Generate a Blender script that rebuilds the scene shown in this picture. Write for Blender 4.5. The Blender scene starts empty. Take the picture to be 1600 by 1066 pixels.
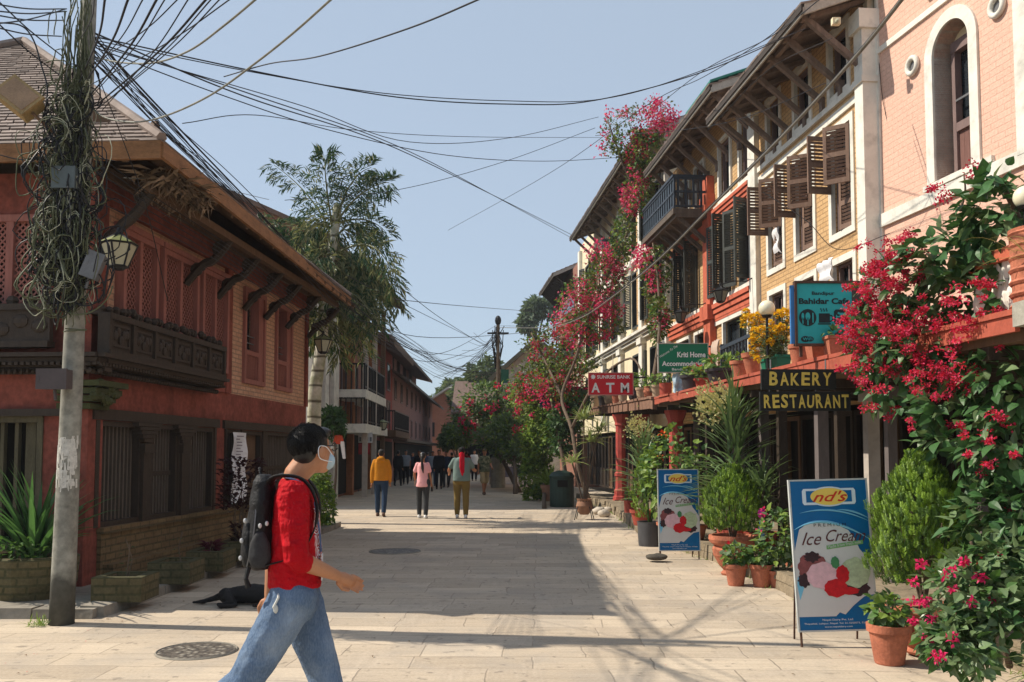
import bpy, bmesh, math, random
from mathutils import Vector, Matrix, noise
R_=math.radians; PI=math.pi
random.seed(7); rnd=random.Random(11); U=rnd.uniform
sc=bpy.context.scene; col=sc.collection
FOC=1400.0; PIT=R_(3.3); PY0=708-FOC*math.tan(PIT); EYE=1.6
def ray(px,py):
    x=(px-800)/FOC; y=-(py-PY0)/FOC
    return Vector((x,-y*math.sin(PIT)+math.cos(PIT),y*math.cos(PIT)+math.sin(PIT)))
def at(px,py,Y):
    r=ray(px,py); k=Y/r.y; return Vector((r.x*k,Y,EYE+r.z*k))
def ground(px,py,z=0):
    r=ray(px,py); k=(z-EYE)/r.z; return Vector((r.x*k,r.y*k,z))
class Frame:
    def __init__(s,x0,y0,x1,y1,sg=1):
        L=math.hypot(x1-x0,y1-y0); s.o=Vector((x0,y0,0)); s.e=Vector(((x1-x0)/L,(y1-y0)/L,0)); s.sg=sg
        s.n=Vector((-s.e.y,s.e.x,0))*sg; s.L=L; s.rz=math.atan2(s.e.y,s.e.x)
    def hit(s,px,py,d=0):
        r=ray(px,py); o=s.o+s.n*d; k=o.dot(s.n)/r.dot(s.n); P=Vector((r.x*k,r.y*k,0))-o
        return P.dot(s.e), EYE+r.z*k
    def pt(s,u,d,z): return s.o+s.e*u+s.n*d+Vector((0,0,z))
# ---------- materials
def srgb(r,g,b,k=1.0):
    f=lambda c:(c/255/12.92 if c/255<=.04045 else ((c/255+.055)/1.055)**2.4)*k
    return (min(f(r),.9),min(f(g),.9),min(f(b),.9))
class NT:
    def __init__(s,name):
        s.m=bpy.data.materials.new(name); s.m.use_nodes=True; s.t=s.m.node_tree; s.n=s.t.nodes; s.l=s.t.links
        s.b=s.n['Principled BSDF']; s.out=s.n['Material Output']; s.b.inputs['Specular IOR Level'].default_value=.3
        s.tc=s.n.new('ShaderNodeTexCoord')
    def new(s,t,**k):
        n=s.n.new(t)
        for a,b in k.items():
            if hasattr(n,a) and a not in('Scale',): setattr(n,a,b)
            else: n.inputs[a].default_value=b
        return n
    def noise(s,scale,detail=4,vec=None,rough=.6):
        n=s.new('ShaderNodeTexNoise'); n.inputs['Scale'].default_value=scale; n.inputs['Detail'].default_value=detail; n.inputs['Roughness'].default_value=rough
        s.l.new(vec or s.tc.outputs['Object'],n.inputs['Vector']); return n.outputs['Fac']
    def ramp(s,fac,stops):
        r=s.n.new('ShaderNodeValToRGB'); e=r.color_ramp.elements
        e[0].position,e[0].color=stops[0][0],(*stops[0][1],1); e[1].position,e[1].color=stops[-1][0],(*stops[-1][1],1)
        for p,c in stops[1:-1]:
            q=e.new(p); q.color=(*c,1)
        s.l.new(fac,r.inputs['Fac']); return r.outputs['Color']
    def mix(s,fac,a,b,mode='MIX'):
        m=s.n.new('ShaderNodeMix'); m.data_type='RGBA'; m.blend_type=mode
        for soc,v in ((m.inputs[0],fac),(m.inputs[6],a),(m.inputs[7],b)):
            if isinstance(v,(int,float)): soc.default_value=v
            elif isinstance(v,tuple): soc.default_value=(*v,1)
            else: s.l.new(v,soc)
        return m.outputs[2]
    def bump(s,h,strength=.3,dist=.01):
        b=s.n.new('ShaderNodeBump'); b.inputs['Strength'].default_value=strength; b.inputs['Distance'].default_value=dist
        s.l.new(h,b.inputs['Height']); s.l.new(b.outputs['Normal'],s.b.inputs['Normal'])
    def scaled(s,v):
        m=s.n.new('ShaderNodeMapping'); m.inputs['Scale'].default_value=v; s.l.new(s.tc.outputs['Object'],m.inputs['Vector']); return m.outputs['Vector']
    def base(s,c): s.l.new(c,s.b.inputs['Base Color'])
def mul(c,k): return tuple(min(x*k,.92) for x in c)
MC={}
def mat(name,c,rough=.8,var=.25,scale=3,bump=.25,metal=0,stretch=None,spec=.3,dirt=0):
    if name in MC: return MC[name]
    t=NT(name); v=t.scaled(stretch) if stretch else None
    n1=t.noise(scale,5,v); n2=t.noise(scale*9,3,v)
    cc=t.ramp(n1,[(.3,mul(c,1-var)),(.7,mul(c,1+var))])
    cc=t.mix(.5*min(1,var*2.2),cc,t.ramp(n2,[(.35,mul(c,1-var)),(.65,mul(c,1+var))]))
    if dirt: cc=t.mix(t.ramp(t.noise(scale*1.7,6),[(.5,(0,0,0)),(.72,(dirt,)*3)]),cc,mul(c,.3))
    t.base(cc); t.b.inputs['Roughness'].default_value=rough; t.b.inputs['Metallic'].default_value=metal; t.b.inputs['Specular IOR Level'].default_value=spec
    if bump: t.bump(n2,bump,.01)
    MC[name]=t.m; return t.m
def brick(name,c1,c2,mortar,w=.22,h=.07,ms=.01,bump=.5,dirt=.25,offs=.5,paint=None):
    t=NT(name); sp=t.n.new('ShaderNodeSeparateXYZ'); t.l.new(t.tc.outputs['Object'],sp.inputs[0])
    ad=t.n.new('ShaderNodeMath'); t.l.new(sp.outputs[0],ad.inputs[0]); t.l.new(sp.outputs[1],ad.inputs[1])
    cb=t.n.new('ShaderNodeCombineXYZ'); t.l.new(ad.outputs[0],cb.inputs[0]); t.l.new(sp.outputs[2],cb.inputs[1])
    b=t.n.new('ShaderNodeTexBrick'); b.inputs['Scale'].default_value=1; b.inputs['Brick Width'].default_value=w; b.inputs['Row Height'].default_value=h
    b.inputs['Mortar Size'].default_value=ms; b.inputs['Mortar Smooth'].default_value=.3; b.offset=offs
    b.inputs['Color1'].default_value=(*c1,1); b.inputs['Color2'].default_value=(*c2,1); b.inputs['Mortar'].default_value=(*mortar,1)
    nz=t.n.new('ShaderNodeTexNoise'); nz.inputs['Scale'].default_value=4; t.l.new(cb.outputs[0],nz.inputs['Vector'])
    vm=t.n.new('ShaderNodeVectorMath'); vm.operation='MULTIPLY_ADD'; t.l.new(nz.outputs['Color'],vm.inputs[0]); vm.inputs[1].default_value=(.012,.012,0); t.l.new(cb.outputs[0],vm.inputs[2])
    t.l.new(vm.outputs[0],b.inputs['Vector'])
    n=t.noise(2.2,6); n2=t.noise(30,3)
    c=t.mix(t.ramp(n,[(.45,(0,0,0)),(.75,(dirt,)*3)]),b.outputs['Color'],mul(mortar,.35))
    c=t.mix(.35,c,t.ramp(n2,[(.3,mul(c1,.6)),(.7,mul(c2,1.2))]))
    t.base(c); t.b.inputs['Roughness'].default_value=.9
    iv=t.n.new('ShaderNodeMath'); iv.operation='MULTIPLY_ADD'; t.l.new(b.outputs['Fac'],iv.inputs[0]); iv.inputs[1].default_value=-1; t.l.new(n2,iv.inputs[2])
    t.bump(iv.outputs[0],bump,.012); MC[name]=t.m; return t.m
def leafmat(name,c,var=.35,trans=.35,rough=.5):
    if name in MC: return MC[name]
    t=NT(name); n1=t.noise(7,3); g=t.n.new('ShaderNodeNewGeometry')
    cc=t.mix(.5,t.ramp(n1,[(.35,mul(c,1-var)),(.65,mul(c,1+var))]),t.ramp(g.outputs['Random Per Island'],[(0,mul(c,1-var)),(1,mul(c,1+var*1.3))]))
    t.base(cc); t.b.inputs['Roughness'].default_value=rough; t.b.inputs['Specular IOR Level'].default_value=.35
    tr=t.n.new('ShaderNodeBsdfTranslucent'); t.l.new(t.mix(.4,cc,mul((c[0]*1.5,c[1]*1.5,c[2]*.6),1)),tr.inputs['Color'])
    ms=t.n.new('ShaderNodeMixShader'); ms.inputs[0].default_value=trans
    t.l.new(t.b.outputs[0],ms.inputs[1]); t.l.new(tr.outputs[0],ms.inputs[2]); t.l.new(ms.outputs[0],t.out.inputs['Surface'])
    MC[name]=t.m; return t.m
# ---------- meshes
class MB:
    def __init__(s,sg=1): s.v=[]; s.f=[]; s.mi=[]; s.sg=sg; s.cur=0
    def add(s,vs,fs):
        o=len(s.v); s.v+= [(p[0],p[1]*s.sg,p[2]) for p in vs]; s.f+=[tuple(o+i for i in q) for q in fs]; s.mi+=[s.cur]*len(fs); return s
    def box(s,x0,x1,y0,y1,z0,z1):
        return s.add([(x0,y0,z0),(x1,y0,z0),(x1,y1,z0),(x0,y1,z0),(x0,y0,z1),(x1,y0,z1),(x1,y1,z1),(x0,y1,z1)],
          [(0,3,2,1),(4,5,6,7),(0,1,5,4),(1,2,6,5),(2,3,7,6),(3,0,4,7)])
    def hexa(s,a,b):   # two quads of 4 points
        return s.add(list(a)+list(b),[(0,3,2,1),(4,5,6,7),(0,1,5,4),(1,2,6,5),(2,3,7,6),(3,0,4,7)])
    def prism(s,poly,y0,y1):
        n=len(poly); vs=[(p[0],y0,p[1]) for p in poly]+[(p[0],y1,p[1]) for p in poly]
        return s.add(vs,[tuple(range(n)),tuple(range(2*n-1,n-1,-1))]+[(i,i+n,(i+1)%n+n,(i+1)%n) for i in range(n)])
    def slab(s,pts,th):  # 4 pts quad thickened along normal
        P=[Vector(p) for p in pts]; n=(P[1]-P[0]).cross(P[3]-P[0]).normalized()*th
        return s.hexa([tuple(p) for p in P],[tuple(p+n) for p in P])
    def beam(s,a,b,w,h,up=(0,0,1)):
        a=Vector(a);b=Vector(b);t=(b-a).normalized();u=Vector(up);x=t.cross(u)
        if x.length<1e-4: x=t.cross(Vector((1,0,0)))
        x.normalize(); y=x.cross(t); c=[(-w/2,-h/2),(w/2,-h/2),(w/2,h/2),(-w/2,h/2)]
        return s.hexa([tuple(a+x*i+y*j) for i,j in c],[tuple(b+x*i+y*j) for i,j in c])
    def tube(s,pts,r,n=6,cap=True):
        pts=[Vector(p) for p in pts]; m=len(pts); rs=r if isinstance(r,(list,tuple)) else [r]*m; o=[];px=None
        for i,p in enumerate(pts):
            t=(pts[min(i+1,m-1)]-pts[max(i-1,0)])
            t=t.normalized() if t.length>1e-9 else Vector((0,0,1))
            if px is None:
                px=t.cross(Vector((0,0,1)));
                if px.length<.05: px=t.cross(Vector((1,0,0)))
            px=(px-t*px.dot(t)); px=px.normalized() if px.length>1e-6 else t.orthogonal().normalized(); y=t.cross(px); rr=rs[i]; rx,ry=(rr if isinstance(rr,tuple) else (rr,rr))
            for k in range(n):
                a=2*PI*k/n; o.append(tuple(p+px*math.cos(a)*rx+y*math.sin(a)*ry))
        fs=[(i*n+k,i*n+(k+1)%n,(i+1)*n+(k+1)%n,(i+1)*n+k) for i in range(m-1) for k in range(n)]
        if cap: fs+=[tuple(range(n-1,-1,-1)),tuple((m-1)*n+k for k in range(n))]
        return s.add(o,fs)
    def limb(s,pts,rs,n=12):   # capsule-like tapered limb
        pts=[Vector(p) for p in pts]; a=(pts[0]-pts[1]).normalized(); b=(pts[-1]-pts[-2]).normalized(); f=lambda r:(r if not isinstance(r,tuple) else max(r))
        P=[];Q=[]
        sc=lambda r,k:(tuple(x*k for x in r) if isinstance(r,tuple) else r*k)
        for k,q in ((1,.15),(.86,.5),(.5,.86)): P.append(pts[0]+a*f(rs[0])*k); Q.append(sc(rs[0],q))
        P+=pts; Q+=list(rs)
        for k,q in ((.5,.86),(.86,.5),(1,.15)): P.append(pts[-1]+b*f(rs[-1])*k); Q.append(sc(rs[-1],q))
        return s.tube(P,Q,n)
    def rings(s,rg,n=20):      # (x,y,z,rx,ry)
        o=[]
        for (x,y,z,rx,ry) in rg:
            for k in range(n):
                a=2*PI*k/n; c,sn=math.cos(a),math.sin(a); e=.85
                o.append((x+rx*math.copysign(abs(c)**e,c),y+ry*math.copysign(abs(sn)**e,sn),z))
        m=len(rg)
        return s.add(o,[(i*n+k,i*n+(k+1)%n,(i+1)*n+(k+1)%n,(i+1)*n+k) for i in range(m-1) for k in range(n)]+[tuple(range(n-1,-1,-1)),tuple((m-1)*n+k for k in range(n))])
    def lathe(s,prof,c=(0,0,0),n=20): return s.tube([(c[0],c[1],c[2]+z+i*1e-6) for i,(r,z) in enumerate(prof)],[r for r,z in prof],n) if False else s.rings2(prof,c,n)
    def rings2(s,prof,c,n):
        o=[(c[0]+r*math.cos(2*PI*k/n),c[1]+r*math.sin(2*PI*k/n),c[2]+z) for r,z in prof for k in range(n)]; m=len(prof)
        return s.add(o,[(i*n+k,i*n+(k+1)%n,(i+1)*n+(k+1)%n,(i+1)*n+k) for i in range(m-1) for k in range(n)]+[tuple(range(n-1,-1,-1)),tuple((m-1)*n+k for k in range(n))])
    def ell(s,c,r,n=14,m=9,M=None):
        pr=[]
        for j in range(m+1):
            a=PI*j/m-PI/2; a=max(-PI/2+.02,min(PI/2-.02,a)); pr.append((math.cos(a),math.sin(a)))
        o=[]
        for rr,z in pr:
            for k in range(n):
                p=Vector((rr*math.cos(2*PI*k/n)*r[0],rr*math.sin(2*PI*k/n)*r[1],z*r[2]))
                if M: p=M@p
                o.append(tuple(p+Vector(c)))
        mm=len(pr)
        return s.add(o,[(i*n+k,i*n+(k+1)%n,(i+1)*n+(k+1)%n,(i+1)*n+k) for i in range(mm-1) for k in range(n)]+[tuple(range(n-1,-1,-1)),tuple((mm-1)*n+k for k in range(n))])
    def leaf(s,p,d,nrm,L,W,fold=.15):
        d=d.normalized(); x=d.cross(nrm)
        x=x.normalized() if x.length>1e-4 else d.orthogonal().normalized()
        n=x.cross(d); a=p; b=p+d*L*.45+x*W/2+n*L*fold; c=p+d*L-n*L*.12; e=p+d*L*.45-x*W/2+n*L*fold; mid=p+d*L*.5
        o=len(s.v)
        for q in (a,b,c,e,mid): s.v.append((q.x,q.y*s.sg,q.z))
        s.f+=[(o,o+1,o+4),(o+1,o+2,o+4),(o+2,o+3,o+4),(o+3,o,o+4)]; s.mi+=[s.cur]*4
    def build(s,name,mats,parent=None,world=False,smooth=False,recalc=True,fix=None):
        me=bpy.data.meshes.new(name); vs=s.v
        if world and parent is not None:
            M=Matrix.Identity(4); q=parent
            while q: M=q.matrix_basis@M; q=q.parent
            Mi=M.inverted(); vs=[tuple(Mi@Vector(v)) for v in vs]
        me.from_pydata(vs,[],s.f)
        if not isinstance(mats,(list,tuple)): mats=[mats]
        for m in mats: me.materials.append(m)
        if len(mats)>1: me.polygons.foreach_set('material_index',s.mi)
        if recalc and len(s.f)<60000:
            bm=bmesh.new(); bm.from_mesh(me); bmesh.ops.recalc_face_normals(bm,faces=bm.faces); bm.to_mesh(me); bm.free()
        if smooth: me.polygons.foreach_set('use_smooth',[True]*len(me.polygons))
        me.update(); o=bpy.data.objects.new(name,me); col.objects.link(o); o.parent=parent
        return o
def tag(o,label=None,cat=None,group=None,kind=None):
    for k,v in (('label',label),('category',cat),('group',group),('kind',kind)):
        if v: o[k]=v
    return o
def thing(name,label,cat,loc=(0,0,0),rz=0,group=None):
    o=bpy.data.objects.new(name,None); o.empty_display_size=.2; col.objects.link(o); o.location=loc; o.rotation_euler=(0,0,rz)
    return tag(o,label,cat,group)
def fthing(name,label,cat,F,group=None): return thing(name,label,cat,F.o,F.rz,group)
def child(o): return [c for c in bpy.data.objects if c.parent==o]
KIDS={}
def copy_tree(o,parent=None,loc=None,rz=None,label=None,scale=None):
    c=o.copy(); col.objects.link(c); c.parent=parent
    if loc is not None: c.location=loc
    if rz is not None: c.rotation_euler=(0,0,rz)
    if label: c['label']=label
    if scale: c.scale=(scale,)*3
    for ch in list(o.children): copy_tree(ch,c)
    return c
def evalmesh(o,name,mats,parent,smooth=True):
    bpy.context.view_layer.update(); dg=bpy.context.evaluated_depsgraph_get(); me=bpy.data.meshes.new_from_object(o.evaluated_get(dg)); old=o.data
    bpy.data.objects.remove(o); bpy.data.meshes.remove(old)
    me.name=name; me.materials.clear()
    for m in (mats if isinstance(mats,list) else [mats]): me.materials.append(m)
    me.polygons.foreach_set('use_smooth',[smooth]*len(me.polygons)); n=bpy.data.objects.new(name,me); col.objects.link(n); n.parent=parent; return n
def organic(mb,name,m,parent,voxel=.01,sm=3,disp=0,dsc=.1):
    o=mb.build(name,m,None,smooth=True); r=o.modifiers.new('r','REMESH'); r.mode='VOXEL'; r.voxel_size=voxel
    if sm: k=o.modifiers.new('s','SMOOTH'); k.iterations=sm; k.factor=.5
    if disp:
        tx=bpy.data.textures.new('w','CLOUDS'); tx.noise_scale=dsc; d=o.modifiers.new('d','DISPLACE'); d.texture=tx; d.strength=disp; d.mid_level=.5
    return evalmesh(o,name,m,parent)
def text(parent,s,x,z,w,h,m,y=-.004,bold=0,shear=0,name='lettering',ext=.002):
    cu=bpy.data.curves.new('t','FONT'); cu.body=s; cu.size=1; cu.offset=bold; cu.shear=shear; cu.extrude=0; cu.resolution_u=3
    o=bpy.data.objects.new('t',cu); col.objects.link(o); bpy.context.view_layer.update()
    me=bpy.data.meshes.new_from_object(o.evaluated_get(bpy.context.evaluated_depsgraph_get())); bpy.data.objects.remove(o); bpy.data.curves.remove(cu)
    xs=[v.co.x for v in me.vertices]; ys=[v.co.y for v in me.vertices]; x0,x1,y0,y1=min(xs),max(xs),min(ys),max(ys)
    for v in me.vertices: v.co=((v.co.x-x0)/(x1-x0)*w+x, y, (v.co.y-y0)/(y1-y0)*h+z)
    me.name=name; me.materials.append(m); n=bpy.data.objects.new(name,me); col.objects.link(n); n.parent=parent; return n
def holes_wall(mb,u0,u1,z0,z1,holes,t=.3,d=0):
    us=sorted({u0,u1,*[min(max(h[i],u0),u1) for h in holes for i in(0,1)]}); 
    zs=sorted({z0,z1,*[min(max(h[i],z0),z1) for h in holes for i in(2,3)]})
    for a,b in zip(us,us[1:]):
        run=None
        for c,e in list(zip(zs,zs[1:]))+[(None,None)]:
            solid=c is not None and not any(h[0]-1e-5<=a and b<=h[1]+1e-5 and h[2]-1e-5<=c and e<=h[3]+1e-5 for h in holes)
            if solid: run=(run[0],e) if run else (c,e)
            else:
                if run: mb.box(a,b,d-t,d,run[0],run[1])
                run=None
# ---------- common materials
RED=mat('red_lime_paint',(.225,.062,.042),.9,.42,1.5,.6,dirt=.65)
DWOOD=mat('dark_carved_wood',(.042,.029,.02),.6,.45,5,.6,stretch=(4,4,1))
BWOOD=mat('brown_weathered_wood',(.13,.075,.042),.75,.35,4,.5,stretch=(5,5,.6))
GWOOD=mat('grey_brown_wood',(.11,.085,.065),.8,.35,4,.5,stretch=(5,5,.6))
RWOOD=mat('red_brown_window_wood',(.30,.115,.09),.7,.25,4,.4,stretch=(5,5,.6))
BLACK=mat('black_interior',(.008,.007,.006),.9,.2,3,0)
GLASS=mat('dark_window_glass',(.02,.025,.03),.15,.3,1.5,0,spec=.5)
WHITE=mat('white_plaster',(.72,.69,.61),.85,.12,2.2,.3,dirt=.42)
CREAM=mat('cream_plaster',(.74,.64,.44),.85,.08,1.5,.2,dirt=.2)
ORANGE=mat('orange_red_plaster',(.50,.12,.065),.85,.25,2,.35,dirt=.4)
TERRA=mat('terracotta',(.44,.15,.085),.85,.3,5,.4,dirt=.6)
SOIL=mat('potting_soil',(.06,.04,.028),.95,.4,20,.8)
METAL=mat('dark_metal',(.03,.03,.032),.45,.3,6,.1,metal=.6)
GREY=mat('grey_metal',(.16,.16,.165),.5,.25,5,.15,metal=.3)
CONC=mat('concrete',(.34,.32,.27),.9,.25,3,.5,dirt=.4)
BARK=mat('bark',(.14,.10,.07),.9,.4,8,.9,stretch=(3,3,1))
LEAF=leafmat('leaf_green',(.075,.155,.038)); LEAFD=leafmat('leaf_dark_green',(.05,.105,.038)); LEAFL=leafmat('leaf_yellow_green',(.19,.28,.05)); LEAFG=leafmat('leaf_grey_green',(.13,.19,.095))
LEAFO=leafmat('leaf_olive',(.12,.13,.035)); PINKF=leafmat('magenta_bract',(.75,.03,.17),.3,.4); REDF=leafmat('crimson_flower',(.6,.02,.055),.35,.35); YELF=leafmat('marigold_petal',(.9,.50,.02),.2,.3)
CABLE=mat('black_cable',(.012,.012,.014),.5,.3,5,0); CABLEG=mat('olive_cable',(.09,.10,.052),.6,.55,9,.1); CABLEL=mat('pale_cable',(.20,.20,.17),.6,.4,9,.1)
BRK_L=brick('red_facing_brick',(.50,.265,.165),(.62,.37,.235),(.24,.17,.12),.24,.072,.013)
BRK_Y=brick('ochre_facing_brick',(.54,.325,.145),(.63,.41,.20),(.30,.18,.09),.24,.082,.012,dirt=.3)
BRK_P=brick('pink_painted_brick',(.70,.43,.325),(.74,.47,.36),(.60,.36,.27),.25,.085,.008,bump=.5,dirt=.06)
BRK_M=brick('mossy_plinth_brick',(.17,.105,.05),(.22,.15,.07),(.07,.06,.03),.24,.085,.014,dirt=.5)
BRK_F=brick('dull_red_brick',(.26,.105,.075),(.33,.15,.10),(.25,.17,.13),.24,.08,.012)
# ---------- camera, light, sky
cd=bpy.data.cameras.new('camera'); cam=bpy.data.objects.new('camera',cd); col.objects.link(cam); sc.camera=cam
cam.location=(0,0,EYE); cam.rotation_euler=(R_(90)+PIT,0,0); cd.sensor_width=36; cd.lens=FOC/1600*36; cd.shift_y=(PY0-533)/1600; cd.clip_end=3000; cd.clip_start=.05
w=bpy.data.worlds.new('World'); sc.world=w; w.use_nodes=True; nt=w.node_tree; bg=nt.nodes['Background']
SEL=R_(46.0); saz=math.atan2(-1.0,.14)   # azimuth from +Y toward +X
sk=nt.nodes.new('ShaderNodeTexSky'); sk.sky_type='NISHITA'; sk.sun_disc=False; sk.sun_elevation=SEL; sk.sun_rotation=saz; sk.air_density=1.3; sk.dust_density=2.2; sk.ozone_density=1.6; sk.altitude=900
sk.air_density=1.2; sk.dust_density=.6; sk.ozone_density=4
mx=nt.nodes.new('ShaderNodeMix'); mx.data_type='RGBA'; mx.inputs[0].default_value=.72; mx.inputs[7].default_value=(3.6,4.25,5.0,1); nt.links.new(sk.outputs[0],mx.inputs[6]); nt.links.new(mx.outputs[2],bg.inputs[0]); bg.inputs[1].default_value=.122
sl=bpy.data.lights.new('sun','SUN'); sl.energy=5.0; sl.angle=R_(.55); sl.color=(1,.91,.775); so=bpy.data.objects.new('sun',sl); col.objects.link(so)
sd=Vector((math.sin(saz)*math.cos(SEL),math.cos(saz)*math.cos(SEL),math.sin(SEL))); so.rotation_euler=sd.to_track_quat('Z','Y').to_euler(); so.location=(-10,5,20)
sc.view_settings.view_transform='Standard'; sc.view_settings.look='None'; sc.view_settings.exposure=.28; sc.view_settings.gamma=1
# ---------- setting
t=NT('street_flagstones')
def paving(t,w_,h_,rot,c1,c2,mo):
    mp=t.n.new('ShaderNodeMapping'); mp.inputs['Rotation'].default_value=(0,0,rot); t.l.new(t.tc.outputs['Object'],mp.inputs['Vector'])
    nz=t.n.new('ShaderNodeTexNoise'); nz.inputs['Scale'].default_value=1.7; t.l.new(mp.outputs[0],nz.inputs['Vector'])
    vm=t.n.new('ShaderNodeVectorMath'); vm.operation='MULTIPLY_ADD'; t.l.new(nz.outputs['Color'],vm.inputs[0]); vm.inputs[1].default_value=(.10,.10,0); t.l.new(mp.outputs[0],vm.inputs[2])
    b=t.n.new('ShaderNodeTexBrick'); b.offset=.37; b.squash=.7; b.squash_frequency=3; b.inputs['Scale'].default_value=1; b.inputs['Brick Width'].default_value=w_; b.inputs['Row Height'].default_value=h_
    b.inputs['Mortar Size'].default_value=.009; b.inputs['Mortar Smooth'].default_value=.5; b.inputs['Color1'].default_value=(*c1,1); b.inputs['Color2'].default_value=(*c2,1); b.inputs['Mortar'].default_value=(*mo,1)
    t.l.new(vm.outputs[0],b.inputs['Vector']); return b
b=paving(t,.92,.40,.03,(.30,.24,.175),(.60,.50,.375),(.19,.15,.11))
st=t.noise(1.0,5,t.scaled((1.2,16,1))); st2=t.noise(1.0,5,t.scaled((14,1.5,1))); big=t.noise(.35,4); fine=t.noise(40,3)
c=t.mix(.35,b.outputs['Color'],t.ramp(st,[(.3,(.28,.225,.17)),(.7,(.64,.54,.42))]))
pk=t.noise(1.4,2)
c=t.mix(t.ramp(pk,[(.52,(0,0,0)),(.6,(.4,)*3)]),c,t.ramp(st2,[(.3,(.22,.185,.155)),(.7,(.50,.43,.355))]))
c=t.mix(t.ramp(big,[(.35,(0,0,0)),(.7,(.35,)*3)]),c,(.58,.45,.30)); c=t.mix(.18,c,t.ramp(fine,[(.3,(.2,.165,.13)),(.7,(.72,.62,.49))]))
c=t.mix(t.ramp(t.noise(3.1,6),[(.62,(0,0,0)),(.75,(.5,)*3)]),c,(.2,.165,.125))
c=t.mix(t.ramp(t.noise(7,8),[(.60,(0,0,0)),(.66,(.55,)*3)]),c,(.13,.11,.09)); c=t.mix(t.ramp(t.noise(.9,7),[(.5,(0,0,0)),(.62,(.35,)*3)]),c,(.30,.27,.235))
t.base(c); t.b.inputs['Roughness'].default_value=.82
iv=t.n.new('ShaderNodeMath'); iv.operation='MULTIPLY_ADD'; t.l.new(b.outputs['Fac'],iv.inputs[0]); iv.inputs[1].default_value=-1.2; t.l.new(st,iv.inputs[2]); t.bump(iv.outputs[0],.45,.012)
PAVE=t.m
GRND=mat('earth',(.13,.12,.07),.95,.3,.6,.4)
m=MB(); m.add([(-900,-60,-.02),(900,-60,-.02),(900,1500,-.02),(-900,1500,-.02)],[(0,1,2,3)]); tag(m.build('ground',GRND),kind='structure')
m=MB(); m.add([(-30,-6,0),(14,-6,0),(14,60,0),(6,170,0),(-40,170,0),(-30,60,0)],[(0,1,2,3,4,5)]); tag(m.build('street',PAVE),kind='structure')
SLAB=mat('grey_stone_slab',(.24,.215,.175),.9,.3,1.6,.6,dirt=.4)
m=MB(); kl=[(-3.98,8.85),(-3.90,11),(-3.82,13.4),(-3.75,17),(-3.7,19.6)]
for a,b2 in zip(kl,kl[1:]):
    n=int((b2[1]-a[1])/.55)
    for i in range(n):
        p=[a[0]+(b2[0]-a[0])*k/n for k in(i,i+.97)]; q=[a[1]+(b2[1]-a[1])*k/n for k in(i,i+.97)]; h=.115+U(-.012,.012)
        m.hexa([(p[0]-.24,q[0],0),(p[0]+U(-.015,.015),q[0],0),(p[1]+U(-.015,.015),q[1],0),(p[1]-.24,q[1],0)],[(p[0]-.24,q[0],h),(p[0]-.01,q[0],h-.01),(p[1]-.01,q[1],h-.01),(p[1]-.24,q[1],h)])
for i in range(14):
    x=-4.05-i*.6; h=.10+U(-.015,.02); y=8.72+U(-.03,.03)-(.05 if i>2 else 0); m.hexa([(x-.58,y,0),(x,y,0),(x,9.0,0),(x-.58,9.0,0)],[(x-.58,y+.01,h),(x,y+.02,h),(x,9.0,h),(x-.58,9.0,h)])
m.add([(-14,8.98,.09),(-4.2,8.98,.095),(-4.15,11,.095),(-4.05,13.4,.095),(-4.0,19.6,.095),(-4.9,19.6,.095),(-5.2,10.4,.095),(-14,10.4,.09)],[tuple(range(8))])
tag(m.build('pavement',SLAB),kind='structure')
# right stone plinth
m=MB(); pe=[(3.85,5.6),(3.5,8.3),(3.14,9.8),(3.0,13.4),(2.46,16.5),(2.60,21),(2.72,25.5),(2.2,31)]
for a,b2 in zip(pe,pe[1:]):
    n=max(1,int(math.hypot(b2[0]-a[0],b2[1]-a[1])/.42))
    for i in range(n):
        p=[a[0]+(b2[0]-a[0])*k/n for k in(i,i+.96)]; q=[a[1]+(b2[1]-a[1])*k/n for k in(i,i+.96)]; j=U(-.03,.02)
        for z0,z1 in ((0,.11),(.115,.215)):
            jj=j+U(-.015,.015); m.hexa([(p[0]+jj,q[0],z0),(p[0]+.3,q[0],z0),(p[1]+.3,q[1],z0),(p[1]+jj,q[1],z0)],[(p[0]+jj+.01,q[0],z1),(p[0]+.3,q[0],z1),(p[1]+.3,q[1],z1),(p[1]+jj+.01,q[1],z1)])
m.add([(x+.1,y,.2) for x,y in pe]+[(6,31,.2),(7,5.6,.2)],[tuple(range(len(pe)+2))])
tag(m.build('stone_step',mat('rough_step_stone',(.25,.2,.135),.95,.35,3,.8,dirt=.4)),kind='structure')
# ---------- generic building pieces (frame local coordinates: u along, d outward, z up)
def toworld(mb,F): mb.v=[tuple(F.pt(v[0],v[1],v[2])) for v in mb.v]; return mb
def lattice(mb,u0,u1,z0,z1,d,st=.085,wd=.016):
    w_=u1-u0;h=z1-z0;n=int((w_+h)/st)
    for k in range(n+1):
        c=k*st
        for sgn in(0,1):
            a=(max(0,c-h),min(c,h)) if c-h>0 else (0,min(c,h)); 
            x0=max(0,c-h); y0=c-x0; x1=min(w_,c); y1=c-x1
            if x1-x0<.01: continue
            if sgn: x0,x1=w_-x0,w_-x1
            mb.beam((u0+x0,d-.006*sgn,z0+y0),(u0+x1,d-.006*sgn,z0+y1),wd,.008,up=(0,1,0))
def framebox(mb,u0,u1,z0,z1,w_,d0,d1):
    mb.box(u0,u0+w_,d0,d1,z0,z1); mb.box(u1-w_,u1,d0,d1,z0,z1); mb.box(u0+w_,u1-w_,d0,d1,z1-w_,z1); mb.box(u0+w_,u1-w_,d0,d1,z0,z0+w_)
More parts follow.
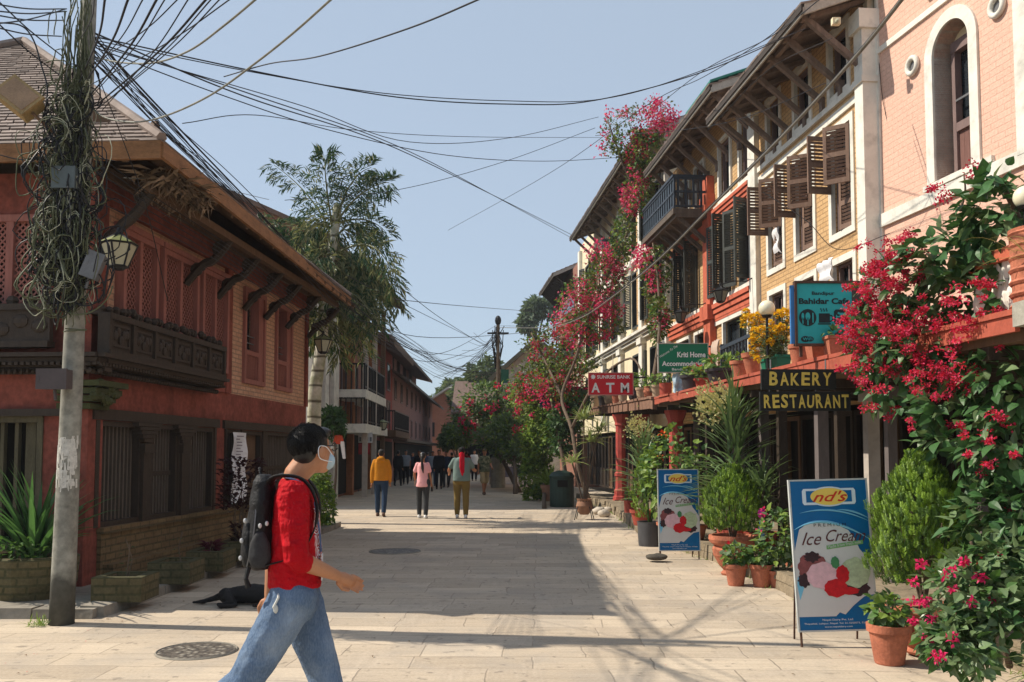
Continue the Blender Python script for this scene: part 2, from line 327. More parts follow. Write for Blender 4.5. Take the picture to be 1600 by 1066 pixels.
def slates(mb,e0,e1,r0,r1,rows,wd=.24,th=.018,jit=.25):
    e0,e1,r0,r1=map(Vector,(e0,e1,r0,r1)); n=(e1-e0).cross(r0-e0).normalized()
    if n.z<0: n=-n
    for i in range(rows):
        a=i/rows; b=(i+1.25)/rows; b=min(b,1); L0=e0.lerp(r0,a); L1=e1.lerp(r1,a); M0=e0.lerp(r0,b); M1=e1.lerp(r1,b); ln=(L1-L0).length
        k=max(1,int(ln/wd)); cuts=[0]+[ (j+U(-jit,jit)+(.5 if i%2 else 0))/k for j in range(1,k)]+[1]
        cuts=sorted(min(1,max(0,c)) for c in cuts)
        for s0,s1 in zip(cuts,cuts[1:]):
            if s1-s0<.004: continue
            lift=th*1.5+U(0,th*.8); g=.006/max(ln,.1); dr=(L0-M0).normalized()*U(-.01,.012)
            q=[L0.lerp(L1,s0+g)+dr,L0.lerp(L1,s1-g)+dr,M0.lerp(M1,s1-g),M0.lerp(M1,s0+g)]
            lo=[q[0]+n*lift*.45,q[1]+n*lift*.45,q[2],q[3]]; hi=[q[0]+n*(lift*.45+th),q[1]+n*(lift*.45+th),q[2]+n*th*.6,q[3]+n*th*.6]
            mb.hexa([tuple(x) for x in lo],[tuple(x) for x in hi])
SLATE=None
def mkslate():
    t=NT('roof_slate'); g=t.n.new('ShaderNodeNewGeometry'); n=t.noise(3,5)
    c=t.mix(.5,t.ramp(g.outputs['Random Per Island'],[(0,(.15,.11,.095)),(.5,(.25,.19,.165)),(1,(.36,.28,.24))]),t.ramp(n,[(.3,(.10,.085,.07)),(.7,(.33,.26,.22))]))
    t.base(c); t.b.inputs['Roughness'].default_value=.85; t.bump(t.noise(25,4),.4,.01); return t.m
SLATE=mkslate()
DTILE=mat('dark_roof_underlay',(.05,.04,.035),.9,.3,3,.3)
def volute(mb,u,d0,z0,d1,z1,r=.05,w_=.05):   # carved S bracket from wall foot to eave
    pts=[];n=14
    for i in range(n+1):
        a=i/n; pts.append((u,d0+(d1-d0)*a+.05*math.sin(a*2*PI),z0+(z1-z0)*a+.09*math.sin(a*PI*2)))
    mb.tube(pts,[w_*(1.3-.5*abs(i/n-.5)) for i in range(n+1)],6)
    for cd_,cz,R0 in ((d0+.16,z0+.2,.1),(d1-.16,z1-.12,.11)):
        sp=[(u,cd_+R0*(1-k/22)*math.cos(k*.62),cz+R0*(1-k/22)*math.sin(k*.62)) for k in range(20)]; mb.tube(sp,.026,5)
def shutter(name,w_,h,m,parent,u,d,z,ang,slats=True,rail=.5,sg=1):
    mb=MB(); t_=.035; s=.055
    mb.box(0,s,-t_/2,t_/2,0,h); mb.box(w_-s,w_,-t_/2,t_/2,0,h)
    for a,b in ((0,.08),(h*rail-.04,h*rail+.04),(h-.07,h)): mb.box(s,w_-s,-t_/2,t_/2,a,b)
    for lo,hi in ((.08,h*rail-.04),(h*rail+.04,h-.07)):
        n=max(2,int((hi-lo)/.055))
        for i in range(n):
            z_=lo+(i+.5)*(hi-lo)/n; mb.hexa([(s,-.014,z_-.022),(w_-s,-.014,z_-.022),(w_-s,-.006,z_-.022),(s,-.006,z_-.022)],[(s,.006,z_+.014),(w_-s,.006,z_+.014),(w_-s,.014,z_+.014),(s,.014,z_+.014)])
    o=mb.build(name,m,parent); o.location=(u,d*sg,z); o.rotation_euler=(0,0,ang*sg); return o
def window(parent,F,u0,u1,z0,z1,fw,fm,pane=GLASS,d=-.06,proud=.025,sash=None,sashm=None,mull=1,rail=True,casing=0,cm=None):
    mb=MB(F.sg)
    if casing: framebox(mb,u0-casing,u1+casing,z0-casing,z1+casing,casing,-.05,proud)
    else: framebox(mb,u0,u1,z0,z1,fw,d-.07,proud)
    w_=mb.build('window',cm or fm,parent)
    if casing:
        s=MB(F.sg); framebox(s,u0,u1,z0,z1,fw,d-.1,d-.02)
        for i in range(mull):
            x=u0+(u1-u0)*(i+1)/(mull+1); s.box(x-.02,x+.02,d-.09,d-.03,z0+fw,z1-fw)
        if rail: s.box(u0+fw,u1-fw,d-.095,d-.035,z0+(z1-z0)*.62-.02,z0+(z1-z0)*.62+.02)
        s.build('sash',fm,w_)
    p=MB(F.sg); p.box(u0+fw*.5,u1-fw*.5,d-.13,d-.115,z0+fw*.5,z1-fw*.5); p.build('pane',pane,w_); return w_
# ---------- the red brick corner house on the left
L=Frame(-4.85,10.2,-4.28,18.6,-1); LL=L.L
LF=Frame(L.pt(0,0,0).x,L.pt(0,0,0).y,L.pt(0,-7,0).x,L.pt(0,-7,0).y,1)   # its side facing the camera
LF.n=-L.e; 
hs=fthing('brick_house','red and brick corner house with lattice windows and slate roof behind the cable pole','house',L)
hu=lambda x,y=500: L.hit(x,y)[0]
bars=[(hu(158),hu(224)),(hu(238),hu(280)),(hu(297),hu(336)),(hu(357),hu(378)),(hu(383),hu(412)),(hu(418),hu(470))]
up=[(hu(180),hu(236)),(hu(244),hu(301)),(hu(307),hu(349))]
tall=[(hu(382),hu(405)),(hu(432),hu(449))]
# lower storey in red plaster with openings
mb=MB(-1); holes_wall(mb,.02,LL,.72,2.56,[(a,b,.73,1.98) for a,b in bars],.28)
mb.box(.02,LL,-.3,-.28,2.0,2.5)
m2=MB(); holes_wall(m2,.3,7,.5,2.56,[(.5,1.9,.5,2.02),(2.2,3.6,.5,2.02),(3.9,6.6,.5,2.02)],.28,0)
lw=toworld(m2,LF)
mb.build('wall',RED,hs); lw.build('wall',RED,hs,world=True)
mb=MB(); mb.box(-.28,.02,-.02,.3,0,2.56); c=MB(-1); c.box(0,.33,-.3,.02,.72,2.56); c.box(.0,.30,-.3,.0,0,.72); c.build('corner_column',RED,hs)
mb=MB(-1); mb.box(.3,LL,-.28,.05,0,.66); mb.box(.28,LL,-.28,.09,.66,.73); mb.box(.35,3.1,.05,.18,0,.3); mb.build('plinth',BRK_M,hs)
m2=MB(); m2.box(.3,7,-.28,.04,0,.42); m2.box(.3,7,-.28,.08,.42,.5); toworld(m2,LF).build('plinth',BRK_M,hs,world=True)
# upper storey
mb=MB(-1); holes_wall(mb,.3,LL,2.56,4.85,[(a,b,2.85,4.34) for a,b in up]+[(a-.03,b+.03,2.78,4.42) for a,b in tall],.26,-.02)
mb.build('brick_wall',BRK_L,hs)
m2=MB(); holes_wall(m2,0,7,2.56,4.85,[(.42,2.0,3.0,4.35),(2.5,4.5,3.0,4.35)],.26,0); toworld(m2,LF).build('upper_wall',RED,hs,world=True)
mb=MB(-1); mb.box(-.02,.31,-.45,.045,2.56,4.85); mb.box(hu(352),hu(360),-.1,.04,2.56,4.6); mb.box(.1,hu(352)-.02,-.02,.03,2.56,2.9); mb.box(.0,LL+.02,-.02,.05,4.55,4.86)
mb.box(LL-.1,LL+.03,-.3,.03,2.56,4.8); mb.build('red_trim',RED,hs)
mb=MB(-1); mb.box(.6,LL,-7,-.5,0,4.85); mb.box(LL-.27,LL,-.6,-.2,0,4.85); mb.build('back_walls',BRK_L,hs)
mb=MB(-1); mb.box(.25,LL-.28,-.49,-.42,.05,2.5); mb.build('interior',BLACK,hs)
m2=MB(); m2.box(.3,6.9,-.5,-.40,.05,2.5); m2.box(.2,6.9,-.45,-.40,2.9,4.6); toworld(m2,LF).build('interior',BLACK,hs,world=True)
# ground floor timber posts, bars, door
for i,(a,b) in enumerate(bars):
    if i==4:
        d_=MB(-1); framebox(d_,a,b,.73,1.98,.07,-.18,.0); dd=d_.build('door_frame',DWOOD,hs); e=MB(-1); e.box(a+.07,b-.07,-.13,-.09,.73,1.91)
        for k in range(3): e.box(a+.12,b-.12,-.09,-.075,.8+k*.37,1.08+k*.37)
        e.build('door_leaf',BWOOD,dd); continue
    g=MB(-1); framebox(g,a,b,.73,1.98,.06,-.2,.015); g.box(a+.06,b-.06,-.12,-.05,1.30,1.36) if i in(1,3,5) else None
    n=max(4,int((b-a-.12)/.085))
    gg=g.build('window_grille',DWOOD,hs); q=MB(-1)
    for k in range(n):
        x=a+.06+(k+.5)*(b-a-.12)/n; q.box(x-.016,x+.016,-.1,-.065,.79,1.92)
    q.build('bars',GWOOD,gg)
for grp_ in (bars[:3],bars[3:]):
    edges=[grp_[0][0]-.09]+[v for p in grp_ for v in p]+[grp_[-1][1]+.09]
    for a,b in zip(edges[::2],edges[1::2]):
        if b-a>.01: q=MB(-1); q.box(a+.002,b-.002,-.02,.028,.733,1.985); q.build('timber_jamb',DWOOD,hs)
    q=MB(-1); q.box(edges[0]-.08,edges[-1]+.08,-.02,.045,1.99,2.12); q.build('lintel',DWOOD,hs)
for x in (229,288,):  # heavy carved posts between openings
    u=hu(x); q=MB(-1); q.box(u-.11,u+.11,-.05,.06,.73,1.6); q.box(u-.14,u+.14,-.05,.09,1.6,1.72)
    for k in range(5): q.box(u-.12-.05*k,u+.12+.05*k,-.05,.07+.006*k,1.74+k*.05,1.785+k*.05)
    q.build('carved_post',DWOOD,hs)
m2=MB()
for a,b in ((.5,1.9),(2.2,3.6),(3.9,6.6)):
    framebox(m2,a,b,.5,2.02,.07,-.2,.02); n=int((b-a)/.19)
    for k in range(n): x=a+.1+(k+.5)*(b-a-.2)/n; w_=.022 if k%3 else .06; m2.box(x-w_,x+w_,-.12,-.06,.57,1.95)
toworld(m2,LF).build('timber_screen',mat('old_timber',(.10,.085,.05),.85,.4,5,.6,stretch=(4,4,.6)),hs,world=True)
m2=MB(); m2.box(.25,7,.0,.1,2.02,2.1); m2.box(.0,7,-.02,.06,2.5,2.6); toworld(m2,LF).build('beam',DWOOD,hs,world=True)
# lattice bay windows
z_l0,z_l1=3.03,4.33
bay0,bay1=L.hit(170,550,.3)[0],L.hit(350,585,.3)[0]
for a,b in up:
    fr=MB(-1); framebox(fr,a,b,2.85,4.34,.07,-.12,.10); mid=(a+b)/2; fr.box(mid-.035,mid+.035,-.1,.085,2.92,4.27); fr.box(a-.05,b+.05,-.02,.13,4.34,4.41)
    wn=fr.build('lattice_window',RWOOD,hs); la=MB(-1); lattice(la,a+.07,mid-.035,2.92,4.27,.03); lattice(la,mid+.035,b-.07,2.92,4.27,.03); la.build('lattice',RWOOD,wn)
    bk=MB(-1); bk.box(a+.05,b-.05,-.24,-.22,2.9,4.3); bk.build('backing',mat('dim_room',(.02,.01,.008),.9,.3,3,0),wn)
mb=MB(-1)
mb.box(bay0,bay1,.03,.30,2.72,2.80); mb.box(bay0,bay1,.2,.28,2.86,3.22); mb.box(bay0-.02,bay1+.02,.18,.33,3.22,3.29); mb.box(bay0-.02,bay1+.02,.18,.33,2.80,2.87)
for k in range(7):
    x=bay0+(bay1-bay0)*k/6; mb.box(x-.03,x+.03,.18,.32,2.8,3.28)
for k in range(6):
    x0=bay0+(bay1-bay0)*k/6+.07; x1=bay0+(bay1-bay0)*(k+1)/6-.07; framebox(mb,x0,x1,2.92,3.18,.03,.28,.3)
    for j in range(5): mb.ell((x0+.08+(x1-x0-.16)*j/4,.29,3.05+.05*math.sin(j*2.2)),(.05,.03,.06),7,5)
mb.box(bay0,bay1,.05,.2,3.28,3.32)
for k in range(34): mb.ell((bay0+.06+(bay1-bay0-.1)*k/33,.2+U(-.03,.05),3.34+U(0,.05)),(.05,.05,.05),6,4)
mb.v=[(x,y,z-.10) for x,y,z in mb.v]
mb.build('carved_balcony',DWOOD,hs)
def cornice(mb,a,b):
    for k,(z,d) in enumerate(((2.52,.14),(2.57,.20),(2.62,.27),(2.67,.36))): mb.box(a,b,-.02,d,z,z+.045)
    n=int((b-a)/.07)
    for k in range(n):
        x=a+(k+.5)*(b-a)/n; mb.ell((x,.17,2.52),(.024,.04,.035),6,4); mb.box(x-.022,x+.022,.2,.30,2.58,2.615)
mb=MB(-1); cornice(mb,-.3,bay1+.08); mb.build('carved_cornice',DWOOD,hs)
m2=MB(); cornice(m2,-.28,7); m2.box(.3,7,.2,.27,2.84,3.2); m2.box(.3,7,.16,.31,3.2,3.27); m2.box(.3,7,.16,.31,2.78,2.85)
for k in range(30): m2.ell((.42+k*.22,.27,3.02+.06*math.sin(k*1.9)),(.1,.035,.08),7,5); m2.ell((.35+k*.22,.2,3.32),(.08,.06,.06),6,4)
toworld(m2,LF).build('carved_balcony',DWOOD,hs,world=True)
for a,b in ((.42,2.0),(2.5,4.5)):
    m2=MB(); framebox(m2,a,b,3.0,4.35,.08,-.12,.06)
    n=3 if b-a>1.4 else 2
    for k in range(1,n): x=a+(b-a)*k/n; m2.box(x-.045,x+.045,-.1,.05,3.08,4.27)
    wn=toworld(m2,LF).build('lattice_window',RWOOD,hs,world=True); m3=MB()
    for k in range(n): lattice(m3,a+.06+(b-a-.08)*k/n,a+(b-a-.04)*(k+1)/n,3.08,4.27,.0,.075,.02)
    toworld(m3,LF).build('lattice',RWOOD,wn,world=True)
for a,b in tall:
    fr=MB(-1); framebox(fr,a-.03,b+.3,2.78,4.42,.08,-.2,.03); fr.box(b,b+.22,-.16,.0,2.86,4.34); fr.box(a+.04,b,-.15,.0,3.28,3.36)
    wn=fr.build('window',RWOOD,hs); la=MB(-1); lattice(la,a+.05,b,2.86,3.28,-.03,.05); la.build('lattice',RWOOD,wn)
    p=MB(-1); p.box(a,b,-.2,-.18,2.8,4.4); p.build('pane',GLASS,wn); r=MB(-1)
    for z_ in (3.5,3.62): r.box(a+.04,b,-.1,-.085,z_,z_+.015)
    r.build('window_bar',GREY,wn)
# roof
zA,zB=5.0,4.82
def rp(u,d,z): return L.pt(u,d,z)
A=rp(-.50,1.05,zA);B=rp(8.35,.92,zB);C_=rp(-.5,-8,zA);D_=rp(8.35,-8,zB)
rA=rp(3.95,-3.45,8.3);rB=rp(4.5,-3.45,8.2)
mb=MB()
for q in ((A,B,rB,rA),(C_,A,rA),(B,D_,rB),(D_,C_,rA,rB)):
    P=[Vector(x) for x in q]; n=(P[1]-P[0]).cross(P[2]-P[0]).normalized(); n=n if n.z>0 else -n
    k=len(P); mb.add([tuple(p-n*.02) for p in P]+[tuple(p-n*.09) for p in P],[tuple(range(k)),tuple(range(2*k-1,k-1,-1))]+[(i,i+k,(i+1)%k+k,(i+1)%k) for i in range(k)])
rf=mb.build('roof',mat('roof_boards',(.12,.07,.04),.85,.3,3,.4),hs,world=True)
mb=MB(); slates(mb,C_,A,rA,rA+Vector((.02,0,0)),40,.2); slates(mb,A,B,rA,rB,36,.26); slates(mb,B,D_,rB,rB+Vector((.02,0,0)),20,.5); mb.build('slates',SLATE,rf,world=True,recalc=False)
mb=MB(); mb.tube([A+Vector((0,0,.05)),rA+Vector((0,0,.08)),rB+Vector((0,0,.08)),B+Vector((0,0,.05))],.06,6); mb.tube([C_+Vector((0,0,.05)),rA+Vector((0,0,.08))],.06,6); mb.build('hip_cap',SLATE,rf,world=True)
FASC=mat('orange_brown_fascia',(.27,.13,.055),.75,.35,3,.4,stretch=(1,1,5),dirt=.5)
mb=MB(); dn=Vector((0,0,-.16)); mb.beam(A+dn*.55,B+dn*.55,.05,.17); mb.beam(A+dn*.55,C_+dn*.55,.05,.2); mb.build('fascia',FASC,rf,world=True)
for k in range(16):
    mb=MB(-1); u=.1+k*.56; dz=zA+(zB-zA)*k/15; mb.beam((u,-.3,dz+.72),(u,.98,dz-.16),.07,.1); mb.build('rafter',BWOOD,hs)
for k in range(12):
    m2=MB(); m2.beam((-.6+k*.6,-.3,5.5),(-.6+k*.6,.45,5.0-.15),.07,.1); toworld(m2,LF).build('rafter',BWOOD,hs,world=True)
mb=MB(-1); mb.box(-.1,LL+.1,-.02,.1,4.84,4.96); mb.box(.0,LL-.2,.62,.72,4.60,4.70); mb.build('wall_plate',BWOOD,hs)
for x,y in ((283,345),(331,385),(372,408),(404,432),(437,456),(470,476)):
    u=hu(x+12,y+30)-.15; q=MB(-1); volute(q,u,.04,4.0,.68,4.62); q.build('carved_bracket',DWOOD,hs)
q=MB(-1); volute(q,.12,.04,3.9,.7,4.7); q.build('carved_bracket',DWOOD,hs)
# mossy carved console under the corner balcony, over the corner column
q=MB()
for k in range(4): q.box(-.1-.035*k,.32+.05*k,-.3,.10+.05*k,2.1+k*.085,2.165+k*.085)
for k in range(16): q.ell((U(-.2,.4),.12+U(0,.1),U(2.15,2.42)),(.07,.05,.05),6,4)
q.v=[tuple(L.pt(v[0],v[1],v[2])) for v in q.v]; q.build('mossy_console',mat('mossy_wood',(.055,.06,.022),.9,.5,9,.8),hs,world=True)
# straw hanging from the eave corner
q=MB()
for k in range(420):
    p=L.pt(U(.0,1.2),U(.55,1.0),U(4.72,4.9)); q.leaf(p,Vector((U(-1,1),U(-1,1),U(-.9,.15))),Vector((0,-1,.2)),U(.12,.38),.012)
tag(q.build('straw_nest',mat('dry_straw',(.30,.22,.15),.9,.4,9,.1),recalc=False),'tattered nest of dry straw caught under the eave corner behind the cable pole','nest')
# ---------- street objects on the left
def lantern(name,label,p,h=.5,wallp=None,cage=False):
    t_=thing(name,label,'lantern',p); w=h*.4; n=6
    def fr(z,r): return [(r*math.cos(2*PI*(k+.5)/n),r*math.sin(2*PI*(k+.5)/n),z) for k in range(n)]
    a,b=fr(-h*.1,w),fr(-h*.62,w*.5)
    m=MB(); m.add(a+b,[(k,(k+1)%n,(k+1)%n+n,k+n) for k in range(n)]); m.build('glass_panes',mat('smoky_glass',(.12,.12,.10),.2,.3,5,0) if cage else GLZ,t_)
    m=MB()
    for k in range(n): m.tube([a[k],b[k]],.012,4); m.tube([a[k],a[(k+1)%n]],.014,4); m.tube([b[k],b[(k+1)%n]],.014,4); m.tube([a[k],(0,0,h*.18)],.012,4)
    m.tube([(0,0,-h*.62),(0,0,-h*.7)],[w*.5,w*.3],6); m.ell((0,0,h*.2),(.03,.03,.05),8,5); m.build('frame',METAL,t_)
    c=fr(-h*.09,w*1.12)+[(0,0,h*.16)]; m=MB(); m.add(c,[(k,(k+1)%n,n) for k in range(n)]); m.build('cap',METAL if cage else mat('green_glazed_cap',(.22,.24,.10),.4,.3,5,.1),t_)
    if wallp:
        d=Vector(wallp)-Vector(p); m=MB(); m.tube([(0,0,h*.22),(d.x*.3,d.y*.3,h*.42),(d.x*.7,d.y*.7,h*.38),tuple(d+Vector((0,0,h*.1)))],.014,5); m.tube([tuple(d+Vector((0,0,-.15))),tuple(d+Vector((0,0,.25)))],.02,5); m.build('bracket',METAL,t_)
    return t_
GLZ=mat('frosted_lantern_glass',(.42,.40,.28),.25,.15,4,.1,spec=.5)
q=at(186,375,9.6); lantern('wall_lantern','six sided glass lantern with a green cap on the red corner column beside the tangle',q,.47,L.pt(.1,.04,q.z))
q=at(505,528,18.3); lantern('wall_lantern','glass lantern hanging off the far house corner, in front of the palm trunk',q,.48,L.pt(LL,.02,q.z))
# utility pole
PX,PY_=-4.22,8.5
pole=thing('utility_pole','leaning concrete utility pole wrapped in cable coils at the left corner','utility pole',(PX,PY_,0))
m=MB(); m.rings2([(.112,0),(.108,.5),(.098,1.6),(.088,3.2),(.075,5),(.062,7.0)],(0,0,0),12)
for i,v in enumerate(m.v): m.v[i]=(v[0]+v[2]*.016,v[1],v[2])
t=NT('pole_concrete'); sp=t.n.new('ShaderNodeSeparateXYZ'); t.l.new(t.tc.outputs['Object'],sp.inputs[0]); n=t.noise(9,6); n2=t.noise(3,4)
c=t.ramp(n,[(.3,(.13,.125,.105)),(.7,(.33,.32,.27))])
ad=t.n.new('ShaderNodeMath'); ad.operation='MULTIPLY_ADD'; t.l.new(n2,ad.inputs[0]); ad.inputs[1].default_value=.3; t.l.new(sp.outputs[2],ad.inputs[2])
lo=t.ramp(ad.outputs[0],[(0.0,(1,1,1)),(.10,(1,1,1))]); 
mr=t.n.new('ShaderNodeMapRange'); t.l.new(ad.outputs[0],mr.inputs[0]); mr.inputs[1].default_value=.52; mr.inputs[2].default_value=.60; mr.inputs[3].default_value=.8; mr.inputs[4].default_value=0
c=t.mix(mr.outputs[0],c,(.03,.03,.025)); t.base(c); t.b.inputs['Roughness'].default_value=.92; t.bump(n,.7,.01)
PCON=t.m
m.build('shaft',PCON,pole,smooth=True)
m=MB()
for k in range(75):   # torn poster scraps
    a=U(-2.6,-.5); z=U(1.28,1.72); r=.104-.006*z+.004; s_=U(.015,.05); m.hexa([tuple(Vector((r*math.cos(a+da*s_*8)+z*.016,r*math.sin(a+da*s_*8),z+dz*s_))) for da,dz in ((-1,-1),(1,-.8),(.9,1),(-.8,.9))],[tuple(Vector(((r+.002)*math.cos(a+da*s_*8)+z*.016,(r+.002)*math.sin(a+da*s_*8),z+dz*s_))) for da,dz in ((-1,-1),(1,-.8),(.9,1),(-.8,.9))])
m.build('torn_poster',mat('torn_paper',(.55,.53,.48),.9,.35,25,.3),pole)
def jbox(px0,py0,px1,py1,Y,m_,rot=0):
    a=at(px0,py0,Y);b=at(px1,py1,Y); m=MB(); w_=abs(b.x-a.x)/2;h=abs(a.z-b.z)/2
    m.box(-w_,w_,-.06,.06,-h,h); m.box(-w_-.008,w_+.008,-.075,-.055,-h-.006,h+.006); m.box(-w_,-w_+.03,-.08,-.07,-.02,.02); m.tube([(0,0,-h),(.01,0,-h-.1)],.014,6); m.tube([(0,.06,h*.5),(.03,.14,h*.5)],.02,5)
    c=(a+b)/2; o=m.build('junction_box',m_,pole); o.location=c-Vector((PX,PY_,0)); o.rotation_euler=(0,rot,rot*.5); return o
jbox(88,264,121,296,8.3,mat('slate_grey_box',(.09,.11,.115),.5,.2,4,.1)); jbox(64,578,108,608,8.3,mat('brown_grey_box',(.07,.055,.055),.5,.2,4,.1)); jbox(136,396,158,436,8.32,GREY,.35)
# floodlight
p=at(34,160,8.2); f=MB(); M3=Matrix.Rotation(R_(38),3,'Y')@Matrix.Rotation(R_(-20),3,'X')
def rb(mb,x0,x1,y0,y1,z0,z1):
    b=MB(); b.box(x0,x1,y0,y1,z0,z1); mb.add([tuple(M3@Vector(v)) for v in b.v],b.f)
fl=thing('floodlight','weathered square floodlight head on an arm from the cable pole, far left','floodlight',p)
rb(f,-.19,.13,-.05,.1,-.10,.13); rb(f,-.21,.15,-.08,-.05,-.12,.15); f.build('housing',mat('yellowed_metal',(.32,.22,.10),.7,.35,6,.3),fl)
f=MB(); rb(f,-.18,.12,-.086,-.08,-.09,.12); f.build('lens',mat('amber_lens',(.30,.19,.11),.4,.3,7,.2),fl); f=MB(); f.tube([(.1,0,-.1),(.25,.1,-.25),tuple(Vector((PX+.04,PY_-.06,p.z-.33))-p)],.016,6); f.build('arm',BWOOD,fl)
# cable tangle
tg=thing('cable_tangle','huge tangle of olive and black cable coils hung around the concrete pole','cable',(PX+.05,PY_,2.8))
def loopset(n,mt,rr,seed):
    rn=random.Random(seed); m=MB()
    for _ in range(n):
        zc=rn.choice([rn.gauss(.95,.32),rn.gauss(1.35,.45),rn.gauss(.6,.22),rn.uniform(.2,2.3)]); big=rn.random()<.2
        wid=.5 if zc<1.6 else .35
        cx=rn.gauss(-.03,.085+.06*wid); a=rn.uniform(.04,.14)*(1.9 if big else 1); b=rn.uniform(.08,.24)*(1.5 if big else 1)
        if big: cx+=rn.choice([-1,-1,.6])*rn.uniform(0,.2)
        cy=-.1-abs(rn.gauss(0,.07)); tw=rn.uniform(-1.1,1.1); tl=rn.uniform(-.6,.6); N=20; pts=[]; turns=rn.choice([1,1,1.6,.7]); ph=rn.uniform(0,6.3)
        for k in range(N+1):
            th=ph+2*PI*turns*k/N; x=a*math.cos(th)*(1+.15*math.sin(3*th+ph)); z=b*math.sin(th)*(1+.12*math.sin(2*th+1))
            x,z=x*math.cos(tl)-z*math.sin(tl),x*math.sin(tl)+z*math.cos(tl)
            pts.append((cx+x*math.cos(tw),cy+x*math.sin(tw)+.01*math.sin(5*th),max(-.06,zc+z)+k*.0015))
        m.tube(pts,rr*rn.uniform(.7,1.3),4,False)
    return m.build('coil',mt,tg,recalc=False,smooth=True)
loopset(215,CABLEG,.0056,3); loopset(215,CABLE,.0062,4); loopset(70,mat('bleached_cable',(.36,.37,.27),.6,.4,9,.1),.0042,5)
m=MB(); rn=random.Random(9)
for k in range(110):   # strands running up the shaft and loose ends
    z0=rn.uniform(.0,2.0); pts=[]; x=rn.uniform(-.12,.13); y=-.1-rn.uniform(0,.08)
    for i in range(8): pts.append((x+rn.gauss(0,.02)+.016*i*.1,y+rn.gauss(0,.012),z0+i*.2)); 
    m.tube(pts,.0055,4,False)
for k in range(60):
    z0=rn.uniform(.1,1.9); a=rn.uniform(-.5,3.6); l=rn.uniform(.1,.34); pts=[(l*s*math.cos(a)*(1 if a<1.6 else 1),-.1-.08*s,z0+.12*math.sin(s*3)*l-l*s*s*.9) for s in (0,.25,.5,.75,1)]; m.tube(pts,.0045,4,False)
m.build('strand',CABLEG,tg,recalc=False)
# wires
def spl(P,n=8):
    P=[Vector(p) for p in P]; out=[]
    Q=[P[0]*2-P[1]]+P+[P[-1]*2-P[-2]]
    for i in range(1,len(Q)-2):
        for k in range(n):
            t_=k/n; a,b,c,d=Q[i-1],Q[i],Q[i+1],Q[i+2]
            out.append(.5*((2*b)+(c-a)*t_+(2*a-5*b+4*c-d)*t_*t_+(3*b-a-3*c+d)*t_**3))
    return out+[P[-1]]
def wire(pp,Y0,Y1,r=.006,label='thin black cable',grp='cables strung over the street',m_=CABLE):
    L_=[0]
    for a,b in zip(pp,pp[1:]): L_.append(L_[-1]+math.hypot(b[0]-a[0],b[1]-a[1]))
    P=[at(x,y,1/((1/Y0)*(1-l/L_[-1])+(1/Y1)*l/L_[-1])) for (x,y),l in zip(pp,L_)]
    m=MB(); m.tube(spl(P),r,5,False); return tag(m.build('overhead_cable',m_,recalc=False,smooth=True),label,'cable',grp)
A1='black cable sweeping from the left pole across the sky to the nearest right eaves'
wire([(150,58),(400,112),(620,152),(800,163),(930,157),(1100,112),(1258,45)],8.5,13,.0075,A1)
wire([(152,64),(390,112),(600,146),(800,158),(940,155),(1070,120),(1240,52)],8.5,13,.0055,A1)
A2='cable from the left pole down to the farthest roof corner on the right'
wire([(148,52),(380,150),(600,224),(760,300),(895,368)],8.5,34,.009,A2); wire([(148,66),(400,150),(620,228),(770,305),(893,372)],8.5,34,.008,A2)
A3='thin cable from the left pole across to the bougainvillea by the right eaves'
wire([(146,70),(300,115),(480,168),(640,222),(800,215),(935,183)],8.5,22,.006,A3); wire([(150,75),(350,150),(520,205),(700,243),(850,252),(972,246)],8.5,22,.0065,A3)
wire([(285,193),(400,180),(560,204),(740,214),(940,215)],9,24,.005,'faint thin cable with two straight spans level with the red flowers against the sky'); wire([(445,313),(620,297),(790,252),(930,200)],16,22,.006,'cable rising from the palm crown to the flowering vine at the right eaves')
wire([(350,120),(420,100),(500,88),(640,44),(765,-8)],9,5,.006,'wavy cable leaving the top edge of the sky, left of centre')
wire([(150,90),(190,98),(242,98),(296,79),(350,40),(410,-10)],8.5,5,.0075,'pale thick cable curving up from the left pole, upper of the two',m_=CABLEL)
wire([(140,165),(165,184),(212,191),(262,180),(330,148),(400,98),(460,50),(525,-8)],8.5,5,.0075,'pale thick cable curving up from the left pole, lower of the two',m_=CABLEL)
wire([(150,62),(260,180),(380,305),(545,478),(640,545),(720,577),(777,583)],8.4,41.5,.011,'thickest black bundled cable sagging from the left pole to the far pole')
A4='thin black cable sagging from the left pole past the house eaves'
rn=random.Random(5)
for k in range(18):
    o=rn.uniform(-14,22); o2=rn.uniform(-26,12); yo=rn.uniform(50,100)
    wire([(148,yo),(250+o*.6,185+o*.5+rn.uniform(-10,18)),(380+o,318+rn.uniform(-14,24)),(540+o,486+o2*.8),(640+o*.5,556+o2),(715,588+o2*.6),(777,rn.uniform(520,590))],8.5,41,rn.uniform(.0032,.0058),A4,'bundle of cables along the brick house')
for (a,b,c) in [((560,500),(700,528),(900,512)),((575,520),(680,565),(777,530)),((620,445),(700,505),(777,552)),((618,468),(720,478),(835,487)),((540,430),(660,490),(777,548)),((520,470),(640,545),(777,560)),((600,520),(690,552),(777,508))]:
    wire([a,b,c],18,42,.008,'thin cable crossing the sky between the palm and the far pole','cables between palm and far pole')
A5='dark cable fanning up out of the frame from the left pole head'
for (x0,y0,x1,y1) in [(140,150,250,-10),(142,152,262,-8),(150,165,330,-10),(155,168,338,-10),(134,128,202,-6),(136,120,226,-6),(160,172,300,-10),(128,140,372,-10),(132,110,165,-8),(145,100,285,-8),(126,60,148,-10),(150,172,352,-10)]:
    wire([(x0,y0),((x0+x1)/2+6,(y0+y1)/2+5),(x1,y1)],8.5,4.5,.004 if (x0+x1)%3 else .007,A5,'cables fanning up from the left pole')
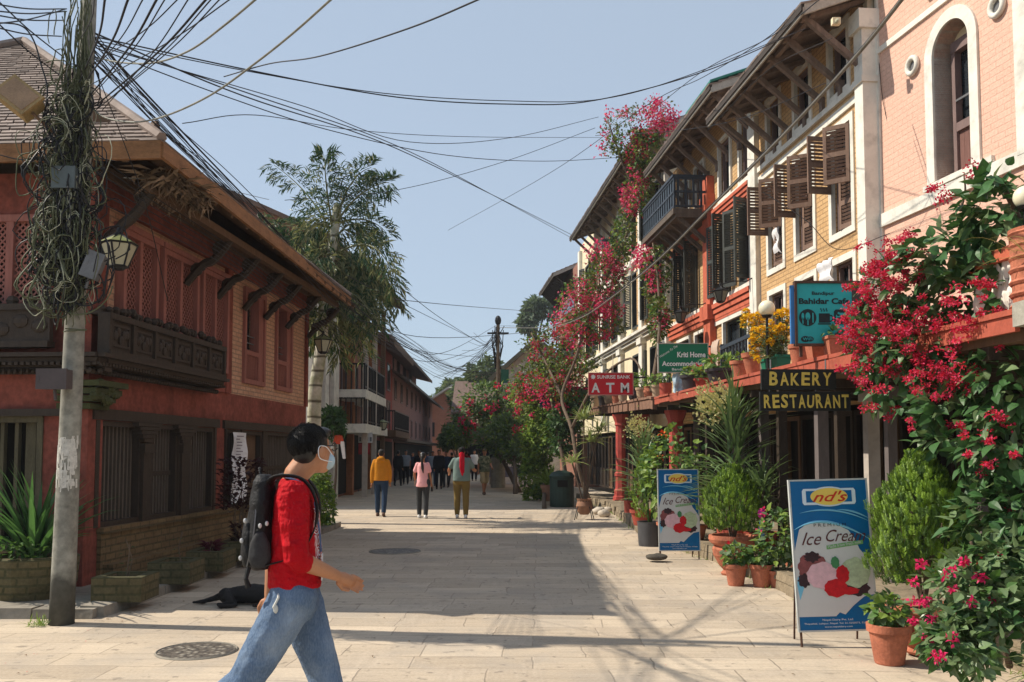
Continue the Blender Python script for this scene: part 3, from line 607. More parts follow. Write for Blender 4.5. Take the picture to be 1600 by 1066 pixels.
A6='cable running left out of the frame from the left pole head'
for (x0,y0,x1,y1) in [(104,14,-10,6),(104,18,-10,17),(100,32,-10,23),(104,14,-10,38),(96,57,-10,42),(100,90,-10,-5),(96,120,-10,30)]:
    wire([(x0,y0),((x0+x1)/2,(y0+y1)/2+4),(x1,y1)],8.5,6.5,.006,A6,'cables leaving to the left of the pole')
wire([(-10,35),(32,40),(52,62),(64,100),(74,140),(68,190)],8.3,8.3,.008,'drooping dark cable bend left of the pole above the slate roof')
wire([(193,278),(300,285),(420,312)],9.5,20,.006,'pale straight cable under the brick house eaves',m_=CABLEL)
for k in range(6): wire([(140,230+k*16),(230+k*8,300+k*14),(380+k*4,400+k*9),(540,520+k*5),(600,560+k*3)],8.6,24,.0055,'slack cable drooping in front of the lattice windows','slack cables across the brick house front')
wire([(150,110),(200,240),(230,330),(262,470)],8.5,10,.005,'slack cable drooping in front of the lattice windows','slack cables across the brick house front')
wire([(-10,240),(40,250),(100,240),(180,252)],8.6,8.8,.006,'cable crossing the slate roof edge left of the pole')
# right-hand cables
tw=[(780,512),(850,512),(905,498),(960,462),(1030,405),(1110,325),(1230,205),(1340,85),(1415,-8)]
wire(tw,42,5.2,.013,'thick pale twisted cable climbing in front of the orange and ochre facades',m_=mat('grey_twisted_cable',(.16,.15,.13),.6,.3,9,.2)); wire([(x,y-2-x*.001) for x,y in tw],42,5.3,.007,'thin dark cable running along the thick twisted cable on the right')
wire([(1020,172),(1100,110),(1200,60),(1290,-8)],22,10,.007,'dark cable rising past the green-topped roof to the top edge'); wire([(700,360),(860,270),(1010,165),(1100,120),(1195,62),(1230,30)],30,12,.006,'fine cable crossing from the sky to the near right eaves')
wire([(930,212),(1050,205),(1160,185),(1290,130)],20,12,.0055,'fine cable under the right-hand eaves'); wire([(1105,205),(1200,110),(1300,60)],14,12,.005,'fine cable from the balcony roof to the eave socket')
wire([(1372,85),(1384,180),(1425,315)],13.6,13.2,.005,'drooping cable against the pink brick wall')
wire([(1192,300),(1260,345),(1310,390),(1390,365)],14.5,13,.006,'cable looped under the ochre house shutters')
# far pole
fp=ground(778,762); fpo=thing('utility_pole','distant utility pole with a concrete collar among the flowering trees','utility pole',fp)
m=MB(); m.tube([(0,0,0),(0,0,8.0)],[.10,.075],8); m.build('shaft',BARK,fpo); m=MB(); m.rings2([(.34,0),(.33,1.3),(.3,1.4)],(0,0,0),14); m.build('collar',CONC,fpo)
m=MB(); m.ell((0,0,7.8),(.15,.14,.24),8,6); m.beam((-.5,0,7.2),(.5,0,7.2),.08,.08)
for k in range(14): m.tube([(U(-.3,.3),U(-.1,.1),7.7-U(0,.5)),(U(-.3,.3),0,6.6),(U(-.2,.2),0,5.5)],.02,4)
m.build('cross_arm',METAL,fpo)
for k in range(8):
    wire([(777,508+k*4),(760-k*4,535+k*5),(740-k*9,520+k*14 if k<4 else 590)],41.5,60,.012,'short cable dropping from the far pole to the houses','cables at the far pole')
# planters
MOSS=brick('mossy_planter_brick',(.105,.085,.038),(.15,.12,.06),(.045,.05,.02),.24,.085,.014,dirt=.7)
def planter(xa,ya,xb,yb,Y,h,dpt,lab):
    a=ground(xa,ya,.1); b=ground(xb,yb,.1); w_=b.x-a.x; o=thing('brick_planter',lab,'planter',((a.x+b.x)/2,(a.y+b.y)/2+dpt/2,.095),.03,'mossy brick planters along the house'); k=.09; m=MB()
    m.box(-w_/2,w_/2,-dpt/2,-dpt/2+k,0,h); m.box(-w_/2,w_/2,dpt/2-k,dpt/2,0,h); m.box(-w_/2,-w_/2+k,-dpt/2+k,dpt/2-k,0,h); m.box(w_/2-k,w_/2,-dpt/2+k,dpt/2-k,0,h); m.build('box',MOSS,o)
    m=MB(); m.box(-w_/2+k,w_/2-k,-dpt/2+k,dpt/2-k,.02,h-.04); m.build('soil',SOIL,o); return o,w_,h
pl=[planter(138,942,221,940,9.6,.25,.5,'nearest mossy brick planter with a bare stick, beside the cable pole'),planter(226,914,297,912,11,.25,.55,'second mossy brick planter from the pole, holding a thin twig'),planter(286,894,349,892,12.4,.25,.6,'third mossy brick planter from the pole, with a small purple plant'),planter(338,878,391,876,13.6,.27,.6,'farthest mossy brick planter with a tall dark red shrub')]
def plantlets(m,c,n,h,spread,L_,W_,up=.6,rn=rnd):
    for _ in range(n):
        a=rn.uniform(0,2*PI); r=spread*rn.random()**.5; p=Vector(c)+Vector((r*math.cos(a),r*math.sin(a),rn.uniform(.0,h))); d=Vector((math.cos(a),math.sin(a),rn.uniform(-.3,up*2))); m.leaf(p,d,Vector((rn.uniform(-.4,.4),rn.uniform(-.4,.4),1)),L_*rn.uniform(.6,1.3),W_*rn.uniform(.7,1.2))
for i,(o,w_,h) in enumerate(pl):
    e=thing('shrub',['bare stick plant in the nearest brick planter','thin twig growing in the second brick planter','low purple leafed plant in the third brick planter','tall dark red leafed shrub in the farthest brick planter'][i],'plant',o.location+Vector((0,0,h-.05)),0)
    m=MB(); 
    for k in range([2,1,4,9][i]): 
        a=U(-.06,.06); H=[.5,.42,.12,.95][i]*U(.7,1); m.tube([(a,0,0),(a+U(-.06,.06),U(-.05,.05),H*.5),(a*2+U(-.2,.2)*H,U(-.15,.15)*H,H)],.007,4)
    m.build('stems',BARK,e)
    m=MB()
    if i==2: plantlets(m,(0,0,.02),60,.1,.06,.13,.03)
    elif i==3: plantlets(m,(0,0,.45),420,.75,.3,.1,.06); plantlets(m,(0,0,.0),130,.3,.12,.09,.05)
    else: plantlets(m,(0,0,.04),10,.3,.05,.05,.02)
    m.build('foliage',leafmat('purple_leaf',(.10,.02,.035)) if i==2 else leafmat('dark_red_leaf',(.045,.014,.018)) if i==3 else LEAFD,e,recalc=False)
# strappy plant far left in a stone trough
o=thing('strap_leaf_plant','clump of long strap leaves in a mossy stone tub left of the pole','plant',(-5.05,9.55,.09)); m=MB(); m.rings2([(.36,0),(.42,.15),(.44,.42),(.40,.44),(.36,.36)],(0,0,0),16); m.build('tub',MOSS,o)
def strap(m,c,n,Lr,W_,el=(.5,1.4),rn=rnd,droop=1.0,az=None):
    for _ in range(n):
        a=rn.uniform(0,2*PI) if az is None else rn.gauss(az,1); l=rn.uniform(*Lr); e=rn.uniform(*el); p=Vector(c)+Vector((rn.gauss(0,.05),rn.gauss(0,.05),0)); d=Vector((math.cos(a)*math.cos(e),math.sin(a)*math.cos(e),math.sin(e))); s=Vector((-math.sin(a),math.cos(a),0)); N=6; o=len(m.v)
        for k in range(N+1):
            w_=W_*(1-(k/N)**2.2)*(.6+.8*min(1,k/N*3))/1.4+.001
            for sg in (-1,0,1): q=p+s*sg*w_/2+Vector((0,0,.15*w_*abs(sg)*2)); m.v.append((q.x,q.y,q.z))
            p=p+d*l/N; d=(d+Vector((0,0,-.2*droop*(k+1)/N*1.3))).normalized()
        for k in range(N):
            for j in (0,1): m.f.append((o+k*3+j,o+k*3+j+1,o+k*3+4+j,o+k*3+3+j)); m.mi.append(m.cur)
m=MB(); strap(m,(0,0,.4),95,(.6,1.15),.065,(.55,1.45)); m.build('leaves',leafmat('strap_leaf',(.07,.16,.05)),o,recalc=False,smooth=True)
m=MB(); plantlets(m,(-.1,-.2,.4),160,.25,.35,.09,.05); m.build('undergrowth',LEAF,o,recalc=False)
# small grass at pole foot
m=MB(); strap(m,(PX-.16,PY_-.08,0),60,(.05,.14),.008,(.3,1.4)); tag(m.build('grass_tuft',LEAFL,recalc=False),'small grass tuft at the foot of the cable pole',"grass",kind='stuff')
# manhole covers
MH=NT('pebbled_manhole'); vo=MH.n.new('ShaderNodeTexVoronoi'); vo.inputs['Scale'].default_value=17; MH.l.new(MH.tc.outputs['Object'],vo.inputs['Vector'])
MH.base(MH.ramp(vo.outputs['Distance'],[(.2,(.30,.27,.22)),(.45,(.10,.085,.07))])); iv=MH.n.new('ShaderNodeMath'); iv.operation='MULTIPLY'; iv.inputs[1].default_value=-1; MH.l.new(vo.outputs['Distance'],iv.inputs[0]); MH.bump(iv.outputs[0],.9,.03)
def manhole(px,py,r,lab):
    g=ground(px,py); o=thing('manhole_cover',lab,'manhole cover',g); m=MB(); m.rings2([(r,-.01),(r,.008),(r-.03,.01)],(0,0,0),36); m.build('plate',MH.m,o); m=MB(); 
    m.tube([((r+.012)*math.cos(k*PI/20),(r+.012)*math.sin(k*PI/20),.003) for k in range(41)],.012,4,False); m.build('rim',SLAB,o)
manhole(308,1018,.30,'pebbled round manhole cover left of the walking man'); manhole(617,862,.40,'smooth round manhole cover in the shadow mid street')
# banner on the house
o=fthing('notice_banner','tall white cloth notice banner hanging on the house door bars','banner',L)
u0,u1=L.hit(363,720,.12)[0],L.hit(385,720,.12)[0]; zt=L.hit(374,676,.12)[1]; zb=L.hit(374,785,.12)[1]
m=MB(-1); N=14
pts=[(u0+(u1-u0)*i/4,.12+.02*math.sin(k*.9+i),zt-(zt-zb)*k/N) for k in range(N+1) for i in range(5)]; fs=[(k*5+i,k*5+i+1,k*5+5+i+1,k*5+5+i) for k in range(N) for i in range(4)]; m.add(pts,fs); m.add([(a,b+.004,c) for a,b,c in pts],fs)
m.build('cloth',mat('white_cloth',(.72,.72,.74),.9,.06,3,.2),o); m=MB(-1); rn=random.Random(2)
for k in range(17):
    z_=zt-.07-k*(zt-zb-.3)/17; a=u0+.03+rn.uniform(0,.08); b=min(u1-.03,a+rn.uniform(.12,.3)); x=a
    while x<b: w_=rn.uniform(.015,.04); m.box(x,x+w_,.150,.153,z_,z_+.016); x+=w_+.01
m.build('script_lines',mat('faded_ink',(.25,.22,.24),.9,.2,5,0),o)
# dog
dg=thing('dog','black dog asleep on its side behind the walking man','dog',ground(372,948)+Vector((0,.12,0)))
m=MB(); m.rings([(0,0,0,0,0)][:0]) if 0 else None
T=lambda pts,rs:m.limb(pts,rs,12)
T([(-.17,.04,.085),(-.05,.03,.10),(.12,.02,.115),(.30,.0,.11)],[(.085,.08),(.095,.09),(.115,.105),(.10,.09)])   # trunk
T([(-.17,.02,.10),(-.13,-.08,.10),(-.06,-.15,.07)],[(.085,.08),(.065,.06),(.035,.035)])
T([(-.06,-.15,.06),(-.14,-.19,.035),(-.19,-.17,.03)],[.03,.02,.02]); T([(-.19,-.17,.03),(-.13,-.25,.025)],[.022,.026])
T([(-.15,.0,.06),(-.05,-.12,.035),(.0,-.2,.03)],[.06,.035,.022]); T([(.0,-.2,.028),(-.09,-.24,.025)],[.02,.024])
T([(-.22,.05,.09),(-.32,.03,.055),(-.42,.0,.03),(-.52,.03,.022)],[.04,.03,.026,.014])
T([(.26,-.03,.07),(.3,-.16,.04),(.2,-.24,.03)],[.05,.03,.02]); T([(.28,-.02,.05),(.38,-.14,.03),(.3,-.25,.025)],[.045,.027,.02])
T([(.3,.0,.10),(.42,.0,.09),(.5,-.02,.08)],[.08,.065,.075]); T([(.5,-.02,.08),(.58,-.08,.065),(.64,-.12,.055)],[.07,.045,.03]); T([(.5,.05,.12),(.46,.10,.1)],[.03,.012]); T([(.52,-.05,.14),(.5,-.1,.15)],[.025,.012])
organic(m,'body',mat('black_fur',(.012,.011,.011),.55,.5,30,.8,stretch=(1,3,3)),dg,.011,3,.012,.05)
# bench, chair and bush beyond the house corner
bn=thing('bench','metal street bench with a slatted back beside the flower beds','bench',ground(536,768),.25); m=MB()
for x in (-.62,.62): m.tube([(x,-.22,0),(x,-.2,.42),(x,-.22,.62),(x,.05,.66)],.025,5); m.tube([(x,.25,0),(x,.2,.42),(x,.3,.9)],.025,5)
m.build('frame',GREY,bn); m=MB()
for k in range(5): m.box(-.62,.62,-.2+k*.085,-.13+k*.085,.42,.45)
m.build('seat',BWOOD,bn); m=MB()
for k in range(5): m.box(-.62,.62,.22+k*.015,.245+k*.015,.5+k*.085,.57+k*.085)
m.build('backrest',BWOOD,bn)
ch=thing('plastic_chair','white plastic chair half hidden by the leafy bush beside the bench','chair',ground(513,775)+Vector((-.1,-3,0)),.6); PLW=mat('white_plastic',(.7,.7,.68),.4,.05,3,0); 
for x in (-.2,.2):
    for y in (-.2,.2): m=MB(); m.tube([(x*1.15,y*1.15,0),(x,y,.43)],.025,5); m.build('leg',PLW,ch)
m=MB(); m.box(-.24,.24,-.24,.24,.42,.45); m.build('seat',PLW,ch); m=MB(); m.box(-.24,.24,.2,.23,.45,.85)
for x in (-.24,.22): m.box(x,x+.03,-.22,.2,.62,.65); m.box(x,x+.03,-.22,-.19,.45,.62)
m.build('backrest',PLW,ch)
# ---------- right-hand row
Rf=Frame(5.5,14,4.64,24,1); Pk=Frame(5.65,13.9,5.486,14.9,1); Tf=Frame(3.42,6.2,3.0,26,1)
tz=lambda u:(2.47+.018*u if u<13.4 else 2.74+.030*(u-13.4))
SHUT=mat('brown_louvre_wood',(.20,.125,.09),.75,.25,4,.4,stretch=(4,4,1)); DSHUT=mat('black_green_shutter_wood',(.045,.05,.045),.6,.3,4,.3,stretch=(4,4,1)); FRW=mat('aged_purple_brown_wood',(.19,.13,.12),.8,.25,4,.4,stretch=(4,4,1))
EAVE=mat('grey_brown_eave_boards',(.17,.125,.10),.85,.35,3,.5,stretch=(1,5,1)); PALE=mat('pale_fascia',(.42,.39,.34),.8,.25,5,.3,dirt=.4)
def rroof(h,F,u0,u1,de,ze,pitch,back,nr=10,top=SLATE,struts=True,ns=None,zw=None,under=EAVE,tiles=True):
    tn=math.tan(R_(pitch)); zr=ze+(de+back)*tn; m=MB(F.sg)
    m.hexa([(u0,de,ze),(u1,de,ze),(u1,-back,zr),(u0,-back,zr)],[(u0,de,ze+.05),(u1,de,ze+.05),(u1,-back,zr+.05),(u0,-back,zr+.05)])
    m.hexa([(u0,-back*2-de,ze),(u1,-back*2-de,ze),(u1,-back,zr-.001),(u0,-back,zr-.001)],[(u0,-back*2-de,ze+.05),(u1,-back*2-de,ze+.05),(u1,-back-.001,zr+.05),(u0,-back-.001,zr+.05)])
    r=m.build('roof',under,h); m=MB(F.sg)
    if tiles:
        slates(m,(u0-.04,de+.05,ze+.05),(u1+.04,de+.05,ze+.05),(u0-.04,-back,zr+.06),(u1+.04,-back,zr+.06),int((de+back)/.2),.3,.03); slates(m,(u0-.04,-back*2-de,ze+.05),(u1+.04,-back*2-de,ze+.05),(u0-.04,-back,zr+.06),(u1+.04,-back,zr+.06),6,1.2,.03)
    m.build('slates',top,r,recalc=False); m=MB(F.sg); m.box(u0-.02,u1+.02,de-.01,de+.025,ze-.07,ze+.03); m.build('fascia',PALE,r); m=MB(F.sg); m.box(u0-.03,u1+.03,de+.03,de+.055,ze-.03,ze+.075); m.build('gutter_edge',DTILE,r)
    m=MB(F.sg); m.hexa([(u0-.02,de,ze-.08),(u0+.03,de,ze-.08),(u0+.03,-back,zr-.08),(u0-.02,-back,zr-.08)],[(u0-.02,de,ze+.09),(u0+.03,de,ze+.09),(u0+.03,-back,zr+.09),(u0-.02,-back,zr+.09)]); m.build('verge_board',PALE,r)
    ns=ns or max(2,int((u1-u0)/.72))
    for k in range(ns):
        u=u0+.25+(u1-u0-.5)*k/(ns-1); m=MB(F.sg); m.beam((u,-.1,ze+(de+.1)*tn-.09),(u,de-.05,ze-.04),.07,.10,up=(1,0,0)); m.build('rafter',under,h)
        if struts: m=MB(F.sg); m.beam((u,.02,ze-.75),(u,de-.14,ze-.02),.085,.085,up=(1,0,0)); m.box(u-.055,u+.055,-.02,.06,ze-.92,ze-.68); m.build('strut',under,h)
    m=MB(F.sg); m.box(u0+.1,u1-.1,de-.24,de-.16,ze-.03,ze+.04); m.build('purlin',under,h)
    return zr
def casing_w(h,F,pxl,pxr,z0,z1,cas=.11,fm=FRW,cm=WHITE,**k):
    u1,u0=F.hit(pxl,400)[0],F.hit(pxr,400)[0]; return (u0,u1,window(h,F,u0+cas,u1-cas,z0+cas,z1-cas,.05,fm,casing=cas,cm=cm,**k))
# ochre brick house
ho=fthing('brick_house','ochre brick house with white window casings and open brown shutters','house',Rf)
Wl=[(1298,1339),(1242,1277),(1199,1228)]
holes=[]
def H(F,a,b,z0,z1,c=.1): u1,u0=F.hit(a,400)[0],F.hit(b,400)[0]; return (u0+c,u1-c,z0+c,z1-c)
for a,b in Wl: holes+= [H(Rf,a,b,5.15,7.1),H(Rf,a+1,b-3,7.5,8.75),H(Rf,a,b,2.75,4.85)]
m=MB(); holes_wall(m,-.14,4.3,2.4,8.95,holes,.25); m.box(-.14,4.3,-6,-.62,2.4,9.0); m.box(-.14,.1,-.62,-.26,2.4,8.95); m.box(4.1,4.3,-.62,-.26,2.4,8.95); m.build('wall',BRK_Y,ho)
m=MB(); m.box(-.41,-.14,-.3,.10,2.4,8.5); m.box(-.46,-.10,-.3,.16,8.2,8.5); m.box(-.44,-.12,-.3,.13,7.35,7.45); m.build('pilaster',WHITE,ho)
m=MB(); m.box(4.32,4.72,-.3,.10,2.4,8.6); m.build('pilaster',WHITE,ho)
m=MB(); m.box(-.12,4.30,.0,.05,7.40,7.5); m.box(-.12,4.30,.0,.035,7.18,7.30); m.build('string_course',WHITE,ho)
sh=None
for i,(a,b) in enumerate(Wl):
    u0,u1,w0=casing_w(ho,Rf,a,b,5.15,7.1,mull=0,rail=True)
    for (hu_,ang,zz,hh) in ((u1-.12,[96,98,92][i],5.98,.98),(u0+.12,[128,135,140][i]*1.0,6.0,.96)): 
        # local +y is outward; leaf runs from its hinge
        an=R_(ang) if hu_>u0+.3 else R_(ang-80)
        shutter('shutter',.42,hh,SHUT,w0,hu_,.03,zz-.02,an)
    s2=shutter('lower_shutter',.36,.86,SHUT,w0,u0+.14,-.04,5.27,R_(12))
    casing_w(ho,Rf,a+1,b-3,7.5,8.75,mull=0,rail=False)
    casing_w(ho,Rf,a,b,2.75,4.85,mull=1,rail=True)
rroof(ho,Rf,-.48,4.32,1.05,8.42,20,3.4,ns=7)
# white cloths hung out of two lower windows
def drape(name,lab,cat,P,w_,h,mt,rz=0,seed=1):
    o=thing(name,lab,cat,P,rz); m=MB(); n=10; rn=random.Random(seed); vs=[]
    for k in range(n+1):
        for i in range(9): vs.append(((i/8-.5)*w_*(1+.08*math.sin(k*.7)),.04*math.sin(i*1.9+k*.3)+.02*math.sin(k),-h*k/n-.03*math.sin(i*2.1)*k/n))
    fs=[(k*9+i,k*9+i+1,k*9+10+i,k*9+9+i) for k in range(n) for i in range(8)]; m.add(vs,fs); m.add([(x,y+.012,z) for x,y,z in vs],fs); m.build('cloth',mt,o,smooth=True,recalc=False); return o
CLW=mat('white_laundry',(.72,.71,.72),.9,.06,4,.3)
drape('laundry','white cloth hanging out of the window above the green cafe sign','laundry',Rf.pt(Rf.hit(1318,400)[0],.3,4.75),.55,.36,CLW,Rf.rz,2); drape('laundry','white cloth hung in the leftmost lower window of the ochre house','laundry',Rf.pt(Rf.hit(1216,350)[0],.02,6.0),.3,.5,CLW,Rf.rz,3)
# orange and brick house
hg=fthing('house','orange plastered house with dark louvred shutters and a projecting black balcony','house',Rf)
uu=lambda x:Rf.hit(x,450)[0]
wo=[(1124,1142),(1155,1174),(1079,1090),(1061,1071)]
top=[(1124,1146),(1156,1176),(1086,1104),(1064,1080)]
low=[(1128,1170),(1084,1104),(1057,1078)]
holes=[H(Rf,a,b,5.22,7.08,.05) for a,b in wo]+[H(Rf,a,b,7.45,9.0,.05) for a,b in top]+[H(Rf,a,b,2.75,4.7,.05) for a,b in low]
m=MB(); holes_wall(m,4.74,11.45,2.4,9.55,holes,.25,-.02); m.box(4.74,11.45,-6,-.62,2.4,9.6); m.box(4.74,4.9,-.62,-.27,2.4,9.55); m.build('wall',BRK_Y,hg)
m=MB()
for z in (7.13,7.22,7.31): m.box(4.73,7.3,-.02,.05+(z-7.13)*.35,z,z+.075)
for z in (4.78,4.9,5.02): m.box(4.73,7.3,-.02,.05+(z-4.78)*.3,z,z+.1); m.box(7.86,11.45,-.02,.05+(z-4.78)*.3,z,z+.1)
m.box(4.73,7.3,-.02,.04,4.72,4.78); m.box(7.86,11.4,-.02,.03,7.05,7.3); m.box(4.73,5.0,-.01,.035,5.12,7.13); m.box(7.2,7.31,-.01,.035,5.12,7.13)
m.build('orange_cornice',ORANGE,hg)
m=MB(); m.box(7.32,7.84,-.02,.14,2.5,7.42); m.box(7.24,7.92,-.02,.26,7.42,7.56); m.box(7.30,7.86,-.02,.2,7.56,7.85); m.box(7.26,7.9,-.02,.22,4.8,5.15); m.box(7.36,7.8,-.02,.16,7.85,8.3); m.build('column',ORANGE,hg)
for q in ((4.74,7.3,.06,5.15,5.24),(7.9,11.4,.06,5.15,5.24),(4.74,7.3,.06,7.40,7.47),(4.75,7.3,.03,4.62,4.72)): m=MB(); m.box(q[0],q[1],0,q[2],q[3],q[4]); m.build('white_sill',WHITE,hg)
for j,(a,b) in enumerate(wo):
    u1,u0=uu(a),uu(b); w0=window(hg,Rf,u0+.05,u1-.05,5.27,7.03,.07,DSHUT,mull=1); sw=min(.46,(u1-u0)*.5)
    shutter('shutter',sw,1.72,DSHUT,w0,u1+.01,.06,5.3,R_([14,28,12,16][j])); shutter('shutter',sw,1.72,DSHUT,w0,u0-.01,.06,5.3,R_([104,112,100,108][j]))
for a,b in top: u1,u0=uu(a),uu(b); window(hg,Rf,u0+.12,u1-.12,7.55,8.9,.05,FRW,casing=.09,cm=WHITE,mull=0,rail=False)
for a,b in low: u1,u0=uu(a),uu(b); window(hg,Rf,u0+.1,u1-.1,2.85,4.62,.05,DSHUT,casing=.08,cm=WHITE,mull=1)
rroof(hg,Rf,4.42,10.3,.95,9.2,20,3.4,ns=8)
m=MB(); m.hexa([(4.36,1.0,9.32),(6.2,1.0,9.32),(6.2,-2.4,10.56),(4.36,-2.4,10.56)],[(4.36,1.0,9.37),(6.2,1.0,9.37),(6.2,-2.4,10.61),(4.36,-2.4,10.61)]); m.build('green_roof_sheet',mat('green_roof_paint',(.03,.2,.15),.5,.2,3,.1),hg)
# balcony
bz=Rf.hit(1053,325,.95)[1]; b0,b1=Rf.hit(1053,325,.95)[0],Rf.hit(1005,378,.95)[0]; zt_=Rf.hit(1053,275,.95)[1]
m=MB(); m.box(b0,b1,0,.97,bz-.14,bz); m.box(b0,b1,0,.9,bz-.22,bz-.145)
bal=m.build('balcony_floor',GWOOD,hg); BLU=mat('blue_black_paint',(.035,.045,.06),.5,.3,4,.2)
m=MB(); 
for z in (bz+.03,bz+(zt_-bz)*.5,zt_-.06): m.box(b0,b1,.90,.955,z,z+.05); m.box(b0,b0+.05,.02,.9,z,z+.05)
n=int((b1-b0)/.22)
for k in range(n+1): u=b0+.03+(b1-b0-.06)*k/n; m.box(u-.025,u+.025,.905,.95,bz,zt_)
for k in range(5): m.box(b0+.005,b0+.045,.05+k*.19,.10+k*.19,bz+.05,zt_-.05)
m.box(b0-.01,b1,.88,.98,zt_-.01,zt_+.05); m.box(b0-.01,b0+.07,0,.88,zt_-.01,zt_+.05)
m.build('balcony_railing',BLU,hg); m=MB()
for k in range(n): u=b0+.06+(b1-b0-.06)*k/n; m.box(u,u+.13,.915,.93,bz+.08,zt_-.06)
m.build('railing_panels',mat('blue_black_panel',(.05,.07,.09),.5,.3,4,.2),hg)
for k in range(6): u=b0+.15+(b1-b0-.3)*k/5; m=MB(); m.beam((u,.02,bz-.85),(u,.8,bz-.2),.09,.11,up=(1,0,0)); m.build('balcony_strut',GWOOD,hg)
# cream house
hc=fthing('house','cream plastered house with arched white trim behind the bougainvillea','house',Rf)
cw=[(1015,1038),(988,1008),(955,972),(936,948),(915,926)]
holes=[H(Rf,a,b,5.75,7.7,.02) for a,b in cw]+[H(Rf,a,b,8.3,9.9,.02) for a,b in cw]+[H(Rf,a,b,3.1,4.9,.02) for a,b in cw]
m=MB(); holes_wall(m,11.47,27.5,2.4,11.2,holes,.25,-.04); m.box(11.47,27.5,-6,-.62,2.4,11.2); m.box(11.47,11.7,-.62,-.29,2.4,11.2); m.build('wall',CREAM,hc)
m=MB(); 
for u in (11.55,14.6,17.9,21.3,26.9): m.box(u,u+.45,-.04,.10,2.6,10.9); m.box(u-.08,u+.53,-.04,.16,5.1,5.3)
for k,z in enumerate((5.28,5.38,5.46)): m.box(11.5,27.5,-.04,.08+k*.07,z,z+.09)
m.box(11.5,27.5,-.04,.08,8.0,8.15)
for a,b in cw[:3]:
    u1,u0=uu(a),uu(b); c=(u0+u1)/2; r=(u1-u0)/2+.15; m.tube([(c+r*math.cos(t_*PI/10),.03,7.5+r*.8*math.sin(t_*PI/10)) for t_ in range(11)],.08,5)
m.build('white_trim',WHITE,hc)
m=MB()
for a,b in ((12.1,12.5),(14.0,14.5),(15.2,15.6)): m.box(a,b,-.035,.02,5.6,7.9); m.box(a,b,-.035,.02,8.2,10.5)
m.build('brick_panel',BRK_Y,hc)
for a,b in cw:
    u1,u0=uu(a),uu(b)
    for z0,z1 in ((5.77,7.68),(8.32,9.88),(3.12,4.88)):
        w0=window(hc,Rf,u0+.03,u1-.03,z0,z1,.07,DSHUT,mull=1)
        if z0>5: shutter('shutter',.42,z1-z0-.06,DSHUT,w0,u1+.01,.06,z0+.03,R_(22)); shutter('shutter',.42,z1-z0-.06,DSHUT,w0,u0-.01,.06,z0+.03,R_(155))
rroof(hc,Rf,11.3,23.9,.95,10.65,22,3.4,ns=14)
# house beyond: brick gable and dark eaves
hd=fthing('house','brick gabled house with deep dark eaves beyond the cream house','house',Rf)
zd=Rf.hit(842,466,.9)[1]; ud0,ud1=28.0,Rf.hit(845,466,.9)[0]
m=MB(); m.box(ud0,ud1-1,-6,0,0,zd+.3); m.add([(ud0,0,zd+.3),(ud0,-6,zd+.3),(ud0,-3,zd+3.0),(ud0+.3,0,zd+.3),(ud0+.3,-6,zd+.3),(ud0+.3,-3,zd+3.0)],[(0,1,2),(3,5,4),(0,2,5,3),(1,4,5,2)]); m.build('wall',BRK_F,hd)
rroof(hd,Rf,ud0+1.5,ud1,.95,zd,24,3,ns=16,under=DTILE)
for k in range(9):
    u=ud0+1+k*(ud1-ud0-3)/9
    for z in (3.4,6,8.6): m=MB(); m.box(u,u+.6,-.0,.04,z,z+1.4); m.build('window',GLASS,hd)
# pink house
hp=fthing('house','pink painted brick house with a white arched window, top right','house',Pk)
au1,au0=Pk.hit(1464,283)[0],Pk.hit(1521,253)[0]; az0=Pk.hit(1464,283)[1]; aR=(au1-au0)/2; azt=Pk.hit(1500,22)[1]; azs=azt-aR; ac=(au0+au1)/2
hu0=(Pk.hit(1478,0)[0]-.9,Pk.hit(1480,0)[0])
m=MB(); holes_wall(m,-6.5,-.28,2.4,11.5,[(au0,au1,az0,azt),(ac-.25,ac+.35,8.25,9.9)],.32); m.box(-6.5,-.28,-6,-.8,2.4,11.5); m.box(-.5,-.28,-.8,-.33,2.4,11.5)
arc=[(ac+aR*math.cos(k*PI/20),azs+aR*math.sin(k*PI/20)) for k in range(21)]
m.prism([(au1,azt)]+[arc[k] for k in range(10,-1,-1)][::-1],-.32,-.001); m.prism([(au0,azt)]+[arc[k] for k in range(20,9,-1)],-.32,-.001)
m.build('wall',BRK_P,hp)
m=MB(); cw_=.17; R2=aR+cw_
op=[(au1,az0)]+[(x,z) for x,z in arc]+[(au0,az0)]; ou=[(au1+cw_,az0-.02)]+[(ac+R2*math.cos(k*PI/20),azs+R2*math.sin(k*PI/20)) for k in range(21)]+[(au0-cw_,az0-.02)]
for k in range(len(op)-1): m.hexa([(op[k][0],-.30,op[k][1]),(ou[k][0],-.02,ou[k][1]),(ou[k+1][0],-.02,ou[k+1][1]),(op[k+1][0],-.30,op[k+1][1])],[(op[k][0],.035,op[k][1]),(ou[k][0],.035,ou[k][1]),(ou[k+1][0],.035,ou[k+1][1]),(op[k+1][0],.035,op[k+1][1])])
m.box(-6.5,-.27,-.02,.045,5.06,5.26); m.box(-6.5,-.27,-.02,.035,7.78,7.87); m.box(-.33,-.27,-.1,.03,2.5,11.4); m.box(au0-.4,au1+.25,-.02,.05,az0-.1,az0-.02); u_=Pk.hit(1590,100)[0]; m.box(u_-.35,u_,-.02,.05,5.2,11)
m.box(ac-.35,ac+.45,-.02,.04,8.0,8.2)
m.build('white_trim',WHITE,hp)
m=MB(); m.box(-.22,-.10,.0,.12,2.5,9); m.build('beige_downpipe',mat('beige_render',(.5,.43,.32),.85,.15,3,.2),hp)
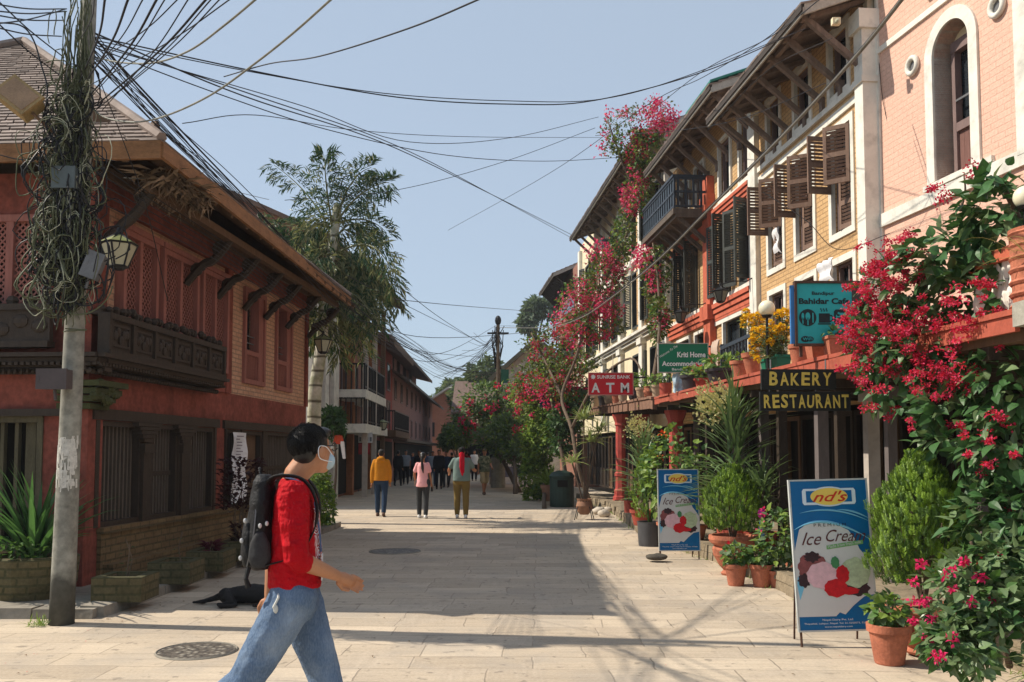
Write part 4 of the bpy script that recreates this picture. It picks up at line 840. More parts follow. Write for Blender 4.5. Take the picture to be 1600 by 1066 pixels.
for px_,py_ in ((1425,103),(1557,10)):
    u_,z_=Pk.hit(px_,py_,.03); m=MB(); pts=[(u_+.115*math.cos(k*PI/12),.03,z_+.115*math.sin(k*PI/12)) for k in range(25)]; m.tube(pts,.04,6,False); o=m.build('round_vent',WHITE,hp,smooth=True); m=MB(); m.prism([(u_+.09*math.cos(k*PI/8),z_+.09*math.sin(k*PI/8)) for k in range(16)],.0,.012); m.build('vent_hole',GREY,o)
m=MB(); a,b=au0+.02,au1-.10; framebox(m,a,b,az0+.02,azs+.15,.07,-.3,-.2); m.box(a,b,-.3,-.19,azs+.05,azs+.2); m.box(a+.06,b-.06,-.29,-.2,6.03,6.15); wn=m.build('window',FRW,hp)
m=MB()
for k in range(5): m.box(a+.07+k*(b-a-.14)/5,a+.065+(k+1)*(b-a-.14)/5,-.27,-.24,az0+.08,6.03)
m.build('board_panel',mat('reddish_boards',(.17,.085,.07),.8,.3,4,.4,stretch=(5,5,.6)),wn)
m=MB(); m.box(a+.05,b-.05,-.34,-.32,6.1,azs+.1); m.build('pane',GLASS,wn); m=MB(); m.prism([(ac+(aR-.02)*math.cos(k*PI/14),azs+.2+(aR-.22)*math.sin(k*PI/14)) for k in range(15)],-.3,-.26); m.build('tympanum',CREAM,wn)
m=MB(); m.box(a+.07,b-.07,-.22,-.2,6.45,6.48); m.build('inner_rail',GREY,wn); m=MB(); m.box(ac-.25,ac+.35,-.3,-.28,8.25,9.9); m.build('pane',GLASS,hp)
# terrace
te=fthing('terrace','long roof terrace over the ground floor shopfronts, edged with red boards and old tiles','terrace',Tf)
m=MB(); 
def sl(m,a,b,d0,d1,z0,z1): m.hexa([(a,d0,tz(a)+z0),(b,d0,tz(b)+z0),(b,d1,tz(b)+z0),(a,d1,tz(a)+z0)],[(a,d0,tz(a)+z1),(b,d0,tz(b)+z1),(b,d1,tz(b)+z1),(a,d1,tz(a)+z1)])
sl(m,-3,13.3,-3.2,-.05,-.10,.06); sl(m,13.3,26.5,-2.0,-.05,-.10,.06); m.build('deck',BWOOD,te)
m=MB(); a=-.2
while a<13.3:
    l=U(.7,1.3); b=min(13.3,a+l); j=U(-.012,.012); sl(m,a,b-.012,-.3,.05+j,.065+j*.5,.105+j*.5); sl(m,a,b-.01,.0,.035,-.05+j,.063); a=b
m.build('red_edge_board',mat('faded_red_paint',(.37,.085,.05),.8,.25,4,.35,dirt=.35),te)
m=MB(); a=13.35
while a<26.5: b=a+U(.25,.4); j=U(-.02,.02); sl(m,a,b-.015,-.35,.08+j,.06,.10+abs(j)); sl(m,a,b-.02,-.02,.05+j,-.16,.055); a=b
m.build('tile_edge',mat('brown_old_tile',(.22,.12,.08),.9,.35,5,.5,dirt=.4),te)
m=MB(); m.box(-3,-.25,.0,.08,2.44,2.60); m.build('stone_edge',CONC,te)
for k in range(22): 
    u=.3+k*1.2; m=MB(); sl(m,u,u+.09,-2.4 if u<13 else -1.8,-.06,-.2,-.1); m.build('joist',DWOOD,te)
sh_=fthing('shopfront','dark timber shopfront of folding doors below the terrace','shopfront',Rf)
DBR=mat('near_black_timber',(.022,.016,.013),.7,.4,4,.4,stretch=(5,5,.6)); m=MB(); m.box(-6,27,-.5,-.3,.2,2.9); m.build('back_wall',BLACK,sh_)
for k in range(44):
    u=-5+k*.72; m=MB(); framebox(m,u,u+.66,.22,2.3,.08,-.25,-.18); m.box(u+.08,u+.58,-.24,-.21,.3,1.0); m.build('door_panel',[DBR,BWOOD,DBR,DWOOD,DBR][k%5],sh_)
# white balusters at the near end
for k in range(9):
    u=Tf.hit(1532+9*k,470,-.25)[0]; m=MB(); c=(u,-.25,2.55)
    m.rings2([(.035,0),(.05,.02),(.03,.07),(.05,.16),(.055,.22),(.03,.32),(.045,.40),(.04,.46)],c,10); m.build('baluster',WHITE,te)
m=MB(); m.box(-3,Tf.hit(1525,470,-.25)[0]+.05,-.33,-.17,3.01,3.1); m.build('handrail',ORANGE,te)
# posts under the terrace
def tpost(px_,wd,mt,lab,d=-.45,base=False,name='timber_post'):
    u=Tf.hit(px_,700,d)[0]; o=thing(name,lab,'post',Tf.pt(u,d,.2),Tf.rz,'posts under the terrace'); h=tz(u)-.2-.2-.003; m=MB(); m.box(-wd/2,wd/2,-wd/2,wd/2,0,h) if not base else None
    if base:
        m.rings2([(.24,0),(.24,.12),(.20,.14),(.21,.3),(.17,.34),(.16,.7),(.19,.72),(.19,.8),(.15,.84),(.15,h-.35),(.18,h-.32),(.17,h-.25),(.21,h-.15),(.25,h-.04),(.25,h)],(0,0,0),8)
    m.build('shaft',mt,o); m=MB(); m.box(-wd*.75,wd*.75,-wd*.75,wd*.75,h-.14 if not base else -.02,h-.001 if not base else .03); m.build('cap' if not base else 'base_block',mt,o); return o
GPT=mat('grey_painted_post',(.13,.11,.105),.8,.2,4,.3,stretch=(4,4,1)); WPT=mat('white_painted_post',(.44,.39,.34),.8,.15,3,.3,dirt=.3); RPT=mat('red_pillar_paint',(.42,.07,.055),.6,.2,3,.25,dirt=.25)
tpost(1194,.12,GPT,'grey wooden post left of the bakery sign'); tpost(1222,.12,DWOOD,'black wooden post below the word bakery'); tpost(1284,.13,GPT,'grey wooden post in the middle of the restaurant doorway'); tpost(1313,.10,DWOOD,'thin dark post right of the restaurant doorway'); tpost(1362,.14,WPT,'broad white post behind the near ice cream board',-.9); tpost(1392,.1,GPT,'grey post between white post and near conifer',-.8); tpost(1533,.07,GPT,'slender grey post behind the near flowering bush',-.5)
tpost(1157,.11,GPT,'pale grey post behind the spiky palm plant',-.8); tpost(1108,.12,DWOOD,'dark post behind the far ice cream board'); tpost(1088,.1,GPT,'grey post between the red pillar and the spiky plant',-.9)
tpost(970,.3,RPT,'thick red carved pillar at the far terrace step',-.25,True,'red_pillar'); tpost(1056,.26,RPT,'red carved pillar above the plant pots mid terrace',-.5,True,'red_pillar'); tpost(1003,.26,RPT,'red pillar partly hidden by the spiky plants',-1.0,True,'red_pillar')
tpost(905,.2,DWOOD,'blackened post at the far end of the terrace'); tpost(932,.1,DWOOD,'thin black post left of the red pillar',-1)
# railings
def railing(a,b,lab,d=-.35,h=.75,n=9,base=.12):
    u0,u1=sorted((Tf.hit(a,560,d)[0],Tf.hit(b,560,d)[0])); o=thing('railing',lab,'railing',Tf.pt(u0,d,tz(u0)+.06),Tf.rz); l=u1-u0; m=MB(); m.box(0,l,-.025,.025,h-.06,h); m.box(0,l,-.02,.02,base-.04,base); m.box(0,.05,-.03,.03,0,h+.04); m.box(l-.05,l,-.03,.03,0,h+.04); m.build('frame',BLU,o)
    for k in range(n): x=.05+(l-.1)*(k+.5)/n; m=MB(); m.box(x-.018,x+.018,-.015,.015,base,h-.06); m.build('bar',BLU,o)
    return o
railing(1128,1176,'black slatted railing on the terrace beside the marigolds'); railing(990,1046,'dark railing on the far terrace behind the red bank sign',-.9,.7,14); railing(1078,1122,'black railing behind the green guesthouse sign',-1.5,.7,10)
drape('draped_cloth','beige cloth thrown over the terrace railing right of the green sign','cloth',Tf.pt(Tf.hit(1120,540,-.4)[0],-.4,tz(9)+.95),.42,.8,mat('beige_cloth',(.5,.38,.3),.9,.15,6,.3),Tf.rz,5)
drape('printed_cloth','blue and white printed cloth hanging below the green guesthouse sign','cloth',at(1064,583,17.0)+Vector((0,.06,0)),.28,.36,mat('blue_white_print',(.45,.58,.75),.8,.45,18,.1),0,6)
# cage lanterns and eave lamp
for px_,py_,lab in ((1126,464,'black cage lantern hanging from an arm beneath the orange house shutters'),(1063,497,'black cage lantern farther along the orange house, above the green sign')):
    u_,z_=Rf.hit(px_,py_,.75); lantern('cage_lantern',lab,Rf.pt(u_,.75,z_+.16),.42,Rf.pt(u_-.1,.0,z_+.4),True)
def globe(px_,py_,Y,r,base,lab):
    c=at(px_,py_,Y); o=thing('globe_lamp',lab,'lamp',(c.x,c.y,base)); m=MB(); m.ell((0,0,c.z-base),(r,r,r),20,12); m.build('globe',mat('milk_glass',(.75,.70,.52),.25,.05,3,0,spec=.5),o,smooth=True); m=MB(); m.tube([(0,0,0),(0,0,c.z-base-r*.9)],.018,6); m.rings2([(.05,c.z-base-r*1.15),(.07,c.z-base-r*.85)],(0,0,0),10); m.build('post',METAL,o)
globe(1198,482,11.4,.105,2.62,'round milky globe lamp beside the marigolds'); globe(1602,308,6.2,.08,2.6,'pale globe lamp at the right edge above the big clay pot')
c=at(1306,34,13); o=thing('bulb_socket','square white bulb socket under the nearest right eaves','lamp',c); m=MB(); m.box(-.06,.06,-.04,.04,-.05,.05); m.build('plate',CREAM,o); m=MB(); m.ell((0,-.06,-.02),(.035,.05,.035),8,6); m.build('bulb',GLZ,o)
# street-end hut with thatch-grey roof
ht=thing('hut','white walled house with a sloping grey thatch-like roof beyond the far pole','house',(1.4,50,0)); m=MB(); m.box(-1.9,1.9,0,7,0,6.3); m.add([(-1.9,0,6.3),(1.9,0,6.3),(0,0,8.0),(-1.9,7,6.3),(1.9,7,6.3),(0,7,8.0)],[(0,1,2),(3,5,4),(0,2,5,3),(1,4,5,2)]); m.build('wall',WHITE,ht)
m=MB(); m.slab([(-2.7,-.5,5.75),(0,-.5,8.1),(0,8,8.1),(-2.7,8,5.75)],-.22); m.slab([(2.7,-.5,5.75),(0,-.5,8.1),(0,8,8.1),(2.7,8,5.75)],.22)
m.build('roof',mat('mossy_thatch',(.20,.19,.13),.95,.4,4,.8,dirt=.3),ht); m=MB(); m.box(-1.94,-1.9,1,2,3.2,4.6); m.build('window',BLACK,ht)
m=MB(); m.box(-.6,.4,-.05,0,3.2,4.8); m.build('window',BLACK,ht)
gs=thing('shop_sign','small dark green sign board beside the far utility pole','sign',at(789,588,46)); m=MB(); m.box(-.2,.2,-.02,.02,-.35,.35); m.build('board',mat('sign_green_dark',(.02,.14,.08),.5,.1,4,0),gs)
# ---------- far left row
Fl=Frame(-6.2,25,-7.3,84,-1)
fu=lambda x,y=600: Fl.hit(x,y)[0]
def frow(name,lab,xa,xb,ztop,wm,u0=None,u1=None,roof=True,ov=.9,pitch=24,wins=(),trim=None,d=0,rm=None):
    a=fu(xa) if u0 is None else u0; b=fu(xb) if u1 is None else u1
    h=fthing(name,lab,'house',Fl); m=MB(-1); m.box(a,b-.02,-7,d,0,ztop); m.build('wall',wm,h)
    for (wx0,wx1,z0,z1) in wins:
        p,q=fu(wx0),fu(wx1); f=MB(-1); framebox(f,p,q,z0,z1,.08,d-.01,d+.05); w_=f.build('window',trim or FRW,h); g=MB(-1); g.box(p+.07,q-.07,d,d+.02,z0+.07,z1-.07); g.build('pane',GLASS,w_)
    if roof:
        tn=math.tan(R_(pitch)); zr=ztop+(3.5)*tn; m=MB(-1); e=.25
        for dd,s in ((ov,1),(-7-ov,-1)):
            ze=ztop-ov*tn; m.hexa([(a-e,d+dd,ze),(b+e,d+dd,ze),(b+e,d-3.5,zr-.001*s),(a-e,d-3.5,zr-.001*s)],[(a-e,d+dd,ze+.14),(b+e,d+dd,ze+.14),(b+e,d-3.5,zr+.14),(a-e,d-3.5,zr+.14)])
        m.build('roof',rm or mat('old_roof_tiles',(.15,.10,.08),.9,.35,3,.6,stretch=(3,1,1)),h); m=MB(-1); m.box(a-e,b+e,d+ov,d+ov+.05,ztop-ov*tn-.06,ztop-ov*tn+.16); m.build('fascia',BWOOD,h)
        m=MB(-1); m.add([(a+.01,d,ztop),(a+.01,d-7,ztop),(a+.01,d-3.5,zr-.02),(a+.3,d,ztop),(a+.3,d-7,ztop),(a+.3,d-3.5,zr-.02)],[(0,1,2),(3,5,4),(0,2,5,3),(1,4,5,2)]); m.build('gable',wm,h)
    return h,a,b
def fbalc(h,a,b,z,d=1.0,slabm=WHITE,n=14,rh=.95,rm=METAL):
    m=MB(-1); m.box(a,b,0,d,z-.32,z); m.build('balcony_slab',slabm,h); m=MB(-1); m.box(a,b,d-.08,d-.03,z+rh-.06,z+rh); m.box(a,b,d-.08,d-.03,z+.08,z+.13); m.box(a,a+.05,0,d-.08,z+rh-.06,z+rh)
    for k in range(n+1): u=a+(b-a-.05)*k/n; m.box(u,u+.045,d-.08,d-.03,z,z+rh)
    for k in range(6): m.box(a,a+.05,k*d/6,k*d/6+.04,z,z+rh)
    m.build('balcony_railing',rm,h)
h1,a,b=frow('house','narrow brick house with tall white pillars just past the palm trunk',478,523,8.4,BRK_F,wins=[(490,500,5.2,6.9),(506,513,5.2,6.9),(490,500,2.9,4.4),(506,513,2.9,4.4)])
for x0,x1 in ((478,488),(500,506),(514,522)): p,q=fu(x0),fu(x1); m=MB(-1); m.box(p,q,0,.18,.0,7.9); m.build('white_pillar',WHITE,h1)
h2,a,b=frow('house','brick house with two white-edged balconies and dark railings','x' and 523,577,8.8,BRK_F,wins=[(533,540,6.2,7.9),(551,558,6.2,7.9),(564,571,6.2,7.9),(533,540,3.6,5.2),(551,558,3.6,5.2),(564,571,3.6,5.2)],ov=1.5)
fbalc(h2,a+.1,fu(563),Fl.hit(525,588,1)[1],1.1); fbalc(h2,a+.1,fu(566),Fl.hit(530,654,1)[1],1.1)
for x in (528,545,561): p=fu(x); m=MB(-1); m.box(p,p+.18,.9,1.08,0,7.6); m.build('balcony_post',WPT if x<550 else BWOOD,h2)
m=MB(-1); m.box(a+.3,b-.5,.0,.9,2.4,2.55); m.build('shop_canopy',BWOOD,h2); m=MB(-1); m.box(a+.5,b-.5,-.01,.06,.1,2.4); m.build('shopfront',BLACK,h2)
for x in (540,573): p=fu(x); m=MB(-1); m.box(p,p+.35,.0,.3,0,6.8); m.build('brick_pier',mat('orange_brick_pier',(.36,.15,.07),.9,.25,5,.5),h2)
h3,a,b=frow('house','dark red house with a black-railed balcony left of the tallest brick house',577,613,7.0,mat('deep_red_wall',(.26,.06,.045),.9,.3,3,.3),wins=[(583,589,4.9,6.4),(594,599,4.9,6.4),(604,609,4.9,6.4),(583,589,3.2,4.4),(604,609,3.2,4.4)],ov=1.1)
fbalc(h3,fu(586),fu(612),Fl.hit(600,668,1)[1],1.0,BWOOD,22); m=MB(-1); m.box(a+.4,b-.4,-.01,.06,.1,2.2); m.build('shopfront',BLACK,h3)
PUR=brick('dusty_purple_brick',(.24,.12,.105),(.30,.16,.14),(.22,.15,.13),.3,.1,.014)
h4,a,b=frow('house','tall dusty brick house with a set-back top storey and a sloping lower roof',613,676,Fl.hit(676,585)[1]-.4,PUR,wins=[(629+i*7.5,633+i*7.5,7.3,8.9) for i in range(6)],ov=1.4,pitch=14,d=-1.5)
m=MB(-1); zt4=Fl.hit(676,622)[1]; m.box(a,b,-1.6,-.01,0,zt4-.5); m.build('lower_wall',PUR,h4); m=MB(-1); m.hexa([(a-.3,1.0,zt4-1.1),(b+.3,1.0,zt4-1.1),(b+.3,-1.5,zt4+.4),(a-.3,-1.5,zt4+.4)],[(a-.3,1.0,zt4-.95),(b+.3,1.0,zt4-.95),(b+.3,-1.5,zt4+.55),(a-.3,-1.5,zt4+.55)]); m.build('lower_roof',mat('grey_slate_far',(.15,.14,.13),.9,.35,3,.6),h4)
for i in range(9):
    for z0 in (4.6,2.6):
        p=a+1+i*(b-a-2)/9; f=MB(-1); framebox(f,p,p+1.0,z0,z0+1.25,.1,-.02,.04); w_=f.build('window',FRW,h4); g=MB(-1); g.box(p+.08,p+.92,0,.015,z0+.08,z0+1.17); g.build('pane',GLASS,w_)
m=MB(-1); m.box(a+.5,b-.5,-.0,.8,2.25,2.4); m.build('shop_canopy',GWOOD,h4); m=MB(-1); m.box(a+1,b-1,-.005,.05,.05,2.2); m.build('shopfront',BLACK,h4)
# end of the street
e1=thing('house','low brick house with a pale metal roof at the street end','house',(-6.2,88,0)); m=MB(); m.box(-3,4,0,9,0,6.0); m.build('wall',BRK_F,e1); m=MB(); m.slab([(-3.6,-1,5.6),(.5,-1,8.2),(.5,10,8.2),(-3.6,10,5.6)],.15); m.slab([(.5,-1,8.2),(4.6,-1,5.6),(4.6,10,5.6),(.5,10,8.2)],.15); m.build('roof',mat('pale_metal_roof',(.4,.38,.36),.6,.2,3,.2),e1); m=MB(); m.add([(-3,0,6),(4,0,6),(.5,0,8.1),(-3,.2,6),(4,.2,6),(.5,.2,8.1)],[(0,1,2),(3,5,4),(0,2,5,3),(1,4,5,2)]); m.build('gable',BRK_F,e1)
for k in range(3): m=MB(); m.box(-2.4+k*2.2,-1.4+k*2.2,-.06,.0,3.2,4.6); m.build('window',GLASS,e1)
e2=thing('house','orange brick gabled house at the street end under the hill','house',(-4.2,100,0)); m=MB(); m.box(-4,5,0,9,0,7.6); m.add([(-4,0,7.6),(5,0,7.6),(.5,0,10.4),(-4,9,7.6),(5,9,7.6),(.5,9,10.4)],[(0,1,2),(3,5,4),(0,2,5,3),(1,4,5,2)]); m.build('wall',mat('orange_brick_far',(.38,.17,.09),.9,.25,1,.4),e2); m=MB(); m.slab([(-4.6,-.6,7.3),(.5,-.6,10.5),(.5,10,10.5),(-4.6,10,7.3)],.15); m.slab([(.5,-.6,10.5),(5.6,-.6,7.3),(5.6,10,7.3),(.5,10,10.5)],.15); m.build('roof',mat('red_tile_far',(.28,.13,.09),.9,.3,2,.5),e2)
for k in range(3): m=MB(); m.box(-3+k*2.6,-2+k*2.6,-.06,.0,4.5,6); m.build('window',GLASS,e2)
e3=thing('house','dark shuttered house closing the street behind the crowd','house',(-1.5,70,0)); m=MB(); m.box(-2.6,6,0,8,0,5); m.build('wall',BRK_F,e3); m=MB(); m.slab([(-3.2,-1.2,4.6),(6.4,-1.2,4.6),(6.4,4,7.4),(-3.2,4,7.4)],.15); m.build('roof',mat('old_roof_tiles',(.15,.10,.08)),e3); m=MB(); m.box(-2.2,5,-.06,0,.1,2.3); m.build('shopfront',BLACK,e3)
# hill
m=MB(); N=40; vs=[]; fs=[]
for j in range(14):
    for i in range(N+1):
        x=-220+440*i/N; y=112+j*24; h=j/13; z=(18+7*math.sin(i*.5+1)+6*noise.noise(Vector((i*.3,j*.4,3)))+ (26 if i>N*.53 else 0)*min(1,max(0,(i-N*.53)/6)))*math.sin(min(1,h*1.3)*PI/2); vs.append((x,y,z-.5))
fs=[(j*(N+1)+i,j*(N+1)+i+1,(j+1)*(N+1)+i+1,(j+1)*(N+1)+i) for j in range(13) for i in range(N)]; m.add(vs,fs); tag(m.build('hill',mat('wooded_hill',(.05,.075,.035),.95,.4,.15,.8),smooth=True),kind='structure')
# street furniture of the middle distance
dl=thing('street_lamp','twin-globe street lamp post at the far left of the street','street lamp',ground(641,735)); m=MB(); m.tube([(0,0,0),(0,0,3.6)],[.09,.05],8); m.build('post',BWOOD,dl); m=MB(); m.tube([(-.6,0,3.5),(-.5,0,3.2),(0,0,3.3),(.5,0,3.2),(.6,0,3.5)],.03,5); m.build('arm',METAL,dl)
for x in (-.6,.6,0): m=MB(); m.ell((x,0,3.75 if x else 4.0),(.17,.17,.2),12,8); m.build('globe',mat('milk_glass',(.75,.70,.52)),dl,smooth=True)
il=thing('street_lamp','ornate rust-brown lamp post rising behind the metal bench','street lamp',ground(543,752)); m=MB(); m.rings2([(.2,0),(.2,.3),(.12,.4),(.12,1),(.08,1.1),(.06,3.0),(.05,4.2)],(0,0,0),10); m.build('post',mat('rust_brown_iron',(.12,.05,.035),.7,.3,6,.3),il); m=MB()
for s in (-1,1): m.tube([(s*(.05+.25*k/8+.1*math.sin(k)),0,3.2+.35*math.sin(k*.5)) for k in range(12)],.025,4); 
m.tube([(-.7,0,3.6),(.7,0,3.6)],.02,4); m.build('scroll_arm',METAL,il)
p=Fl.pt(fu(570),1.0,0); lantern('hanging_lantern','dark lantern hanging beneath the lower white balcony, far left',Fl.pt(fu(555),1.15,2.9),.55,Fl.pt(fu(555),1.0,3.2))
def board(name,lab,cat,x0,y0,x1,y1,Y,m_,th=.03,rz=0):
    a=at(x0,y1,Y); b=at(x1,y0,Y); o=thing(name,lab,cat,(a.x,Y,a.z),rz); w_=b.x-a.x; h=b.z-a.z; m=MB(); m.box(0,w_,0,th,0,h); m.build('board',m_,o); return o,w_,h
o,w_,h=board('shop_banner','white printed banner with grey pictures under the far balcony','banner',560,676,582,692,33,mat('white_banner',(.6,.6,.6),.7,.1,3,0)); m=MB()
for k in range(4): m.box(.03+k*w_/4,w_/4*(k+.8),-.008,-.002,.05,h*.55); 
m.build('pictures',mat('grey_print',(.14,.16,.18),.8,.5,20,0),o); text(o,'MENU',.06,h*.66,w_*.8,h*.22,METAL) if 0 else None
o,w_,h=board('shop_banner','dark red banner below the white printed banner, far left','banner',560,693,578,710,33,mat('dull_red_banner',(.35,.03,.03),.7,.2,3,0))
hg_=thing('hanging_clothes','orange jacket and pale trousers hung out beside the leafy bush','clothes',at(529,688,27)); hg_.scale=(.55,.55,.6); m=MB(); m.rings([(0,0,.28,.06,.05),(0,0,.22,.17,.07),(0,0,0,.16,.07),(0,0,-.2,.17,.07)],12); m.limb([(-.16,0,.2),(-.25,0,-.1)],[.06,.05]); m.limb([(.16,0,.2),(.25,0,-.1)],[.06,.05]); organic(m,'jacket',mat('orange_fabric',(.5,.07,.03),.9,.15,6,.2),hg_,.025); m=MB(); m.limb([(.25,0,-.1),(.36,0,-.9)],[.07,.05]); m.limb([(.15,0,-.1),(.28,0,-.9)],[.07,.05]); organic(m,'trousers',CLW,hg_,.025)
bb=thing('parked_pallet_bench','grey-blue stone seat beside the far pole collar','bench',ground(790,757)); m=MB(); m.box(-.9,.9,-.25,.25,.38,.46); m.build('seat',mat('blue_grey_slab',(.2,.2,.26),.7,.2,4,.2),bb)
m=MB(); m.box(-.9,.9,.2,.27,.46,.9); m.build('backrest',mat('blue_grey_slab',(.2,.2,.26)),bb)
for x in (-.75,.75): m=MB(); m.box(x-.08,x+.08,-.2,.2,0,.38); m.build('leg',CONC,bb)
bb.name='stone_bench'
# ---------- vegetation
def blobs_sample(bl,n,rn,shell=.55,gap=.0,gs=1.5):
    """points in a union of ellipsoids given as (px,py,Y,rx_px,ry_px,depth_m)"""
    E=[]
    for b in bl:
        c=at(b[0],b[1],b[2]); k=b[2]/FOC; E.append((c,Vector((b[3]*k,b[5] if len(b)>5 else (b[3]+b[4])*.5*k,b[4]*k)),b[3]*b[4]))
    W=sum(e[2] for e in E); out=[]; tries=0
    while len(out)<n and tries<n*12:
        tries+=1; r=rn.uniform(0,W)
        for e in E:
            r-=e[2]
            if r<=0: break
        d=Vector((rn.gauss(0,1),rn.gauss(0,1),rn.gauss(0,1))).normalized(); q=(shell+(1-shell)*rn.random()) if rn.random()<.75 else rn.random()**.4
        p=e[0]+Vector((d.x*e[1].x,d.y*e[1].y,d.z*e[1].z))*q*(1+.25*noise.noise(e[0]+d*2.2))
        if gap and noise.noise(p*gs)<-.35+gap: continue
        out.append((p,d))
    return out
def ovate(m,p,d,nrm,L_,W_,curl=.18):
    d=d.normalized(); x=d.cross(nrm); x=x.normalized() if x.length>1e-4 else d.orthogonal().normalized(); n=x.cross(d); o=len(m.v)
    prof=((0,.12),(.18,.8),(.42,1),(.7,.62),(1,.02))
    for t_,w_ in prof:
        c=p+d*L_*t_-n*(curl*L_*t_*t_)
        for s in (-1,0,1): q=c+x*s*w_*W_*.5+n*(abs(s)*W_*.13*w_); m.v.append((q.x,q.y,q.z))
    for k in range(4):
        for j in (0,1): m.f.append((o+k*3+j,o+k*3+j+1,o+k*3+j+4,o+k*3+j+3)); m.mi.append(m.cur)
def foliage(name,par,bl,n,L_,W_,mats,seed=1,gap=0,gs=1.5,up=.5,fn=None,shell=.55,droop=0):
    rn=random.Random(seed); m=MB(); world=par is not None
    for p,d in blobs_sample(bl,n,rn,shell,gap,gs):
        m.cur=rn.choices(range(len(mats)),[1+2*(i==0) for i in range(len(mats))])[0]
        dr=(d+Vector((rn.gauss(0,.7),rn.gauss(0,.7),rn.gauss(-droop,.6)))); nr=d*.6+Vector((rn.gauss(0,.4),rn.gauss(0,.4),up+rn.random()*.6)); (fn or m.leaf)(*( (m,) if fn else ()),p,dr,nr,L_*rn.uniform(.55,1.3),W_*rn.uniform(.6,1.2))
    return m.build(name,mats,par,world=world,recalc=False)
def blossoms(name,par,bl,nc,k,rad,s_,mats,seed=2,flat=1.0,extra=()):
    rn=random.Random(seed); m=MB(); C=[p for p,d in blobs_sample(bl,nc,rn,.7)]+list(extra)
    for c in C:
        R0=rad*rn.uniform(.5,1.25)
        for _ in range(int(k*rn.uniform(.5,1.4))):
            d=Vector((rn.gauss(0,1),rn.gauss(0,1),rn.gauss(0,1)*flat)); d=d*(.55/max(.3,d.length))*rn.uniform(.4,1.5); m.cur=rn.randrange(len(mats)); m.leaf(c+d*R0,d+Vector((rn.gauss(0,.5),rn.gauss(0,.5),rn.gauss(0,.5))),Vector((rn.gauss(0,1),rn.gauss(0,1),1)),s_*rn.uniform(.7,1.3),s_*.75)
    return m.build(name,mats,par,world=True,recalc=False)
def trunk(name,par,pts,r,mt=BARK,world=True):
    m=MB(); P=spl(pts,5); m.tube(P,[r*(1-.65*i/len(P)) for i in range(len(P))],7); return m.build(name,mt,par,world=world,smooth=True)
# fishtail palm
def palmw(px,py,Y): return at(px,py,Y)
pb=ground(492,795); pb=Vector((at(493,700,20.6).x,20.6,0)); pa=thing('palm_tree','tall fishtail palm with ringed pale trunk beyond the brick house','palm tree',pb)
t=NT('ringed_palm_bark'); wv=t.n.new('ShaderNodeTexWave'); wv.bands_direction='Z'; wv.inputs['Scale'].default_value=.9; wv.inputs['Distortion'].default_value=2.5; wv.inputs['Detail'].default_value=3; t.l.new(t.tc.outputs['Object'],wv.inputs['Vector'])
c=t.mix(t.ramp(wv.outputs['Fac'],[(.0,(1,1,1)),(.12,(0,0,0))]),t.ramp(t.noise(4,5),[(.35,(.28,.29,.19)),(.65,(.62,.59,.50))]),(.10,.09,.06)); t.base(c); t.b.inputs['Roughness'].default_value=.9; t.bump(wv.outputs['Fac'],.4,.02)
tp=[palmw(493,712,20.6),palmw(491,640,20.6),palmw(495,590,20.6),palmw(502,540,20.6),palmw(508,470,20.6),palmw(520,380,20.7),palmw(528,320,20.8)]; tp[0]=pb+Vector((0,0,0)); m=MB(); P=spl(tp,5); m.tube(P,[.17-.07*i/len(P) for i in range(len(P))],12); m.build('trunk',t.m,pa,world=True,smooth=True)
m=MB(); rn=random.Random(21); PL=leafmat('palm_leaf',(.045,.095,.04),.4,.25,.4); PL2=leafmat('palm_leaf_pale',(.22,.23,.11),.3,.3,.45)
fr_=[((512,480),(430,380),(405,345),0),((520,370),(490,300),(428,258),0),((520,360),(505,270),(508,242),0),((525,350),(560,290),(608,285),0),((525,345),(545,270),(580,262),0),((522,380),(470,350),(432,352),0),((522,400),(590,350),(618,440),1),((520,420),(590,380),(622,478),1),((515,440),(570,400),(600,470),1),((512,460),(560,440),(585,505),1),((515,430),(455,400),(430,470),1),((512,470),(470,440),(455,500),1),((510,500),(545,480),(570,545),1),((508,510),(480,500),(485,545),1),((520,380),(555,320),(575,380),1),((522,360),(490,330),(470,385),1),((525,350),(575,330),(605,365),0),((518,400),(540,380),(560,450),1),((518,405),(495,380),(480,440),1),((510,500),(520,500),(530,560),1)]
st_=MB()
fr_=fr_+[((a[0]+rn.uniform(-5,5),a[1]+rn.uniform(0,14)),(b[0]*.85+c[0]*.1+a[0]*.05+rn.uniform(-12,12),b[1]+rn.uniform(0,26)),(c[0]*.86+a[0]*.14+rn.uniform(-9,9),c[1]+rn.uniform(2,34)),1) for a,b,c,d in fr_[5:13:2]]
